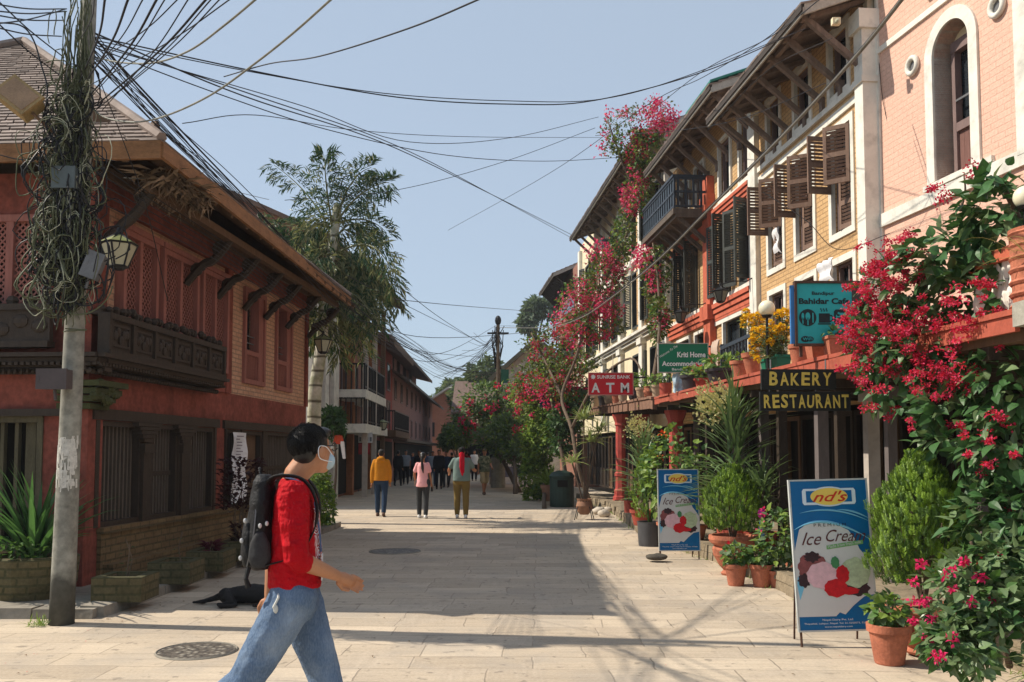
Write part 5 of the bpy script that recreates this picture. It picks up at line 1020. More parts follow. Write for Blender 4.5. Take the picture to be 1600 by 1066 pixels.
for a,b_,c_,dr in fr_:
    dy=rn.uniform(-1.3,1.3); A=palmw(a[0],a[1],20.7); B_=palmw(b_[0],b_[1],20.7+dy*.6); C3=palmw(c_[0],c_[1],20.7+dy); ax=[]
    for k in range(15):
        t_=k/14; ax.append(A*(1-t_)**2+B_*2*t_*(1-t_)+C3*t_*t_)
    st_.tube(ax,[.03*(1-.8*k/14) for k in range(15)],5)
    for k in range(2,15):
        tdir=(ax[min(k+1,14)]-ax[k-1]).normalized(); side=tdir.cross(Vector((rn.gauss(0,.3),-1,.2))).normalized()
        for s in (-1,1):
            bl_=.62*(1-.55*k/14)*rn.uniform(.7,1.2); bd=(side*s+tdir*.7+Vector((0,rn.gauss(0,.4),-.25*dr))).normalized(); 
            for q in range(7):
                p=ax[k]+bd*bl_*(q+1)/7+Vector((0,0,-.12*(q/7)**2))
                for s2 in (-1,1):
                    d=(bd*.7+bd.cross(Vector((0,-1,.3))).normalized()*s2*.6+Vector((0,rn.gauss(0,.3),-.45*dr-.15))); m.cur=1 if rn.random()<(.5 if 330<a[1]<520 and dr else .18) else 0; m.leaf(p,d,Vector((rn.gauss(0,.4),-.6,.7)),rn.uniform(.14,.26),rn.uniform(.028,.05),.1)
m.build('fronds',[PL,PL2],pa,world=True,recalc=False); st_.build('frond_stalks',PL2,pa,world=True)
foliage('old_fronds',pa,[(518,500,20.6,34,24,.7),(510,470,20.6,30,40,.6),(540,460,20.7,40,30,.7),(500,420,20.6,50,40,.7),(520,360,20.7,20,34,.35)],1000,.3,.03,[PL2,PL],5,up=.1,droop=1.2)
# distant trees
def tree(name,lab,bl,n,ls,mats,base,trk=None,gap=.1,gs=.5,fl=None,tr=.25,cat='tree',grp=None,seed=3):
    o=thing(name,lab,cat,base,0,grp); foliage('crown',o,bl,n,ls,ls*.6,mats,seed,gap,gs)
    c=at(bl[0][0],bl[0][1],bl[0][2]); tt=trk or [base,base.lerp(c,.5)+Vector((.1,0,0)),c]; trunk('trunk',o,tt,tr)
    for i,b in enumerate(bl[1:4]): e=at(b[0],b[1],b[2]); s0=base.lerp(c,.55); trunk('limb',o,[s0,s0.lerp(e,.5)+Vector((0,0,.1)),e],tr*.5)
    if fl: blossoms('flowers',o,*fl)
    return o
FARG=leafmat('far_tree_green',(.085,.13,.055)); FARG2=leafmat('far_tree_olive',(.12,.15,.06))
tree('tree','round bright green tree rising behind the far utility pole',[(757,590,75,34,34,2),(735,620,76,34,30,2),(775,615,75,28,30,2),(750,640,74,45,35,2)],5200,.5,[FARG,FARG2],Vector((at(750,700,75).x,75,0)),gs=.6)
tree('tree','spreading dull green tree at the street end, left of the far pole',[(712,620,110,28,26,3),(695,632,112,22,18,3),(735,630,108,30,24,3)],3800,.7,[FARG,FARG2],Vector((at(715,700,110).x,110,0)),gs=.4)
tree('tree','grey green treetop on the hill above the dark-eaved roof',[(835,485,80,18,18,2),(828,505,80,22,16,2),(850,490,80,22,20,2)],2600,.5,[leafmat('haze_green',(.10,.14,.085))],Vector((at(838,600,80).x,80,6)),gs=.5)
for i,(x,y,Y,rx,ry) in enumerate([(690,640,125,26,16),(720,640,130,30,20),(760,632,128,30,22),(800,620,130,30,24),(665,655,128,20,10)]):
    tree('tree',['small tree low on the hillside at the far left roofs','tree on the hillside left of the far pole','tree on the hillside right behind the far pole','tree on the hillside behind the grey thatched roof','lowest hillside tree above the far brick houses'][i],[(x,y,Y,rx,ry,3),(x+12,y+6,Y,rx*.7,ry*.8,3)],1500,.9,[FARG,FARG2],Vector((at(x,y+30,Y).x,Y,0)),gs=.3,grp='hillside trees',seed=30+i)
# middle trees with red flowers
tree('flowering_tree','dense dark tree dotted with scarlet flowers over the walking people',[(745,655,44,42,24,1.6),(720,680,43,26,18,1.3),(790,650,42,50,32,1.6),(765,625,42,50,28,1.5),(800,690,40,42,34,1.4),(835,640,39,26,44,1.1)],5600,.23,[LEAFG,LEAF,LEAFD,LEAFL],ground(812,770),tr=.11,gs=1.3,gap=.2,fl=([(745,655,43,50,26,1.6),(790,640,41,60,50,1.6),(735,650,43,35,14,1)],34,16,.22,.15,[REDF,PINKF],8),seed=6)
tree('shrub','round grey green shrub between the crowd and the flowering tree',[(712,682,46,24,18,1.0),(700,690,46,14,12,.8)],1800,.24,[LEAFG,LEAFD],ground(712,742),tr=.1,cat='shrub')
tree('shrub','silvery leafed bush hanging beside the collar of the far pole',[(795,680,38,34,36,1.0),(770,690,39,30,24,1),(815,715,37,30,28,.9)],3200,.2,[LEAFG,LEAFL,LEAF],ground(805,772),tr=.1,cat='shrub',seed=8)
tree('shrub','yellow green bush right of the man in camouflage',[(745,700,41,22,16,.7),(765,712,41,22,14,.7)],1300,.2,[LEAFL,LEAF],ground(752,752),tr=.08,cat='shrub',seed=9)
# bougainvillea on the right-hand facades
bo=thing('bougainvillea','huge magenta bougainvillea climbing the orange and cream houses to the eaves','bougainvillea',ground(925,795))
trunk('trunk',bo,[ground(925,795),at(905,735,25.5),at(893,670,26),at(878,620,27),at(900,560,27),at(925,480,26.5),at(965,400,25.8),at(1000,310,25),at(1010,240,24.5)],.065)
for pp in ([(1018,612,21),(1030,520,22),(1028,440,23),(1020,380,23.5)],[(878,620,27),(850,560,28.5),(830,520,29)],[(893,670,26),(930,600,25.5),(985,560,24),(1010,600,23)],[(1000,310,25),(975,260,25),(950,190,25)]): trunk('branch',bo,[at(*p) for p in pp],.05)
bfo=[(1010,240,24.6,32,36,.7),(1000,300,25,26,42,.7),(975,370,25.6,22,40,.6),(945,430,26.5,36,42,.7),(905,470,27.5,34,36,.8),(930,500,27,50,34,.8),(860,545,29,46,44,1),(895,560,28,40,34,.9),(835,590,30,36,34,1),(880,600,28,44,30,.8),(1025,430,23.5,22,50,.4),(1030,500,22.5,18,40,.4),(985,225,24.8,34,22,.6)]
foliage('foliage',bo,bfo,7600,.13,.09,[LEAFO,LEAF,LEAFL,LEAFD],12,gap=.16,gs=1.7)
foliage('thin_foliage',bo,[(1000,190,24.6,60,24,.6),(955,220,25,22,36,.5),(1020,175,24.6,40,22,.5)],520,.1,.06,[LEAFO,LEAF],13,gap=.25)
BR=[(953,175,25,8,6),(1030,178,24.6,32,16,.6),(1040,195,24.5,22,14,.6),(1018,160,24.6,14,8),(990,180,24.8,26,8),(952,210,25,6,10),(940,240,25,6,8),(995,285,25,16,20,.6),(985,310,25.1,12,24,.5),(990,330,25.1,12,8),(940,395,26.4,22,20,.6),(955,420,26.3,18,34,.6),(915,455,27.2,32,16,.8),(890,470,27.8,14,18,.6),(945,475,26.6,30,22,.7),(900,490,27.6,36,16,.7),(1018,440,23.4,18,26,.4),(1000,405,24,14,18,.4),(1030,500,22.4,10,20,.3)]
blossoms('flowers',bo,BR,270,20,.27,.08,[PINKF,leafmat('pale_pink_bract',(.72,.16,.26),.25,.45),leafmat('deep_magenta',(.48,.01,.09),.3,.35)],14)
blossoms('dull_flowers',bo,[(870,560,28.8,50,50,.9),(840,600,30,40,30,.9),(920,505,27,50,36,.8),(1000,230,24.7,26,30,.6),(880,620,28,40,40,.8)],190,20,.22,.09,[leafmat('faded_red_bract',(.42,.05,.05),.35,.35),PINKF],15)
# loose arching twig
tw_=thing('bougainvillea','second bougainvillea arching over the far terrace behind the red bank sign','bougainvillea',ground(890,790)); trunk('trunk',tw_,[ground(890,790),at(880,720,27.5),at(868,660,28),at(858,600,28.5),at(850,560,29)],.08)
foliage('foliage',tw_,[(850,640,30,34,40,.9),(820,620,31,26,40,.9),(875,580,29,40,30,.8),(835,680,31,26,26,.8)],2600,.13,.09,[LEAFL,LEAF,LEAFO],16,gap=.1); blossoms('flowers',tw_,[(850,610,29.5,36,50,.9),(815,650,31,20,40,.8)],44,20,.2,.09,[PINKF,REDF],17)
cv=thing('climbing_vine','dense green creeper column covering a post between the two flowering climbers','vine',ground(850,795)); trunk('stem',cv,[ground(850,795),at(850,740,31),at(845,690,31),at(850,650,31)],.07)
foliage('foliage',cv,[(850,640,30.5,28,26,.7),(842,690,30.5,28,40,.7),(835,740,30.5,22,34,.6),(865,660,29.5,22,36,.6),(828,780,30.5,10,12,.4),(850,765,30.5,16,18,.5)],4200,.16,.12,[LEAFL,LEAF],18,gap=.05)
iv_=thing('climbing_vine','dark leafed creeper hanging under the far terrace edge left of the red sign','vine',ground(885,780)); trunk('stem',iv_,[ground(885,780),at(880,720,28),at(880,670,28)],.06); foliage('foliage',iv_,[(885,655,28,30,22,.6),(900,630,28,24,16,.5),(880,690,28,18,24,.5)],1700,.16,.12,[LEAFD,LEAF],19)
# ----- pots
def potm(m,r,h,c=(0,0,0),kind=0,n=36):
    if kind==0: pr=[(r*.66,0),(r*.7,.01),(r*.93,h*.8),(r*1.04,h*.81),(r*1.06,h),(r*.94,h),(r*.88,h*.86),(r*.3,h*.85)]
    elif kind==1: pr=[(r*.5,0),(r*.55,h*.05),(r*.42,h*.12),(r*.62,h*.25),(r*.86,h*.5),(r*.9,h*.66),(r*.8,h*.74),(r*1.0,h*.82),(r*1.06,h*.9),(r*1.04,h),(r*.92,h),(r*.85,h*.9),(r*.3,h*.89)]
    elif kind==2: pr=[(r*.9,0),(r*.92,h*.1),(r*1.0,h*.95),(r*1.03,h),(r*.93,h),(r*.9,h*.85),(r*.3,h*.84)]
    else: pr=[(r*.5,0),(r*.8,h*.2),(r,h*.55),(r*.82,h*.85),(r*.92,h),(r*.8,h),(r*.7,h*.9),(r*.3,h*.89)]
    m.rings2(pr,c,n)
def pot(name,lab,P,r,h,mt=TERRA,kind=0,grp=None,cat='potted plant'):
    o=thing(name,lab,cat,P,0,grp); m=MB(); potm(m,r,h,kind=kind); m.build('pot',mt,o,smooth=False); m=MB(); m.rings2([(r*.8,h*.8),(r*.86,h*.89),(r*.2,h*.9)],(0,0,0),14); m.build('soil',SOIL,o); return o
GPOT=mat('green_plastic_pot',(.015,.17,.10),.4,.1,4,.05); DPOT=mat('dark_glazed_pot',(.05,.045,.05),.5,.3,5,.2); REDP=mat('red_cement_pot',(.36,.07,.045),.75,.2,5,.3,dirt=.3)
def bushy(o,h0,R0,H0,n,L_,W_,mats,seed=1,name='foliage',fl=None,stems=5):
    rn=random.Random(seed); m=MB(); s=MB()
    for k in range(stems): a=rn.uniform(0,6.3); s.tube([(0,0,h0-.03),(R0*.3*math.cos(a),R0*.3*math.sin(a),h0+H0*.4),(R0*.6*math.cos(a),R0*.6*math.sin(a),h0+H0*rn.uniform(.6,.95))],.006,4)
    s.build('stems',BARK,o)
    for _ in range(n):
        d=Vector((rn.gauss(0,1),rn.gauss(0,1),rn.gauss(0,1))).normalized(); q=.5+.5*rn.random(); p=Vector((d.x*R0*q,d.y*R0*q,h0+H0*.5+d.z*H0*.5*q)); m.cur=rn.randrange(len(mats)); ovate(m,p,d+Vector((rn.gauss(0,.6),rn.gauss(0,.6),rn.gauss(0,.5))),d*.5+Vector((0,-.3,.8)),L_*rn.uniform(.6,1.3),W_*rn.uniform(.7,1.2))
    m.build(name,mats,o,recalc=False)
    if fl:
        m=MB(); nf,fm,fs=fl
        for _ in range(nf):
            a=rn.uniform(0,6.3); c=Vector((R0*.7*math.cos(a),R0*.7*math.sin(a),h0+H0*rn.uniform(.6,1.1)))
            for _ in range(12): d=Vector((rn.gauss(0,1),rn.gauss(0,1),rn.gauss(0,1))); m.leaf(c+d*fs*.3,d,Vector((0,0,1)),fs,fs*.8)
        m.build('flowers',fm,o,recalc=False)
def onT(px_,d=-.15): u=Tf.hit(px_,600,d)[0]; return Tf.pt(u,d,tz(u)+.105)
tp_=[(868,8,0,'c'),(882,8,0,'r'),(893,9,0,'c'),(905,9,0,'r'),(918,9,3,'g'),(930,9,0,'c'),(942,8,0,'g'),(952,9,3,'c'),(963,8,0,'r'),(973,8,0,'c'),(990,9,3,'g'),(1002,9,0,'c'),(1014,9,3,'r'),(1026,9,0,'c'),(1040,10,2,'p')]
names=['smallest clay pot at the far end of the tiled terrace edge','second clay pot from the far end of the terrace','clay pot with pale sprig, third from the terrace end','bright orange clay pot left below the bank sign','dark green bulging pot under the letter A of the bank sign','pale clay pot under the middle of the bank sign','slim pot right below the letter T of the bank sign','bulging pot under the letter M of the bank sign','clay pot at the right end of the bank sign','small pot just past the right end of the bank sign','bulging green pot between the two roadside signs','clay pot below the bare twig beside the bank sign','orange clay pot near the start of the red edge','leafy clay pot left of the green guesthouse sign','square red planter beneath the left edge of the green guesthouse sign']
CLAYP=mat('pale_clay',(.45,.33,.22),.85,.2,6,.3,dirt=.3); 
for i,(x,r_,k,cc) in enumerate(tp_):
    P=onT(x); s=P.y/FOC; o=pot('potted_plant',names[i],P,r_*s,r_*2.1*s,{'c':CLAYP,'r':TERRA,'g':DPOT,'p':REDP}[cc],k,'pots along the far terrace edge'); bushy(o,r_*1.9*s,r_*1.2*s,(14+8*(i%3))*s,70,.10,.06,[LEAFL,LEAF],40+i,stems=3)
o=pot('potted_plant','wide grey bowl with a red geranium on the terrace right of the blue cloth',onT(1082),.22,.28,DPOT,0); bushy(o,.26,.22,.16,80,.09,.08,[LEAFL,LEAF],60,fl=(2,REDF,.09))
o=pot('potted_plant','clay bowl with light green herbs, right of the red geranium on the terrace',onT(1100,-.3),.18,.2,REDP,0); bushy(o,.2,.22,.2,110,.1,.08,[LEAFL,LEAF],61)
o=pot('potted_plant','wide dark bowl of trailing leaves left of the orange clay pot on the terrace',onT(1126),.24,.24,DPOT,0); bushy(o,.22,.3,.26,130,.1,.08,[LEAF,LEAFL],62)
o=pot('potted_plant','orange clay pot with a small sprout left of the green boxes on the terrace',onT(1157),.15,.27,TERRA,0); bushy(o,.25,.1,.16,30,.08,.05,[LEAFL],63)
o=pot('potted_plant','tall clay pot leaning left beside the green boxes on the terrace',onT(1178),.13,.34,TERRA,0); o.rotation_euler=(0,-.12,0)
def boxpot(lab,x,w_,h,mt,grp,d=-.15):
    P=onT(x,d); o=thing('planter_box',lab,'planter',P,Tf.rz*0+.02,grp); m=MB(); a=w_/2; b=w_*.36
    m.hexa([(-b,-b,0),(b,-b,0),(b,b,0),(-b,b,0)],[(-a,-a,h),(a,-a,h),(a,a,h),(-a,a,h)]); m.box(-a-.01,a+.01,-a-.01,a+.01,h-.03,h+.002); m.build('box',mt,o); m=MB(); m.box(-a+.02,a-.02,-a+.02,a-.02,h-.001,h+.008); m.build('soil',SOIL,o); return o
g1=boxpot('green plastic planter box of marigolds, left of the pair',1203,.2,.17,GPOT,None); g2=boxpot('green plastic planter box of marigolds, right of the pair',1222,.2,.18,GPOT,None)
for x,w_,h,lb in ((1250,.24,.25,'orange clay pot directly below the left post of the cafe sign'),(1279,.24,.24,'square orange clay planter beneath the middle of the cafe sign'),(1306,.22,.22,'square orange clay planter touching the crimson blossoms below the cafe sign')):
    if x==1250: o=pot('clay_pot',lb,onT(x),.125,.25,TERRA,0,cat='pot')
    else: o=boxpot(lb,x,w_,h,TERRA,None)
    bushy(o,h,.12,.08,24,.07,.05,[LEAF],x)
# marigolds
def marigold(o,P0,fl,seed):
    rn=random.Random(seed); s=MB(); f=MB(); lf=MB()
    for (x,y) in fl:
        T_=at(x+rn.uniform(-2,2),y+rn.uniform(-2,2),P0.y+rn.uniform(-.25,.2)); b=P0+Vector((rn.uniform(-.07,.07),rn.uniform(-.07,.07),.15)); s.tube([b,b.lerp(T_,.5)+Vector((rn.uniform(-.05,.05),0,.05)),T_],.005,4)
        R0=.055*rn.uniform(.85,1.2)
        for k in range(60):
            d=Vector((rn.gauss(0,1),rn.gauss(0,1),rn.gauss(0,1)*.7+.15)).normalized(); f.leaf(T_+d*R0*.55,d+Vector((rn.gauss(0,.4),rn.gauss(0,.4),rn.gauss(0,.4))),Vector((0,0,1)),R0*.75,R0*.7)
        for k in range(16):
            q=b.lerp(T_,rn.random())+Vector((rn.gauss(0,.05),rn.gauss(0,.05),0)); lf.leaf(q,Vector((rn.gauss(0,1),rn.gauss(0,1),.4)),Vector((0,-.4,1)),.09,.025)
    s.build('stems',LEAFO,o,world=True); f.build('flowers',YELF,o,world=True,recalc=False); lf.build('leaves',[LEAFG],o,world=True,recalc=False)
F1=[(1163,498),(1170,494),(1178,499),(1186,492),(1194,496),(1172,505),(1160,507),(1190,503),(1166,489),(1182,508)]; F2=[(1180,520),(1188,514),(1197,512),(1205,508),(1213,515),(1222,510),(1229,518),(1192,524),(1203,522),(1212,527),(1184,533),(1196,536),(1178,541),(1219,521),(1226,530),(1174,530),(1178,552),(1205,535),(1215,490),(1224,487),(1234,492),(1231,503),(1185,560)]
marigold(g1,g1.location.copy(),F1+F2[:9:2],3); marigold(g2,g2.location.copy(),F2,4)
# big clay pot with grass at the right edge of the terrace
P=Tf.pt(-.05,-.35,2.56); o=pot('potted_plant','very large ribbed clay jar with pale grass at the right edge on the terrace',at(1622,492,6.15)+Vector((.04,0,0)),.2,.6,TERRA,2); m=MB(); 
for k in range(7): m.tube([(.192*math.cos(a*PI/12),.192*math.sin(a*PI/12),.06+k*.085) for a in range(25)],.018,5,False)
m.build('ribs',TERRA,o); m=MB(); strap(m,(-.12,-.2,.36),50,(.2,.45),.008,(.2,1.2),droop=1.6,az=3.6); m.build('grass',leafmat('dry_grass_blade',(.4,.32,.14)),o,recalc=False)
# ----- street level plants on the right
def thuja(o,h0,R0,H0,n,seed):
    rn=random.Random(seed); m=MB(); s=MB()
    for k in range(9): a=rn.uniform(0,6.3); r=R0*.5; s.tube([(0.02*math.cos(a),.02*math.sin(a),h0-.05),(r*.4*math.cos(a),r*.4*math.sin(a),h0+H0*.25),(r*math.cos(a),r*math.sin(a),h0+H0*.6)],.012,5)
    s.build('stems',BARK,o)
    nc=n//16
    for _ in range(nc):
        v=rn.random()**.85; prof=math.sin(PI*min(1,(.10+v*.9))**.72)**.7 if v<.98 else .2; a=rn.uniform(0,6.3); q=(.62+.38*rn.random()**.5)*(1+.16*2.0*noise.noise(Vector((3*math.cos(a),3*math.sin(a),v*4))+Vector((seed,0,0)))); c=Vector((R0*prof*q*math.cos(a),R0*prof*q*math.sin(a),h0+.05+H0*v*.93)); out=Vector((math.cos(a),math.sin(a),0)); ax=(out*.35+Vector((rn.gauss(0,.15),rn.gauss(0,.15),1))).normalized(); side=ax.cross(out*rn.uniform(.3,1)+Vector((rn.gauss(0,.6),rn.gauss(0,.6),0))).normalized(); m.cur=0 if rn.random()<.62 else 1
        for k in range(16):
            t_=k/16; sg=1 if k%2 else -1; m.leaf(c+ax*.085*t_,ax*.75+side*sg*.9+Vector((rn.gauss(0,.2),rn.gauss(0,.2),0)),out,.042*(1.1-t_*.6),.012,.1)
    m.build('foliage',[leafmat('thuja_bright',(.21,.33,.04),.35,.3),leafmat('thuja_dark',(.08,.15,.025),.35,.3)],o,recalc=False)
P=ground(1432,1000); P=Vector((at(1441,900,7.2).x,7.2,.02)); o=pot('potted_conifer','bright green egg-shaped conifer in a wide clay urn beside the near ice cream board',P,.27,.38,TERRA,1); thuja(o,.46,.375,1.10,26000,5)
P=Vector((at(1146,900,11.9).x,11.9,.0)); o=pot('potted_conifer','bright green rounded conifer in a clay urn right of the far ice cream board',P,.30,.52,TERRA,1); thuja(o,.50,.40,.90,16000,6)
P=Vector((at(1016,850,15.6).x,15.6,0)); o=pot('potted_conifer','darker conifer in a grey bucket left of the far ice cream board',P,.22,.42,mat('grey_bucket',(.07,.07,.075),.6,.2,5,.2),2); m=MB()
thuja(o,.40,.33,1.25,7000,7); o.children[-1].data.materials[0]=leafmat('conifer_mid',(.07,.13,.03),.35,.3)
def yucca(lab,px,py,Y,Hh,n,Lr,W_,plume,seed,base,mt=None):
    rn=random.Random(seed); b=Vector((at(px,py,Y).x,Y,base)); o=pot('potted_plant',lab,b,.24,.3,REDP,0); s=MB(); s.tube([(0,0,.25),(0.03,0,Hh*.5),(0,0,Hh)],.045,7); s.build('stem',BARK,o); m=MB()
    for k in range(n):
        z=.45+(Hh-.4)*k/n; a=k*2.4+rn.uniform(-.3,.3); strap(m,(0,0,z),1,Lr,W_,((.1 if k<n*.5 else .5),(.7 if k<n*.5 else 1.35)),rn,.8,a)
    m.build('leaves',mt or leafmat('yucca_leaf',(.13,.20,.085),.4,.2,.4),o,recalc=False,smooth=True)
    if plume:
        m=MB()
        for (x,y) in plume:
            c=at(x,y,Y)-b; s2=MB(); s2.tube([(0,0,Hh-.1),tuple(c*.6+Vector((0,0,Hh*.4))),tuple(c)],.012,4); s2.build('flower_stalk',LEAFL,o)
            for k in range(90): d=Vector((rn.gauss(0,.07),rn.gauss(0,.07),rn.gauss(0,.11))); m.leaf(c+d,d+Vector((rn.gauss(0,.1),0,.1)),Vector((0,-1,.3)),.05,.035)
        m.build('plume',leafmat('cream_bloom',(.55,.50,.24),.25,.4),o,recalc=False)
    return o
yucca('tall spiky plant with cream plumes left of the bakery sign',1146,700,13.0,1.95,230,(.6,.98),.05,[(1098,625),(1112,632),(1126,640),(1118,618),(1138,625),(1105,642)],3,.2)
yucca('spiky plant with a cream plume behind the darker conifer',1003,700,17.5,1.55,120,(.45,.75),.05,[(988,668),(998,664),(1010,672)],4,.2)
yucca('second spiky clump low in front of the bakery posts',1190,760,12.6,.95,80,(.4,.7),.05,None,5,.2)
# stilted young dracaena in clay pot on an iron stand
P=ground(913,812); o=pot('potted_plant','thin three-stemmed plant in a clay pot on an iron stand near the terrace step',P+Vector((0,0,.12)),.2,.38,mat('brown_clay',(.27,.14,.085),.8,.2,6,.3),3); m=MB(); rn=random.Random(3)
for k in range(4): a=k*PI/2+.6; m.tube([(.3*math.cos(a),.3*math.sin(a),-.12),(.2*math.cos(a),.2*math.sin(a),.2)],.014,4)
m.build('stand',METAL,o); s=MB(); m=MB()
for (dx,h,n) in ((0,2.3,46),(.12,1.75,40),(-.18,1.25,34),(.22,2.0,36)): s.tube([(dx*.2,0,.3),(dx*.8,0,h*.6),(dx*1.6,0,h)],.02,5); strap(m,(dx*1.6,0,h),n,(.3,.55),.04,(-.1,1.2),rn,.9)
s.build('stems',BARK,o); m.build('leaves',leafmat('dracaena_pale',(.22,.27,.09),.35,.3),o,recalc=False,smooth=True)
o=pot('potted_plant','clay pot on iron legs with a broad leafy plant left of the litter bin',ground(858,788)+Vector((0,0,.1)),.26,.5,mat('brown_clay',(.27,.14,.085)),0); m=MB(); strap(m,(0,0,.5),90,(.4,.8),.06,(.3,1.4)); m.build('leaves',LEAFL,o,recalc=False,smooth=True)
# litter bin
o=thing('litter_bin','dark green round litter bin beside the leafy post','litter bin',ground(878,792)); m=MB(); m.rings2([(.34,0),(.36,.02),(.36,.85),(.34,.87)],(0,0,0),20); m.build('body',mat('bin_green',(.02,.045,.035),.5,.25,4,.2,dirt=.3),o); m=MB(); m.rings2([(.38,.87),(.38,.92),(.3,1.02),(.12,1.08)],(0,0,0),20); m.build('lid',mat('bin_green',(.02,.045,.035)),o); m=MB(); m.box(-.15,.15,-.372,-.35,.6,.8); m.build('opening',BLACK,o)
# stones at the step
for i,(x,y,r_) in enumerate([(936,804,.16),(944,808,.15),(950,800,.12),(1026,878,.13)]):
    P=ground(x,y); o=MB(); o.ell((0,0,r_*.55),(r_*(1.1 if i<3 else 1.3),r_,r_*.7 if i<3 else r_*.4),12,8); ob=o.build('stone',mat('pale_stone',(.5,.44,.36),.9,.2,6,.5) if i<3 else mat('dark_stone',(.08,.07,.055),.9,.3,6,.6),smooth=True); ob.location=P; 
    for v in ob.data.vertices: v.co*=1+.18*noise.noise(v.co*9+Vector((i,0,0)))
    tag(ob,['largest pale stone at the foot of the terrace step','middle pale stone at the foot of the terrace step','smallest pale stone, resting against the terrace step','flat dark stone lying at the foot of the far ice cream board'][i],'stone')
# geranium and small pots near the boards
for i,(x,y,r_,h,k,lab,n,fl) in enumerate([(1150,915,.135,.26,0,'clay pot of geraniums farthest left in front of the far conifer',150,(1,REDF,.06)),(1190,917,.135,.27,0,'clay pot of geraniums right beside the leftmost geranium pot',170,None),(1228,902,.11,.24,0,'slim clay pot behind the geraniums, left of the near board',90,None),(1243,912,.11,.26,0,'clay pot almost touching the left edge of the near ice cream board',110,(2,PINKF,.06)),(1130,865,.14,.25,0,'clay pot standing behind the far conifer urn',60,None),(1390,1037,.155,.30,0,'grooved clay pot of geraniums at the right foot of the near board',120,None),(1002,812,.15,.3,2,'square red cement planter on the terrace step',60,None)]):
    P=ground(x,y); 
    if i==6: P=Vector((at(985,790,21).x,21,.2))
    o=pot('potted_plant',lab,P,r_,h,REDP if i==6 else TERRA,k); bushy(o,h*.9,.17 if i<2 else .15,.26 if i!=3 else .4,n,.075,.075,[LEAFL,LEAF,LEAFG],80+i,fl=fl)
o=pot('potted_plant','tall leafy flowering plant behind the near board, left side',Vector((at(1215,900,10.8).x,10.8,.0)),.12,.2,TERRA,0); bushy(o,.2,.24,.75,260,.09,.07,[LEAF,LEAFL,LEAFG],95,fl=(3,PINKF,.05))
o=pot('potted_plant','round leafed climber with a single orange flower above the red planter',Vector((at(1045,800,15).x,15,.2)),.2,.25,TERRA,0); bushy(o,.3,.45,1.6,330,.11,.1,[LEAFL,LEAF],96,fl=(2,mat('orange_petal',(.7,.12,.02)),.07),stems=9)
o=pot('potted_plant','tall leafy bush between the two ice cream boards by the timber doors',Vector((at(1085,800,14.5).x,14.5,.2)),.2,.25,TERRA,0); bushy(o,.3,.4,1.3,260,.12,.09,[LEAFL,LEAF],97,stems=7)
bt=thing('bottle','blue plastic bottle with a magenta cap beside the bakery door','bottle',at(1191,880,11.6)); bt.location.z=.42; m=MB(); m.rings2([(.035,0),(.04,.02),(.04,.25),(.02,.32)],(0,0,0),10); m.build('body',mat('pale_blue_plastic',(.2,.4,.7),.3,.2,6,0),bt); m=MB(); m.ell((0,0,.4),(.05,.05,.07),10,7); m.build('cap',mat('magenta_plastic',(.6,.02,.3),.4,.1,6,0),bt)
# big flowering vine on the right
vn=thing('flowering_vine','huge crimson flowering vine spilling over the terrace at the right edge','vine',(4.6,7.2,.2)); VL=leafmat('vine_leaf',(.05,.12,.038),.4,.18,.38); VL2=leafmat('vine_leaf_pale',(.15,.22,.10),.3,.25,.35)
ub=[(1555,335,6.6,55,70,.35),(1480,400,7.1,70,50,.35),(1405,450,7.6,65,45,.35),(1372,540,7.9,45,60,.35),(1445,540,7.4,80,70,.4),(1535,470,6.9,65,90,.4),(1565,600,6.7,60,75,.4),(1475,640,7.2,60,36,.35),(1385,605,7.8,45,36,.3),(1560,700,6.6,60,70,.35)]
foliage('foliage',vn,ub,2300,.13,.085,[VL,VL,VL2],22,fn=ovate,up=.5,gap=.02,gs=2.5,droop=.25,shell=.6)
foliage('trailing_foliage',vn,[(1550,820,6.4,60,80,.35),(1480,690,7.1,50,20,.2),(1590,780,6.3,30,120,.3)],620,.12,.08,[VL,VL2],23,fn=ovate,gap=.12,gs=3,droop=.3)
blossoms('flowers',vn,[(1540,265,6.6,45,12,.2),(1500,300,6.7,45,30,.3),(1400,390,7.3,60,30,.3),(1370,450,7.5,60,50,.3),(1350,510,7.7,45,50,.25),(1400,500,7.2,60,30,.3),(1350,560,7.7,40,40,.25),(1420,590,7.2,60,30,.3),(1370,640,7.7,40,14,.2),(1520,480,6.5,45,50,.25),(1480,600,6.9,60,30,.25),(1450,530,7,60,40,.2),(1400,420,7.2,50,40,.2),(1360,580,7.4,40,30,.2),(1340,520,7.7,40,50,.25),(1390,470,7.3,60,60,.3)],250,44,.066,.024,[REDF,leafmat('crimson_dark',(.45,.012,.05),.3,.3),leafmat('crimson_pink',(.66,.05,.14),.3,.4)],24,.6)
blossoms('scattered_flowers',vn,[(1540,690,6.4,60,60,.3),(1450,670,7,50,20,.2),(1560,820,6.2,50,80,.3),(1520,560,6.4,60,60,.2)],26,40,.05,.024,[REDF,leafmat('crimson_pink',(.66,.05,.14))],25,.6)
for pp in ([(4.6,7.2,.2),(4.3,7.0,1.2),(3.9,6.9,2.2),(3.6,7,3.0)],[(4.6,7.2,.2),(4.5,6.8,1.5),(3.9,6.7,3.2),(3.6,6.5,3.6)]): trunk('stem',vn,[Vector(p) for p in pp],.045)
trunk('shoot',vn,[at(1500,330,6.8),at(1508,300,6.8),at(1506,272,6.8)],.012)
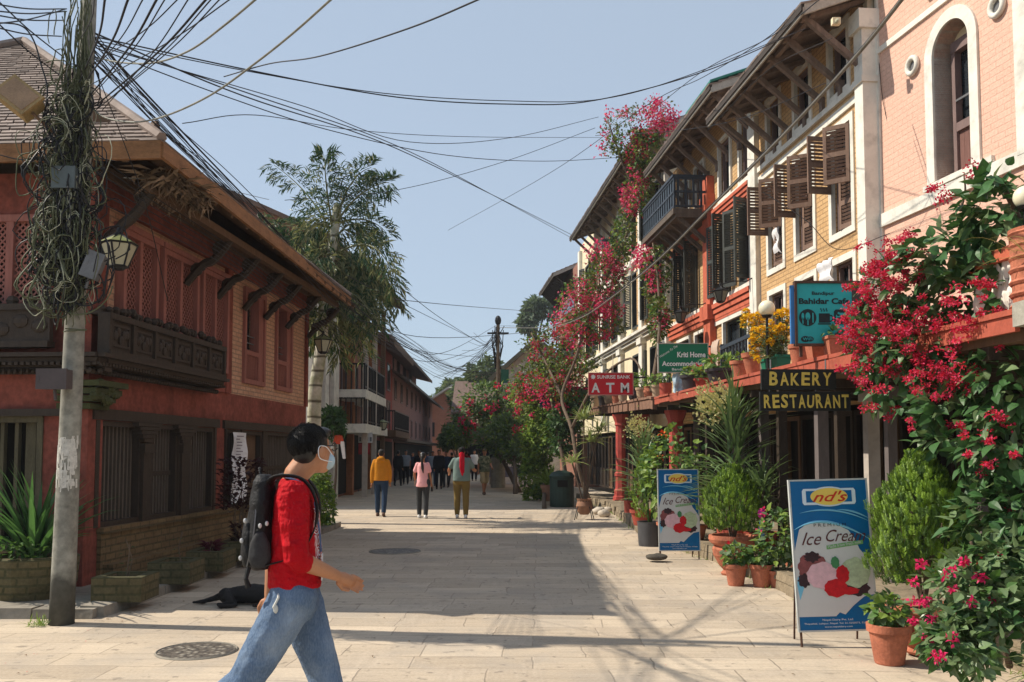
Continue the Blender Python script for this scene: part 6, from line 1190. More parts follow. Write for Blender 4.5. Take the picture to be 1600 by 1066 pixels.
# lower bush with magenta bells
lb=thing('flowering_bush','low leafy bush with magenta blooms spilling onto the street, bottom right','bush',(3.4,6.2,.1)); foliage('foliage',lb,[(1515,930,6.0,65,70,.4),(1480,985,5.85,45,45,.3),(1560,960,5.9,60,70,.4),(1550,880,6.1,60,50,.35),(1500,1010,5.7,50,40,.3)],1500,.095,.06,[VL2,VL,LEAF],26,fn=ovate,gap=.04,gs=3,droop=.15)
blossoms('flowers',lb,[(1470,930,5.8,60,70,.2),(1450,1000,5.6,40,30,.2),(1530,900,5.9,60,50,.2)],20,26,.035,.03,[leafmat('hot_pink_bell',(.68,.02,.14),.25,.35)],27)
trunk('stem',lb,[Vector((3.5,6.4,.1)),Vector((3.3,6.2,.6)),Vector((3.1,6.1,1.0))],.025)
sp=thing('potted_plant','pale striped spider plant in a pink clay pot at the bottom right corner','potted plant',(3.42,5.55,.0)); m=MB(); potm(m,.13,.22); m.build('pot',mat('pinkish_clay',(.5,.24,.18),.8,.15,6,.2),sp); m=MB(); strap(m,(-.08,-.05,.22),150,(.2,.42),.016,(.2,1.35),droop=1.5); m.build('leaves',leafmat('striped_leaf',(.38,.42,.20),.4,.3),sp,recalc=False,smooth=True)
# plants by the far-left houses
tree('shrub','bright leafy bush spilling beside the white chair behind the walking man',[(508,790,18.8,14,42,.35),(500,750,19,14,20,.3)],1500,.10,[LEAFL,LEAF,LEAFG],Vector((at(503,800,18.9).x,18.9,0)),tr=.03,cat='shrub',seed=44)
tree('shrub','dark green potted bush against the white pillars left of the bench',[(520,665,27,18,30,.6),(528,700,27,12,30,.5)],1300,.16,[LEAFD,LEAF],Vector((at(520,800,27).x,27,0)),tr=.05,cat='shrub',seed=45)
for i,(x,y,w_) in enumerate([(555,742,14),(575,738,14),(592,735,10)]):
    o=thing('flower_bed',['low bed of orange flowers beside the bench','low bed of yellow and orange flowers left of the man in mustard','small flower bed behind the man in mustard'][i],'flower bed',ground(x,y+6)); m=MB(); k=ground(x,y+6).y/FOC; m.rings2([(w_*k*.8,0),(w_*k,.35),(w_*k*.9,.36)],(0,0,0),12); m.build('tub',DPOT,o); foliage('foliage',o,[(x,y-8,ground(x,y+6).y,w_,13,.5)],700,.18,[LEAFD,LEAF][0] and .1,[LEAFD,LEAF],50+i); blossoms('flowers',o,[(x,y-8,ground(x,y+6).y-.2,w_,10,.4)],16,8,.1,.09,[YELF],60+i)
# ---------- signs
SR=mat('sign_red',srgb(200,22,38),.45,.08,3,0); SG=mat('sign_green',srgb(10,112,80),.45,.1,3,0); ST=mat('sign_teal',srgb(45,165,165),.5,.16,2.2,0,dirt=.08); INK=mat('sign_black_ink',(.012,.02,.022),.6,.2,5,0); WI=mat('sign_white_ink',(.78,.78,.76),.6,.06,5,0); YI=mat('hand_painted_yellow',srgb(205,180,85),.7,.25,14,.2); GOLD=mat('sign_gold_ink',srgb(215,165,30),.5,.1,5,0); SBK=mat('black_painted_board',(.014,.015,.013),.75,.4,6,.4); RUST=mat('rusty_frame',(.09,.045,.03),.8,.35,9,.4); SBL=mat('sign_side_blue',srgb(60,120,180),.5,.15,4,0)
def hangers(o,xs,h,l,mt=METAL):
    for x in xs: m=MB(); m.tube([(x,.015,h),(x,.015,h+l)],.008,4); m.build('hanger',mt,o)
o,w_,h=board('hanging_sign','red bank cash machine sign with white capital letters hung by the far terrace','sign',920,583,989,617,22,SR,.06); m=MB(); framebox(m,-.012,w_+.012,-.012,h+.012,.02,-.012,.07); m.build('frame',mat('sign_edge_pale',(.5,.2,.18),.5,.1,4,0),o)
for i,c in enumerate('ATM'): text(o,c,w_*(.06+.33*i),h*.1,w_*.19,h*.45,WI,bold=.03)
text(o,'SUNRISE BANK',w_*.19,h*.74,w_*.75,h*.16,WI,bold=.02); m=MB(); m.prism([(w_*.1+.05*math.cos(k*PI/6),h*.82+.05*math.sin(k*PI/6)) for k in range(12)],-.006,-.003); 
for k in range(8): m.prism([(w_*.1+.055*math.cos(a),h*.82+.055*math.sin(a)) for a in (k*PI/4-.1,k*PI/4+.1)]+[(w_*.1+.08*math.cos(k*PI/4),h*.82+.08*math.sin(k*PI/4))],-.006,-.003)
m.build('sun_logo',WI,o); a=MB(); a.tube([(w_,.03,h*.8),(w_+.55,.03,h*.8)],.02,5); a.build('arm',METAL,o); hangers(o,[w_*.55],h,.5,WPT)
o,w_,h=board('hanging_sign','green guesthouse sign with white lettering above the red terrace edge','sign',1029,537,1106,582,17,SG,.05); m=MB(); framebox(m,-.01,w_+.01,-.01,h+.01,.018,-.012,.055); m.build('frame',PALE,o)
text(o,'Kriti Home',w_*.38,h*.52,w_*.57,h*.19,WI,bold=.03); text(o,'Accommodation',w_*.07,h*.22,w_*.88,h*.17,WI,bold=.03); text(o,'Bandipur Bazar',w_*.27,h*.04,w_*.6,h*.11,WI,bold=.01); t_=text(o,'Welcome To The',0,0,w_*.42,h*.08,WI,shear=.4); t_.location=(w_*.04,0,h*.5); t_.rotation_euler=(0,R_(-33),0)
a=MB(); a.tube([(w_,.03,h*.9),(w_+.6,.03,h*.9)],.02,5); a.tube([(w_,.03,h*.1),(w_+.6,.03,h*.1)],.02,5); a.build('arm',METAL,o)
o,w_,h=board('hanging_sign','dark inn sign with gold capitals half hidden by the creeper left of the red sign','sign',843,604,922,636,29,mat('sign_navy',(.012,.03,.05),.5,.2,4,0),.06); text(o,'OLD INN',w_*.3,h*.15,w_*.64,h*.52,GOLD,bold=.03); t_=text(o,'Welcome',0,0,w_*.3,h*.14,WI,shear=.4); t_.location=(w_*.04,0,h*.55); t_.rotation_euler=(0,R_(-25),0); hangers(o,[.1,w_-.1],-.0,-.5)
# bakery boards
Yb=9.15
o,w_,h=board('hanging_board','black hand-painted board reading bakery, upper of the two','sign',1190,577,1306,609,Yb,SBK,.04)
def painted(o,s,x0,x1,z0,z1):
    n=len(s); cw=(x1-x0)/n; rn=random.Random(n)
    for i,c in enumerate(s): t_=text(o,c,-.5*cw*.8,-.5*(z1-z0),cw*(.8 if c!='I' else .3),(z1-z0)*rn.uniform(.92,1.05),YI,bold=.028,y=-.005); t_.location=(x0+cw*(i+.5),0,(z0+z1)/2); t_.rotation_euler=(0,R_(rn.uniform(-4,4)),0)
painted(o,'BAKERY',w_*.09,w_*.95,h*.2,h*.86)
o2,w2,h2=board('hanging_board','black hand-painted board reading restaurant, lower of the two','sign',1188,612,1329,642,Yb,SBK,.04); painted(o2,'RESTAURANT',w2*.03,w2*.985,h2*.14,h2*.84)
hangers(o2,[.1,w2*.62],h2-.03,.07,GREY); hangers(o,[.1,w_-.1],h,.10,GREY)
# cafe sign
Yc=9.7
o,w_,h=board('cafe_sign','teal cafe sign with cutlery, cup and bed symbols standing on the terrace','sign',1246,443,1352,537,Yc,ST,.045); m=MB(); f=.026; m.box(-f,w_+f,-.02,.05,h,h+f); m.box(-f,w_+f,-.02,.05,-f,0); m.box(-f,0,-.02,.05,0,h); m.box(w_,w_+f,-.02,.05,0,h); m.build('frame',RUST,o); m=MB(); m.box(-f-.04,-f-.001,.0,.04,-.0,h-.02); m.build('side_panel',SBL,o)
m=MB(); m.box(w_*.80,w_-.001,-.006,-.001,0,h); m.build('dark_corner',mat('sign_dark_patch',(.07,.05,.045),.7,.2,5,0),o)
text(o,'Bandipur',w_*.22,h*.79,w_*.33,h*.075,INK,bold=.025); text(o,'Bahidar Cafe',w_*.03,h*.655,w_*.74,h*.10,INK,bold=.035)
def disc(m,cx,cz,rx,rz,y=-.004,n=24): m.add([(cx+rx*math.cos(2*PI*k/n),y,cz+rz*math.sin(2*PI*k/n)) for k in range(n)],[tuple(range(n))])
def rect(m,x0,x1,z0,z1,y=-.004): m.add([(x0,y,z0),(x1,y,z0),(x1,y,z1),(x0,y,z1)],[(0,1,2,3)])
m=MB(); cx,cz=w_*.155,h*.43; R0=w_*.125; disc(m,cx,cz,R0,R0); m.build('plate_icon',INK,o,recalc=False)
m=MB(); disc(m,cx,cz+R0*.15,R0*.28,R0*.45,-.007); rect(m,cx-.006,cx+.006,cz-R0*.9,cz,-.007); disc(m,cx-R0*.58,cz+R0*.15,R0*.16,R0*.4,-.007); rect(m,cx-R0*.58-.005,cx-R0*.58+.005,cz-R0*.75,cz,-.007); rect(m,cx+R0*.52,cx+R0*.66,cz-R0*.6,cz+R0*.55,-.007); m.build('cutlery_icon',ST,o,recalc=False)
m=MB(); rect(m,w_*.315,w_*.475,h*.345,h*.50); rect(m,w_*.30,w_*.49,h*.315,h*.335); m.tube([(w_*.475+w_*.045*math.sin(k*PI/8),-.005,h*.42+h*.05*math.cos(k*PI/8)) for k in range(9)],.006,4)
for j in range(3): m.tube([(w_*(.35+.04*j)+.006*math.sin(k*1.5),-.005,h*(.53+.014*k)) for k in range(5)],.004,4)
m.build('cup_icon',INK,o,recalc=False); m=MB(); x0,x1,z0,z1=w_*.535,w_*.765,h*.32,h*.565; m.add([(x,-.004,z) for x,z in ((x0+.02,z0),(x1-.02,z0),(x1,z0+.02),(x1,z1-.02),(x1-.02,z1),(x0+.02,z1),(x0,z1-.02),(x0,z0+.02))],[tuple(range(8))]); m.build('bed_icon',INK,o,recalc=False); m=MB(); rect(m,x0+.02,x0+.032,z0+.05,z1-.06,-.007); rect(m,x0+.032,x1-.03,z0+.075,z0+.088,-.007); rect(m,x0+.06,x1-.03,z0+.095,z0+.125,-.007); rect(m,x1-.03,x1-.02,z0+.05,z0+.1,-.007); disc(m,x0+.05,z0+.12,.012,.012,-.007); m.build('bed_lines',ST,o,recalc=False)
m=MB(); disc(m,w_*.115,h*.075,w_*.065,h*.05); disc(m,w_*.185,h*.075,w_*.05,h*.042); m.build('badge',INK,o,recalc=False); text(o,'WiFi',w_*.075,h*.05,w_*.14,h*.05,ST,y=-.007,bold=.02); text(o,'Phone',w_*.36,h*.045,w_*.1,h*.03,INK,shear=.3)
for x in (.05,w_-.05): m=MB(); m.box(x-.015,x+.015,.03,.06,-.14,-f); m.build('foot',RUST,o)
# ice cream boards
NB=mat('advert_blue',srgb(0,98,155),.35,.12,2.5,0); NB2=mat('advert_light_blue',srgb(120,190,220),.4,.1,4,0); NW=mat('advert_off_white',srgb(205,205,203),.45,.05,4,0); NG=mat('advert_glow',srgb(215,228,238),.4,.04,4,0); NBR=mat('advert_brown_script',srgb(90,45,45),.5,.1,4,0); NRD=mat('advert_red_script',srgb(205,55,30),.5,.1,4,0); NY=mat('advert_yellow',srgb(238,205,95),.4,.05,4,0); NGR=mat('advert_green',srgb(110,165,100),.5,.1,4,0)
CHO=mat('chocolate_scoop',srgb(135,75,75),.6,.5,22,0); PNK=mat('strawberry_scoop',srgb(222,180,188),.6,.16,20,0); MNT=mat('mint_scoop',srgb(180,196,160),.6,.3,26,0); STR=mat('strawberry_red',srgb(195,25,35),.5,.35,24,0); MINTL=mat('mint_leaf',srgb(70,130,85),.5,.2,20,0); DKB=mat('dark_biscuit',srgb(60,40,45),.6,.5,20,0)
def advert(o,w,h):
    def P(pts,mt,y,nm):
        m=MB(); m.add([(x*w,y,z*h) for x,z in pts],[tuple(range(len(pts)))]); m.build(nm,mt,o,recalc=False)
    def D(cx,cz,rx,rz,mt,y,nm,jit=0,n=28): P([(cx+rx*math.cos(2*PI*k/n)*(1+jit*math.sin(k*2.3+cx*9)),cz+rz*math.sin(2*PI*k/n)*(1+jit*math.sin(k*1.7+3))) for k in range(n)],mt,y,nm)
    P([(.001,.09),(.48,.09),(.53,.115),(.60,.10),(.72,.16),(.86,.215),(.999,.23),(.999,.42),(.93,.48),(.85,.53),(.80,.60),(.72,.66),(.55,.705),(.36,.725),(.2,.715),(.08,.67),(.03,.58),(.001,.52)],NW,-.003,'pale_field')
    m=MB()
    for k,(a,b,c) in enumerate((((.02,.67),(.4,.80),(.98,.60)),((.1,.78),(.55,.84),(.99,.72)),((.6,.80),(.8,.80),(.99,.74)))):
        m.tube([((a[0]*(1-t)**2+2*b[0]*t*(1-t)+c[0]*t*t)*w,-.004,(a[1]*(1-t)**2+2*b[1]*t*(1-t)+c[1]*t*t)*h) for t in [i/12 for i in range(13)]],[(.001+.007*math.sin(i*PI/12))*(1 if k else 1.6) for i in range(13)],4)
    m.build('swoosh',NB2,o,recalc=False); P([(.03,.20),(.09,.28),(.02,.36),(.005,.3)],NB2,-.0045,'swoosh_left')
    P([(.17,.835),(.83,.835),(.85,.85),(.85,.93),(.83,.945),(.17,.945),(.15,.93),(.15,.85)],NG,-.005,'logo_glow'); D(.5,.89,.27,.068,NG,-.0055,'logo_halo'); P([(.2,.852),(.8,.852),(.8,.93),(.2,.93)],NB,-.007,'logo_bar'); D(.5,.89,.245,.058,NY,-.009,'logo_ellipse')
    text(o,"nd's",w*.28,h*.855,w*.46,h*.072,NRD,y=-.011,bold=.012,shear=.45,name='logo_letters')
    text(o,'P R E M I U M',w*.27,h*.688,w*.42,h*.020,INK,y=-.013); text(o,'Ice',w*.10,h*.565,w*.26,h*.085,NBR,y=-.006,shear=.45,name='script_letters'); t_=text(o,'Cream',w*.42,h*.585,w*.52,h*.08,NBR,y=-.0065,shear=.45,name='script_letters')
    P([(.42,.533),(.90,.565),(.90,.592),(.42,.560)],NGR,-.0055,'slogan_band'); t_=text(o,'Made from fresh milk',0,0,w*.44,h*.02,NW,y=-.0075); t_.location=(w*.44,0,h*.541); t_.rotation_euler=(0,-math.atan2(.032*h,.48*w),0)
    D(.78,.27,.16,.05,DKB,-.0045,'biscuit',.12); D(.22,.415,.19,.10,CHO,-.0055,'chocolate_scoop',.07); D(.22,.485,.1,.035,DKB,-.006,'chocolate_crumbs',.2); D(.10,.33,.08,.045,DKB,-.006,'chocolate_shadow',.15); D(.77,.375,.19,.10,MNT,-.0055,'mint_scoop',.06); D(.35,.36,.215,.09,PNK,-.0075,'pink_scoop',.05); D(.50,.275,.15,.06,STR,-.009,'strawberry',.06); D(.60,.365,.085,.06,STR,-.0095,'strawberry',.08); D(.66,.255,.14,.025,STR,-.0092,'strawberry',.1); D(.515,.445,.055,.04,MINTL,-.0085,'mint_leaf',.08)
    text(o,'Nepal Dairy Pvt. Ltd.',w*.3,h*.058,w*.4,h*.016,WI,y=-.004); text(o,'Thapathali, Lalitpur, Nepal. Tel. 01-5250073, 5250368',w*.06,h*.036,w*.88,h*.014,WI,y=-.004); text(o,'www.nepaldairy.com',w*.32,h*.014,w*.36,h*.014,WI,y=-.004)
def stand(lab,x0,y0,x1,y1,Y,legpx,rz,tilt,roll):
    a=at(x0,y1,Y); b=at(x1,y0,Y); w=b.x-a.x; h=b.z-a.z; o=thing('advertising_board',lab,'sign board',(a.x,Y,a.z),rz,'ice cream boards standing in the street'); o.rotation_euler=(tilt,roll,rz); m=MB(); m.box(0,w,0,.02,0,h); m.build('panel',NB,o); m=MB(); framebox(m,-.012,w+.012,-.012,h+.012,.014,-.004,.03); m.build('frame',mat('pale_tin_edge',(.5,.52,.5),.5,.2,5,0),o); advert(o,w,h)
    for x in (.012,w-.012): m=MB(); m.tube([(x,.02,h*.3),(x,.02,-a.z/math.cos(tilt)+.0)],.011,5); m.build('leg',RUST,o)
    for x in (.05,w-.05): m=MB(); m.tube([(x,.03,h*.93),(x,.34,-a.z+.01)],.009,5); m.build('rear_leg',RUST,o)
stand('tall blue ice cream advertising board, the nearer and larger of the two',1250,752,1366,986,7.5,0,.0,R_(-5),R_(-1.5))
stand('tall blue ice cream advertising board, the farther and smaller of the two',1031,734,1092,860,13.6,0,.0,R_(-5),R_(0))
# ---------- people
SKIN=mat('brown_skin',srgb(165,112,82),.55,.10,9,.15,spec=.35); SKIN2=mat('warm_skin',srgb(178,125,92),.5,.10,12,.12,spec=.35); HAIR=mat('black_hair',(.010,.009,.009),.4,.3,30,.3,stretch=(2,2,1),spec=.5)
def fab(name,c,v=.12,b=.35,sc_=6): return mat(name,c,.88,v,sc_,b,spec=.15)
def rotv(v,yaw): return Vector((v.x*math.cos(yaw)-v.y*math.sin(yaw),v.x*math.sin(yaw)+v.y*math.cos(yaw),v.z))
def person(lab,P,rz,H,legs,arms,top,bottom,shoes,hair=HAIR,skin=SKIN,sleeve='short',short=False,hairlen=0,build_=1,yaw=0,tophem=.53,vox=.018,grp=None,lean=0,hood=False,loose=0,fem=False,detail=False,headfwd=.02):
    o=thing('person',lab,'person',P,R_(rz),grp); k=H/1.73; body=MB(); B=build_
    TH,SH=.43*k,.43*k; ank={}; jj={}
    for s,(ta,kb) in zip((1,-1),legs):
        a=R_(ta); b=R_(ta-kb); hip=Vector((s*.095*k*B,0,0)); kn=hip+Vector((s*.005,TH*math.sin(a),-TH*math.cos(a))); an=kn+Vector((0,SH*math.sin(b),-SH*math.cos(b))); jj[s]=(hip,kn,an,b)
    low=min(j[2].z-(.03*k if j[3]>-.35 else .11*k) for j in jj.values()); hz=-low+.05*k; off=Vector((0,0,hz))
    for s in jj: jj[s]=tuple(x+off if isinstance(x,Vector) else x for x in jj[s])
    ln=math.tan(R_(lean)); Z=lambda z:(z-.93)*k+hz
    def T(x,y,z): return (x*k,y*k+(Z(z)-hz)*ln,Z(z))
    w=B*(.88 if fem else 1)
    ys=.80 if detail else 1
    rg=lambda L_:[(0,T(0,y,z)[1],Z(z),rx*k*w*(.95 if detail else 1),ry*k*B*ys) for z,y,rx,ry in L_]
    body.rings(rg([(.86,0,.13,.10),(1.0,0,.13,.09),(1.2,0,.13,.09),(1.38,0,.15,.09),(1.46,0,.10,.07)]))
    nb=T(0,-.01,1.44); hc=Vector(T(0,headfwd,1.615)); body.limb([nb,(nb[0],nb[1]+.01,nb[2]+.06*k),tuple(hc+Vector((0,-.02*k,-.05*k)))],[.062*k*w,.056*k*w,.06*k*w],12)
    Y_=R_(yaw); hd=lambda x,y,z:tuple(hc+rotv(Vector((x,y,z))*k,Y_)); MY=Matrix.Rotation(Y_,3,'Z')
    body.ell(hd(0,-.012,.025),(.076*k,.094*k,.085*k),16,12,MY); body.ell(hd(0,.022,-.035),(.060*k,.072*k,.075*k),14,10,MY); body.ell(hd(0,.055,-.085),(.034*k,.032*k,.026*k),10,7,MY); body.limb([hd(0,.092,.01),hd(0,.108,-.022)],[.010*k,.015*k],8); body.ell(hd(0,.086,-.055),(.024*k,.012*k,.009*k),8,5,MY)
    for s in (1,-1): body.ell(hd(s*.077,-.005,-.008),(.010*k,.020*k,.032*k),8,7,MY)
    sh={}
    for s,(sf,ab,eb,inw) in zip((1,-1),arms):
        S=Vector(T(s*.175*w,-.005,1.405)); a=R_(sf); ab_=R_(ab); d=Vector((s*math.sin(ab_),math.sin(a)*math.cos(ab_),-math.cos(a)*math.cos(ab_))); E=S+d*.285*k; b=R_(sf+eb); d2=Vector((s*math.sin(ab_)*.4-s*inw,math.sin(b),-math.cos(b))).normalized(); Wr=E+d2*.25*k; sh[s]=(S,E,Wr,d2)
        body.limb([S,E],[.048*k*w,.038*k*w],10); body.limb([E,E.lerp(Wr,.3),Wr],[.037*k*w,.040*k*w,.025*k*w],10)
        side=d2.cross(Vector((1,0,0))); side=side.normalized() if side.length>.1 else Vector((0,1,0)); pn=d2.cross(side).normalized()*s
        body.limb([Wr,Wr+d2*.045*k,Wr+d2*.085*k],[(.022*k,.022*k),(.020*k,.036*k),(.018*k,.038*k)] if False else [.022*k,.032*k,.028*k],8)
        fd=side*(-1); pb_=Wr+d2*.085*k
        for q in range(4):
            base=pb_+fd*((q-1.5)*.019*k); L_=[.062,.074,.070,.055][q]*k; c1=base+d2*L_*.5+pn*(-.006*k); c2=c1+(d2*.75-pn*.65).normalized()*L_*.32; c3=c2+(d2*.25-pn*.95).normalized()*L_*.3
            body.limb([base,c1,c2,c3],[.0095*k,.0088*k,.0082*k,.007*k],7)
        tb=Wr+d2*.03*k+fd*(-.03*k); body.limb([tb,tb+d2*.035*k-fd*.016*k-pn*.008*k,tb+d2*.065*k-fd*.010*k-pn*.018*k],[.012*k,.0105*k,.008*k],7)
    for s,(hip,kn,an,b) in jj.items():
        body.limb([hip+Vector((0,0,-.02)),kn],[.068*k,.05*k],10); body.limb([kn,kn.lerp(an,.3),an],[.048*k,.052*k,.036*k],10); body.limb([an,an+Vector((0,.03*k,-.035*k))],[.036*k,.035*k],8)
    organic(body,'body',skin,o,vox*(.5 if detail else .62),2 if not detail else 2)
    # top garment
    m=MB(); hem=(tophem*1.73)
    if fem: L_=[(hem,-.0,.185+loose,.14+loose),(hem+.06,0,.18+loose,.14+loose),(1.12,0,.145+loose*.5,.115),(1.25,.01,.16,.125),(1.36,.0,.165,.11),(1.42,-.005,.13,.085),(1.46,-.01,.07,.062)]
    else: L_=[(hem,0,.182+loose,.135+loose),(hem+.08,0,.183+loose,.138+loose),(1.2,.0,.185+loose*.6,.132+loose*.5),(1.32,.0,.192,.128),(1.40,-.005,.185,.115),(1.445,-.008,.145,.092),(1.48,-.01,.078,.068)]
    m.rings(rg(L_),24)
    for s,(S,E,Wr,d2) in sh.items():
        r0=.062*k*w
        if sleeve=='short': m.limb([S+Vector((-s*.02,0,0)),S.lerp(E,.62)],[r0+.006,.052*k*w+.012],12)
        elif sleeve=='rolled': m.limb([S+Vector((-s*.02,0,0)),S.lerp(E,.5),E,E+d2*.035*k],[r0+.010,.056*k*w+.008,.05*k+.008,.047*k+.006],14)
        else: m.limb([S+Vector((-s*.02,0,0)),S.lerp(E,.5),E,E.lerp(Wr,.5),E.lerp(Wr,.98)],[r0+.010,.056*k+.012,.050*k+.010,.044*k+.010,.036*k+.008],12)
    if hood: m.ell(T(0,-.10,1.46),(.12*k,.07*k,.085*k),14,8)
    organic(m,'jacket' if sleeve=='long' else 'shirt',top,o,vox*(.6 if detail else .8),2,.016 if detail else .012,.07)
    # trousers
    m=MB(); m.rings(rg([(.82,0,.12,.09),(.88,0,.168,.132),(.95,0,.172,.130),(1.02,0,.158,.120)]),20)
    for s,(hip,kn,an,b) in jj.items():
        lo=loose+(.0 if not detail else .008); wv=.082*k*B+lo
        if short: m.limb([hip+Vector((0,0,.0)),hip.lerp(kn,.6),kn+Vector((0,0,.0))],[wv,.08*k+lo,.078*k+lo],12)
        else: m.limb([hip+Vector((0,0,.01)),hip.lerp(kn,.5),kn,kn.lerp(an,.35),an+Vector((0,0,.03 if not detail else 0))],[wv+.008,(.076*B)*k+lo,(.060*B)*k+lo,(.058*B)*k+lo,(.046 if not detail else .060)*k+lo],14)
    organic(m,'shorts' if short else 'trousers',bottom,o,vox*(.7 if detail else .8),2,.014 if detail else .01,.09)
    for s,(hip,kn,an,b) in jj.items():
        m=MB(); pt=min(0,b)*.9; f=Vector((0,math.cos(pt),math.sin(pt))); u=Vector((0,-math.sin(pt),math.cos(pt))); c=an-u*.045*k
        m.limb([c-f*.045*k,c+f*.06*k,c+f*.15*k],[.042*k,.043*k,.034*k],10); m.limb([c-f*.03*k+u*.03*k,c+u*.05*k],[.042*k,.04*k],8); organic(m,'shoe',shoes,o,vox*.6,1)
    # hair
    m=MB(); 
    m.ell(hd(0,-.022,.034),(.082*k,.095*k,.084*k),18,12,MY); m.ell(hd(0,-.052,.0),(.072*k,.054*k,.072*k),14,10,MY); m.ell(hd(0,.045,.085),(.058*k,.05*k,.03*k),10,6,MY)
    if hairlen: m.limb([hd(0,-.10,.0),hd(0,-.135,-.10),hd(.02,-.14,-.10-hairlen*.6),hd(.04,-.13,-.10-hairlen)],[.045*k,.035*k,.04*k,.012*k],10)
    hh=organic(m,'hair',hair,o,.008 if detail else .012,2,.005 if detail else .01,.03)
    o['_']=1; del o['_']
    return o,hd,sh,jj,T,k
JAC=fab('mustard_knit',srgb(190,125,35)); JEA=fab('dark_blue_denim',srgb(45,62,85)); BRS=mat('brown_shoe',(.10,.05,.03),.6,.2,6,.2); PKT=fab('pink_cotton',srgb(240,175,178),.06); DKG=fab('charcoal_leggings',srgb(62,64,66)); WSH=mat('white_shoe',(.7,.7,.68),.6,.1,6,.2); GTS=fab('grey_green_cotton',srgb(110,128,124),.08); OLV=fab('olive_trousers',srgb(118,100,58)); BLK=fab('black_cloth',(.018,.018,.022)); NAV=fab('navy_cloth',(.02,.03,.06)); GRC=fab('pale_grey_cloth',srgb(140,148,158)); DEN=fab('mid_denim',srgb(70,85,110)); KHK=fab('khaki_shorts',srgb(165,145,110)); BSH=mat('black_shoe',(.02,.02,.02),.5,.2,6,.1)
t=NT('camouflage_cloth'); n=t.noise(9,2); t.base(t.ramp(n,[(.40,srgb(62,72,55)),(.48,srgb(110,110,85)),(.54,srgb(84,92,70)),(.6,srgb(140,135,110))])); t.b.inputs['Roughness'].default_value=.9; CAM=t.m
g=lambda x,y:ground(x,y)
person('man in a mustard hooded jacket and dark jeans walking away, left of the three walkers',g(595,807),0,1.70,[(-9,9),(11,6)],[(6,9,14,.1),(-6,9,12,0)],JAC,JEA,BRS,sleeve='long',tophem=.53,hood=True,hair=mat('short_dark_hair',(.025,.022,.02),.7,.3,20,.3),loose=.012)
o,hd,sh,jj,T_,k=person('woman in a pink t-shirt with a long black ponytail walking away',g(660,810),-6,1.62,[(-4,2),(7,3)],[(4,8,22,.0),(10,16,30,.1)],PKT,DKG,WSH,tophem=.47,hairlen=.34,fem=True,loose=.012)
E_,W_=sh[1][1],sh[1][2]; m=MB(); c=W_+sh[1][3]*.12; m.box(c.x-.02,c.x+.02,c.y-.05,c.y+.05,c.z-.09,c.z+.03); m.build('bag',BSH,o)
bagp=o; 
o,hd,sh,jj,T_,k=person('man in a grey green t-shirt with a red scarf down his back, walking away',g(721,810),0,1.74,[(-3,4),(9,12)],[(26,22,62,.1),(18,26,55,.15)],GTS,OLV,WSH,sleeve='short',tophem=.52,build_=1.08,loose=.015,hair=mat('black_cap_cloth',(.02,.02,.02),.9,.2,8,.2))
m=MB(); sc2=fab('red_scarf_cloth',srgb(190,25,45)); m.limb([hd(0,-.06,-.075),hd(0,-.03,-.085)],[.07,.065],12); m.limb([hd(0,-.10,-.04),hd(.0,-.15,-.15),hd(.01,-.17,-.38),hd(.03,-.175,-.58)],[(.05,.03),(.05,.025),(.06,.02),(.035,.01)],10); m.limb([hd(.05,-.08,-.05),hd(.06,-.17,-.25),hd(.07,-.17,-.5)],[.03,.025,.012],8); organic(m,'scarf',sc2,o,.015,1,.01,.05)
o,hd,sh,jj,T_,k=person('man in a camouflage shirt and khaki shorts strolling by the far pole collar',g(757,774),200,1.74,[(16,4),(-14,18)],[(-10,10,20,0),(16,10,50,.2)],CAM,KHK,BRS,sleeve='short',short=True,tophem=.5,loose=.02)
m=MB(); m.ell(hd(0,-.01,.06),(.088,.1,.07),14,8); m.ell(hd(0,.09,.05),(.07,.06,.012),12,5); m.build('cap',OLV,o,smooth=True)
crowd=[(622,746,44,'person in dark clothes walking off beside the pale grey backpacker',BLK,BLK,0),(634,742,46,'person in a pale grey top and black trousers far down the street',GRC,BLK,0),(655,752,42,'person with a bright blue bag just left of the ponytailed woman',BLK,NAV,1),(676,748,44,'person in a light shirt and jeans, middle of the far group',GRC,DEN,0),(686,752,40,'person in black standing right of the ponytailed woman',BLK,BLK,0),(697,750,42,'person in a navy jacket and grey trousers among the far group',NAV,DKG,0),(645,738,52,'small dark figure at the back of the far group, left',NAV,BLK,0),(706,742,47,'person in dark clothes close to the left of the red scarf',BLK,DKG,2),(668,740,55,'small figure in a blue top deep in the street',DEN,BLK,0),(729,741,46,'person in a red top mostly hidden by the man with the red scarf',fab('dull_red_cloth',(.3,.03,.03)),BLK,0),(741,742,52,'person in a white shirt beneath the dense flowering tree',CLW,BLK,0)]
for i,(x,y,Y,lab,tm,bm_,f) in enumerate(crowd):
    rn=random.Random(i+70); P=Vector((at(x,y,Y).x,Y,0)); a=rn.uniform(-12,14)
    o,hd,sh,jj,T_,k=person(lab,P,rn.choice([0,5,-10,170,185,20]),rn.uniform(1.6,1.78),[(a,4),(-a,8)],[(rn.uniform(-15,15),9,20,.1),(rn.uniform(-15,15),9,20,.1)],tm,bm_,BSH,sleeve=['long','short'][i%2],tophem=.52,vox=.03,grp='people far down the street',loose=.012)
    if f==1: m=MB(); m.limb([T_(-.1,-.2,1.1),T_(-.1,-.22,1.3)],[.13,.11],10); organic(m,'bag',fab('bright_blue_nylon',(.02,.25,.45)),o,.03,2)
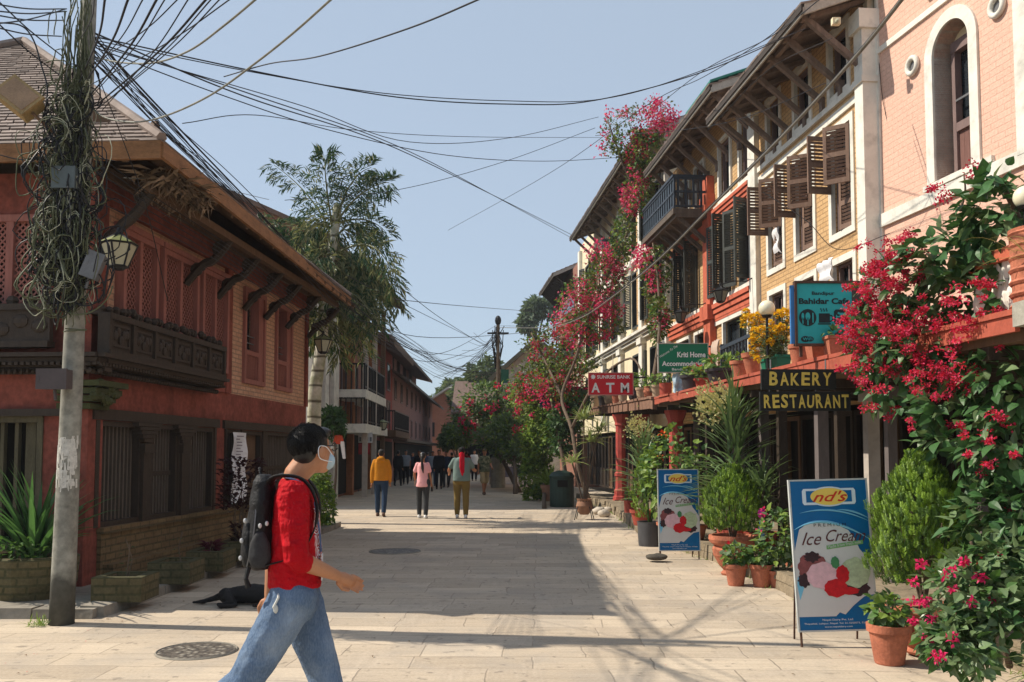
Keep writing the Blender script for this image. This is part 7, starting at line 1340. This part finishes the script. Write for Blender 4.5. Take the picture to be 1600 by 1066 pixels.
# ---- the walking man in the foreground
JN=NT('worn_light_denim'); n1=JN.noise(2.6,3,JN.scaled((1,1,.6))); n2=JN.noise(160,2,JN.scaled((1,1,.35))); n3=JN.noise(14,4)
c=JN.ramp(n1,[(.32,srgb(62,80,106)),(.5,srgb(90,110,136)),(.68,srgb(150,165,182))]); c=JN.mix(.18,c,JN.ramp(n2,[(.35,srgb(70,90,118)),(.65,srgb(160,175,190))])); JN.base(c); JN.b.inputs['Roughness'].default_value=.9; JN.b.inputs['Specular IOR Level'].default_value=.1
ad=JN.n.new('ShaderNodeMath'); ad.operation='MULTIPLY_ADD'; JN.l.new(n3,ad.inputs[0]); ad.inputs[1].default_value=3.0; JN.l.new(n2,ad.inputs[2]); JN.bump(n3,.5,.025)
RS=NT('red_jersey'); w1=RS.noise(5,4,RS.scaled((1,1,.55))); w2=RS.noise(14,3,RS.scaled((1.4,1.4,.8)))
sp_=RS.n.new('ShaderNodeSeparateXYZ'); RS.l.new(RS.tc.outputs['Object'],sp_.inputs[0])
base=RS.ramp(w1,[(.3,srgb(150,10,20)),(.7,srgb(188,16,30))])
# printed chest graphic: white scrollwork rings and letter bars on the front
vor=RS.n.new('ShaderNodeTexVoronoi'); vor.inputs['Scale'].default_value=15; RS.l.new(RS.scaled((1,.3,1)),vor.inputs['Vector'])
ring=RS.n.new('ShaderNodeMath'); ring.operation='SINE'; mu=RS.n.new('ShaderNodeMath'); mu.operation='MULTIPLY'; mu.inputs[1].default_value=34; RS.l.new(vor.outputs['Distance'],mu.inputs[0]); RS.l.new(mu.outputs[0],ring.inputs[0])
def cmp_(sock,op,v): q=RS.n.new('ShaderNodeMath'); q.operation=op; RS.l.new(sock,q.inputs[0]); q.inputs[1].default_value=v; return q.outputs[0]
def mulm(a,b): q=RS.n.new('ShaderNodeMath'); q.operation='MULTIPLY'; RS.l.new(a,q.inputs[0]); RS.l.new(b,q.inputs[1]); return q.outputs[0]
mask=mulm(mulm(cmp_(sp_.outputs[1],'GREATER_THAN',.055),cmp_(sp_.outputs[2],'GREATER_THAN',1.03)),mulm(cmp_(sp_.outputs[2],'LESS_THAN',1.34),cmp_(sp_.outputs[0],'LESS_THAN',.125)))
RS.base(RS.mix(mulm(mask,cmp_(ring.outputs[0],'GREATER_THAN',-.05)),base,(.68,.62,.62))); RS.b.inputs['Roughness'].default_value=.8; RS.b.inputs['Specular IOR Level'].default_value=.12
w3=RS.noise(7,2,RS.scaled((1.2,1.2,2.6))); ad=RS.n.new('ShaderNodeMath'); ad.operation='ADD'; RS.l.new(w3,ad.inputs[0]); RS.l.new(w2,ad.inputs[1]); RS.bump(ad.outputs[0],.85,.04)
Pm=at(461,905,4.35); Pm.z=0
o,hd,sh,jj,T_,k=person('man in a red jersey and pale blue jeans striding right with a black backpack',Pm,-80,1.755,[(-30,22),(19,6)],[(5,7,56,.8),(-22,8,16,0)],RS.m,JN.m,BRS,sleeve='rolled',tophem=.564,vox=.011,yaw=38,build_=1.06,loose=.010,detail=True,skin=SKIN2,headfwd=.075)
# hair strands
m=MB(); rn=random.Random(5)
for _ in range(2600):
    d=Vector((rn.gauss(0,1),rn.gauss(0,1)-.25,rn.gauss(0,1)+.35)).normalized()
    if d.z<-.55 or (d.y>.35 and d.z<.45): continue
    p=Vector((d.x*.083,-.03+d.y*.098,.038+d.z*.088)); 
    fl=Vector((d.x*.3,.5-d.z*.2,-.2-.6*(1-d.z))) if d.z>.3 else Vector((d.x*.1,.1,-1))
    q=fl-d*fl.dot(d)*.85; M_=[Vector(hd(*(p))),]; p0=Vector(hd(*p)); dd=rotv(q,R_(38)); m.leaf(p0,dd+Vector((rn.gauss(0,.07),rn.gauss(0,.07),rn.gauss(0,.07))),rotv(d,R_(38)),rn.uniform(.018,.036),.0035,.1)
m.build('hair_strands',HAIR,o,recalc=False)
m=MB(); rs=[hd(.080,-.012,.022),hd(.092,-.032,.012),hd(.094,-.036,-.012),hd(.088,-.022,-.038),hd(.078,.02,-.05),hd(.058,.07,-.055)]; m.tube(spl(rs,4),.0022,5); m.tube(spl([hd(.080,-.012,.022),hd(.082,.02,.014),hd(.07,.06,-.02)],4),.002,5)
m.build('mask_strap',mat('white_elastic',(.75,.75,.74),.7,.04,9,.1),o); m=MB(); m.ell(hd(0,.072,-.052),(.058,.045,.048),14,9,Matrix.Rotation(R_(38),3,'Z')); organic(m,'face_mask',mat('pale_blue_mask',(.42,.55,.62),.85,.05,9,.2),o,.006,2)
m=MB(); m.tube([hd(.078,-.01,.02),hd(.078,.05,.022),hd(.066,.092,.02)],.0028,5)
for s in (1,-1): c=[hd(s*.034+.026*math.cos(a*PI/8),.104-.3*abs(s*.034+.026*math.cos(a*PI/8))**1.3,.016+.019*math.sin(a*PI/8)) for a in range(17)]; m.tube(c,.0022,4,False)
m.build('glasses',BSH,o)
m=MB()
for s in (1,-1): m.ell(hd(s*.032,.083,.016),(.012,.010,.010),10,7)
m.build('eyes',mat('eye_white',(.6,.58,.55),.2,.1,9,0),o)
m=MB(); m.limb([T_(.0,.055,1.47),T_(.0,.05,1.52)],[.06,.058],12) if 0 else None
LY=mat('blue_grey_lanyard',srgb(70,85,120),.7,.25,30,.2); m=MB()
m.tube(spl([Vector(T_(-.055,-.06,1.495)),Vector(T_(.075,-.045,1.49)),Vector(T_(.088,.03,1.46)),Vector(T_(.10,.085,1.38)),Vector(T_(.095,.112,1.25)),Vector(T_(.07,.122,1.14))],5),[(.010,.003)]*26,6); m.build('lanyard',LY,o)
m=MB(); c=Vector(T_(.085,.128,1.12)); m.box(c.x-.035,c.x+.035,c.y-.003,c.y+.003,c.z-.11,c.z+.01); m.build('name_card',mat('white_card',(.7,.7,.7),.3,.05,9,0),o)
m=MB(); m.tube([T_(.17,-.06,.975),T_(.2,-.06,.95),T_(.205,-.08,.91),T_(.195,-.07,.88)],.006,5); m.ell(T_(.2,-.07,.90),(.012,.012,.02),8,6); m.build('keychain',mat('pale_cord',(.6,.6,.55),.6,.1,9,.1),o)
m=MB(); m.box(*[v for v in (0,0.001,0,0.001,0,0.001)]) if 0 else None
# backpack (a thing he wears)
bp=thing('backpack','black backpack with side pockets worn by the man in the red jersey','backpack',Pm,R_(-80)); NYL=mat('black_nylon',(.009,.009,.010),.6,.4,8,.7,spec=.25)
def rbox(m,cx,cy,z0,z1,rx,ry): m.rings([(cx*k,T_(0,cy,z)[1],T_(0,0,z)[2],rx*a*k,ry*b*k) for z,a,b in ((z0,.7,.6),(z0+.02,.92,.9),(z0+(z1-z0)*.3,1,1.05),(z0+(z1-z0)*.7,.97,.9),(z1-.03,.86,.7),(z1,.55,.4))],20)
m=MB(); rbox(m,0,-.150,1.06,1.50,.15,.068); organic(m,'bag_body',NYL,bp,.009,2,.018,.06); m=MB(); rbox(m,0,-.205,1.07,1.30,.12,.042); organic(m,'front_pocket',NYL,bp,.009,2,.014,.05)
m=MB(); rbox(m,.14,-.15,1.08,1.24,.028,.05); organic(m,'side_pocket',mat('black_mesh_pocket',(.03,.03,.032),.7,.4,40,.4),bp,.008,2,.01,.05)
for s in (1,-1): 
    m=MB(); P_=spl([Vector(T_(s*.09,-.13,1.44)),Vector(T_(s*.12,-.085,1.492)),Vector(T_(s*.135,.02,1.488)),Vector(T_(s*.145,.085,1.42)),Vector(T_(s*.152,.105,1.31)),Vector(T_(s*.17,.07,1.20)),Vector(T_(s*.182,.0,1.13)),Vector(T_(s*.15,-.12,1.09))],5); m.tube(P_,[(.030,.008) if i<22 else (.014,.004) for i in range(len(P_))],8); m.build('shoulder_strap',NYL,bp,smooth=True)
m=MB(); m.tube(spl([Vector(T_(-.03,-.16,1.48)),Vector(T_(0,-.17,1.53)),Vector(T_(.03,-.16,1.48))],5),.007,5); m.build('grab_handle',NYL,bp)
m=MB(); m.tube(spl([Vector(T_(.11,-.21,1.08)),Vector(T_(.145,-.18,1.22)),Vector(T_(.13,-.17,1.36)),Vector(T_(.06,-.175,1.45)),Vector(T_(-.06,-.175,1.45))],5),.004,4); m.build('zip',GREY,bp)
m=MB()
for (x,y,z) in ((.152,-.15,1.27),(.15,-.12,1.28),(.10,-.222,1.29),(.11,-.235,1.2),(.10,-.24,1.12)): m.ell(T_(x,y,z),(.009,.009,.012),7,5)
m.build('buckles',mat('pale_grey_buckle',(.5,.5,.5),.4,.1,9,0),bp)
m=MB(); m.tube([T_(.12,-.2,1.08),T_(.13,-.21,1.03),T_(.12,-.2,.99)],[.012,.01,.014],6); m.build('dangling_strap',NYL,bp)
# the ponytailed woman's small black bag stays with her hand
# ---------- litter and haze
rn=random.Random(77); m=MB()
for _ in range(240):
    x=rn.choice([rn.uniform(2.2,3.6),rn.uniform(-3.9,-3.5),rn.uniform(-3,3)]); y=rn.uniform(4.4,20); m.cur=rn.choice([0,0,1,2]); a=rn.uniform(0,6.3); s=rn.uniform(.012,.04) if m.cur!=2 else rn.uniform(.008,.018); m.leaf(Vector((x,y,.006)),Vector((math.cos(a),math.sin(a),rn.uniform(0,.3))),Vector((0,0,1)),s,s*.5)
tag(m.build('fallen_leaves',[mat('dry_leaf',(.14,.08,.035),.9,.4,9,.1),mat('dusty_leaf',(.2,.15,.08),.9,.3,9,.1),REDF],recalc=False),'dry leaves and crimson petals scattered over the paving and kerbs','fallen leaves',kind='stuff')
m=MB()
for a,b2 in zip(pe,pe[1:]):
    L_=math.hypot(b2[0]-a[0],b2[1]-a[1])
    for _ in range(int(L_*9)):
        t_=rn.random(); 
        if noise.noise(Vector((t_*6,a[1],1)))<-.05: continue
        strap(m,(a[0]+(b2[0]-a[0])*t_-.03,a[1]+(b2[1]-a[1])*t_,0),4,(.04,.11),.008,(.2,1.4),rn)
tag(m.build('kerb_weeds',LEAFL,recalc=False),'tiny weeds along the foot of the stone step','weeds',kind='stuff')
hz=MB(); hz.box(-95,95,-14,150,-1.2,42); ho_=hz.build('haze',bpy.data.materials.new('haze_volume')); hm=ho_.data.materials[0]; hm.use_nodes=True; hn=hm.node_tree; hn.nodes.remove(hn.nodes['Principled BSDF']); pv=hn.nodes.new('ShaderNodeVolumePrincipled'); pv.inputs['Color'].default_value=(.86,.90,.96,1); pv.inputs['Density'].default_value=.0006; pv.inputs['Anisotropy'].default_value=.2; hn.links.new(pv.outputs[0],hn.nodes['Material Output'].inputs['Volume']); tag(ho_,'thin morning haze filling the street and valley','haze',kind='stuff')
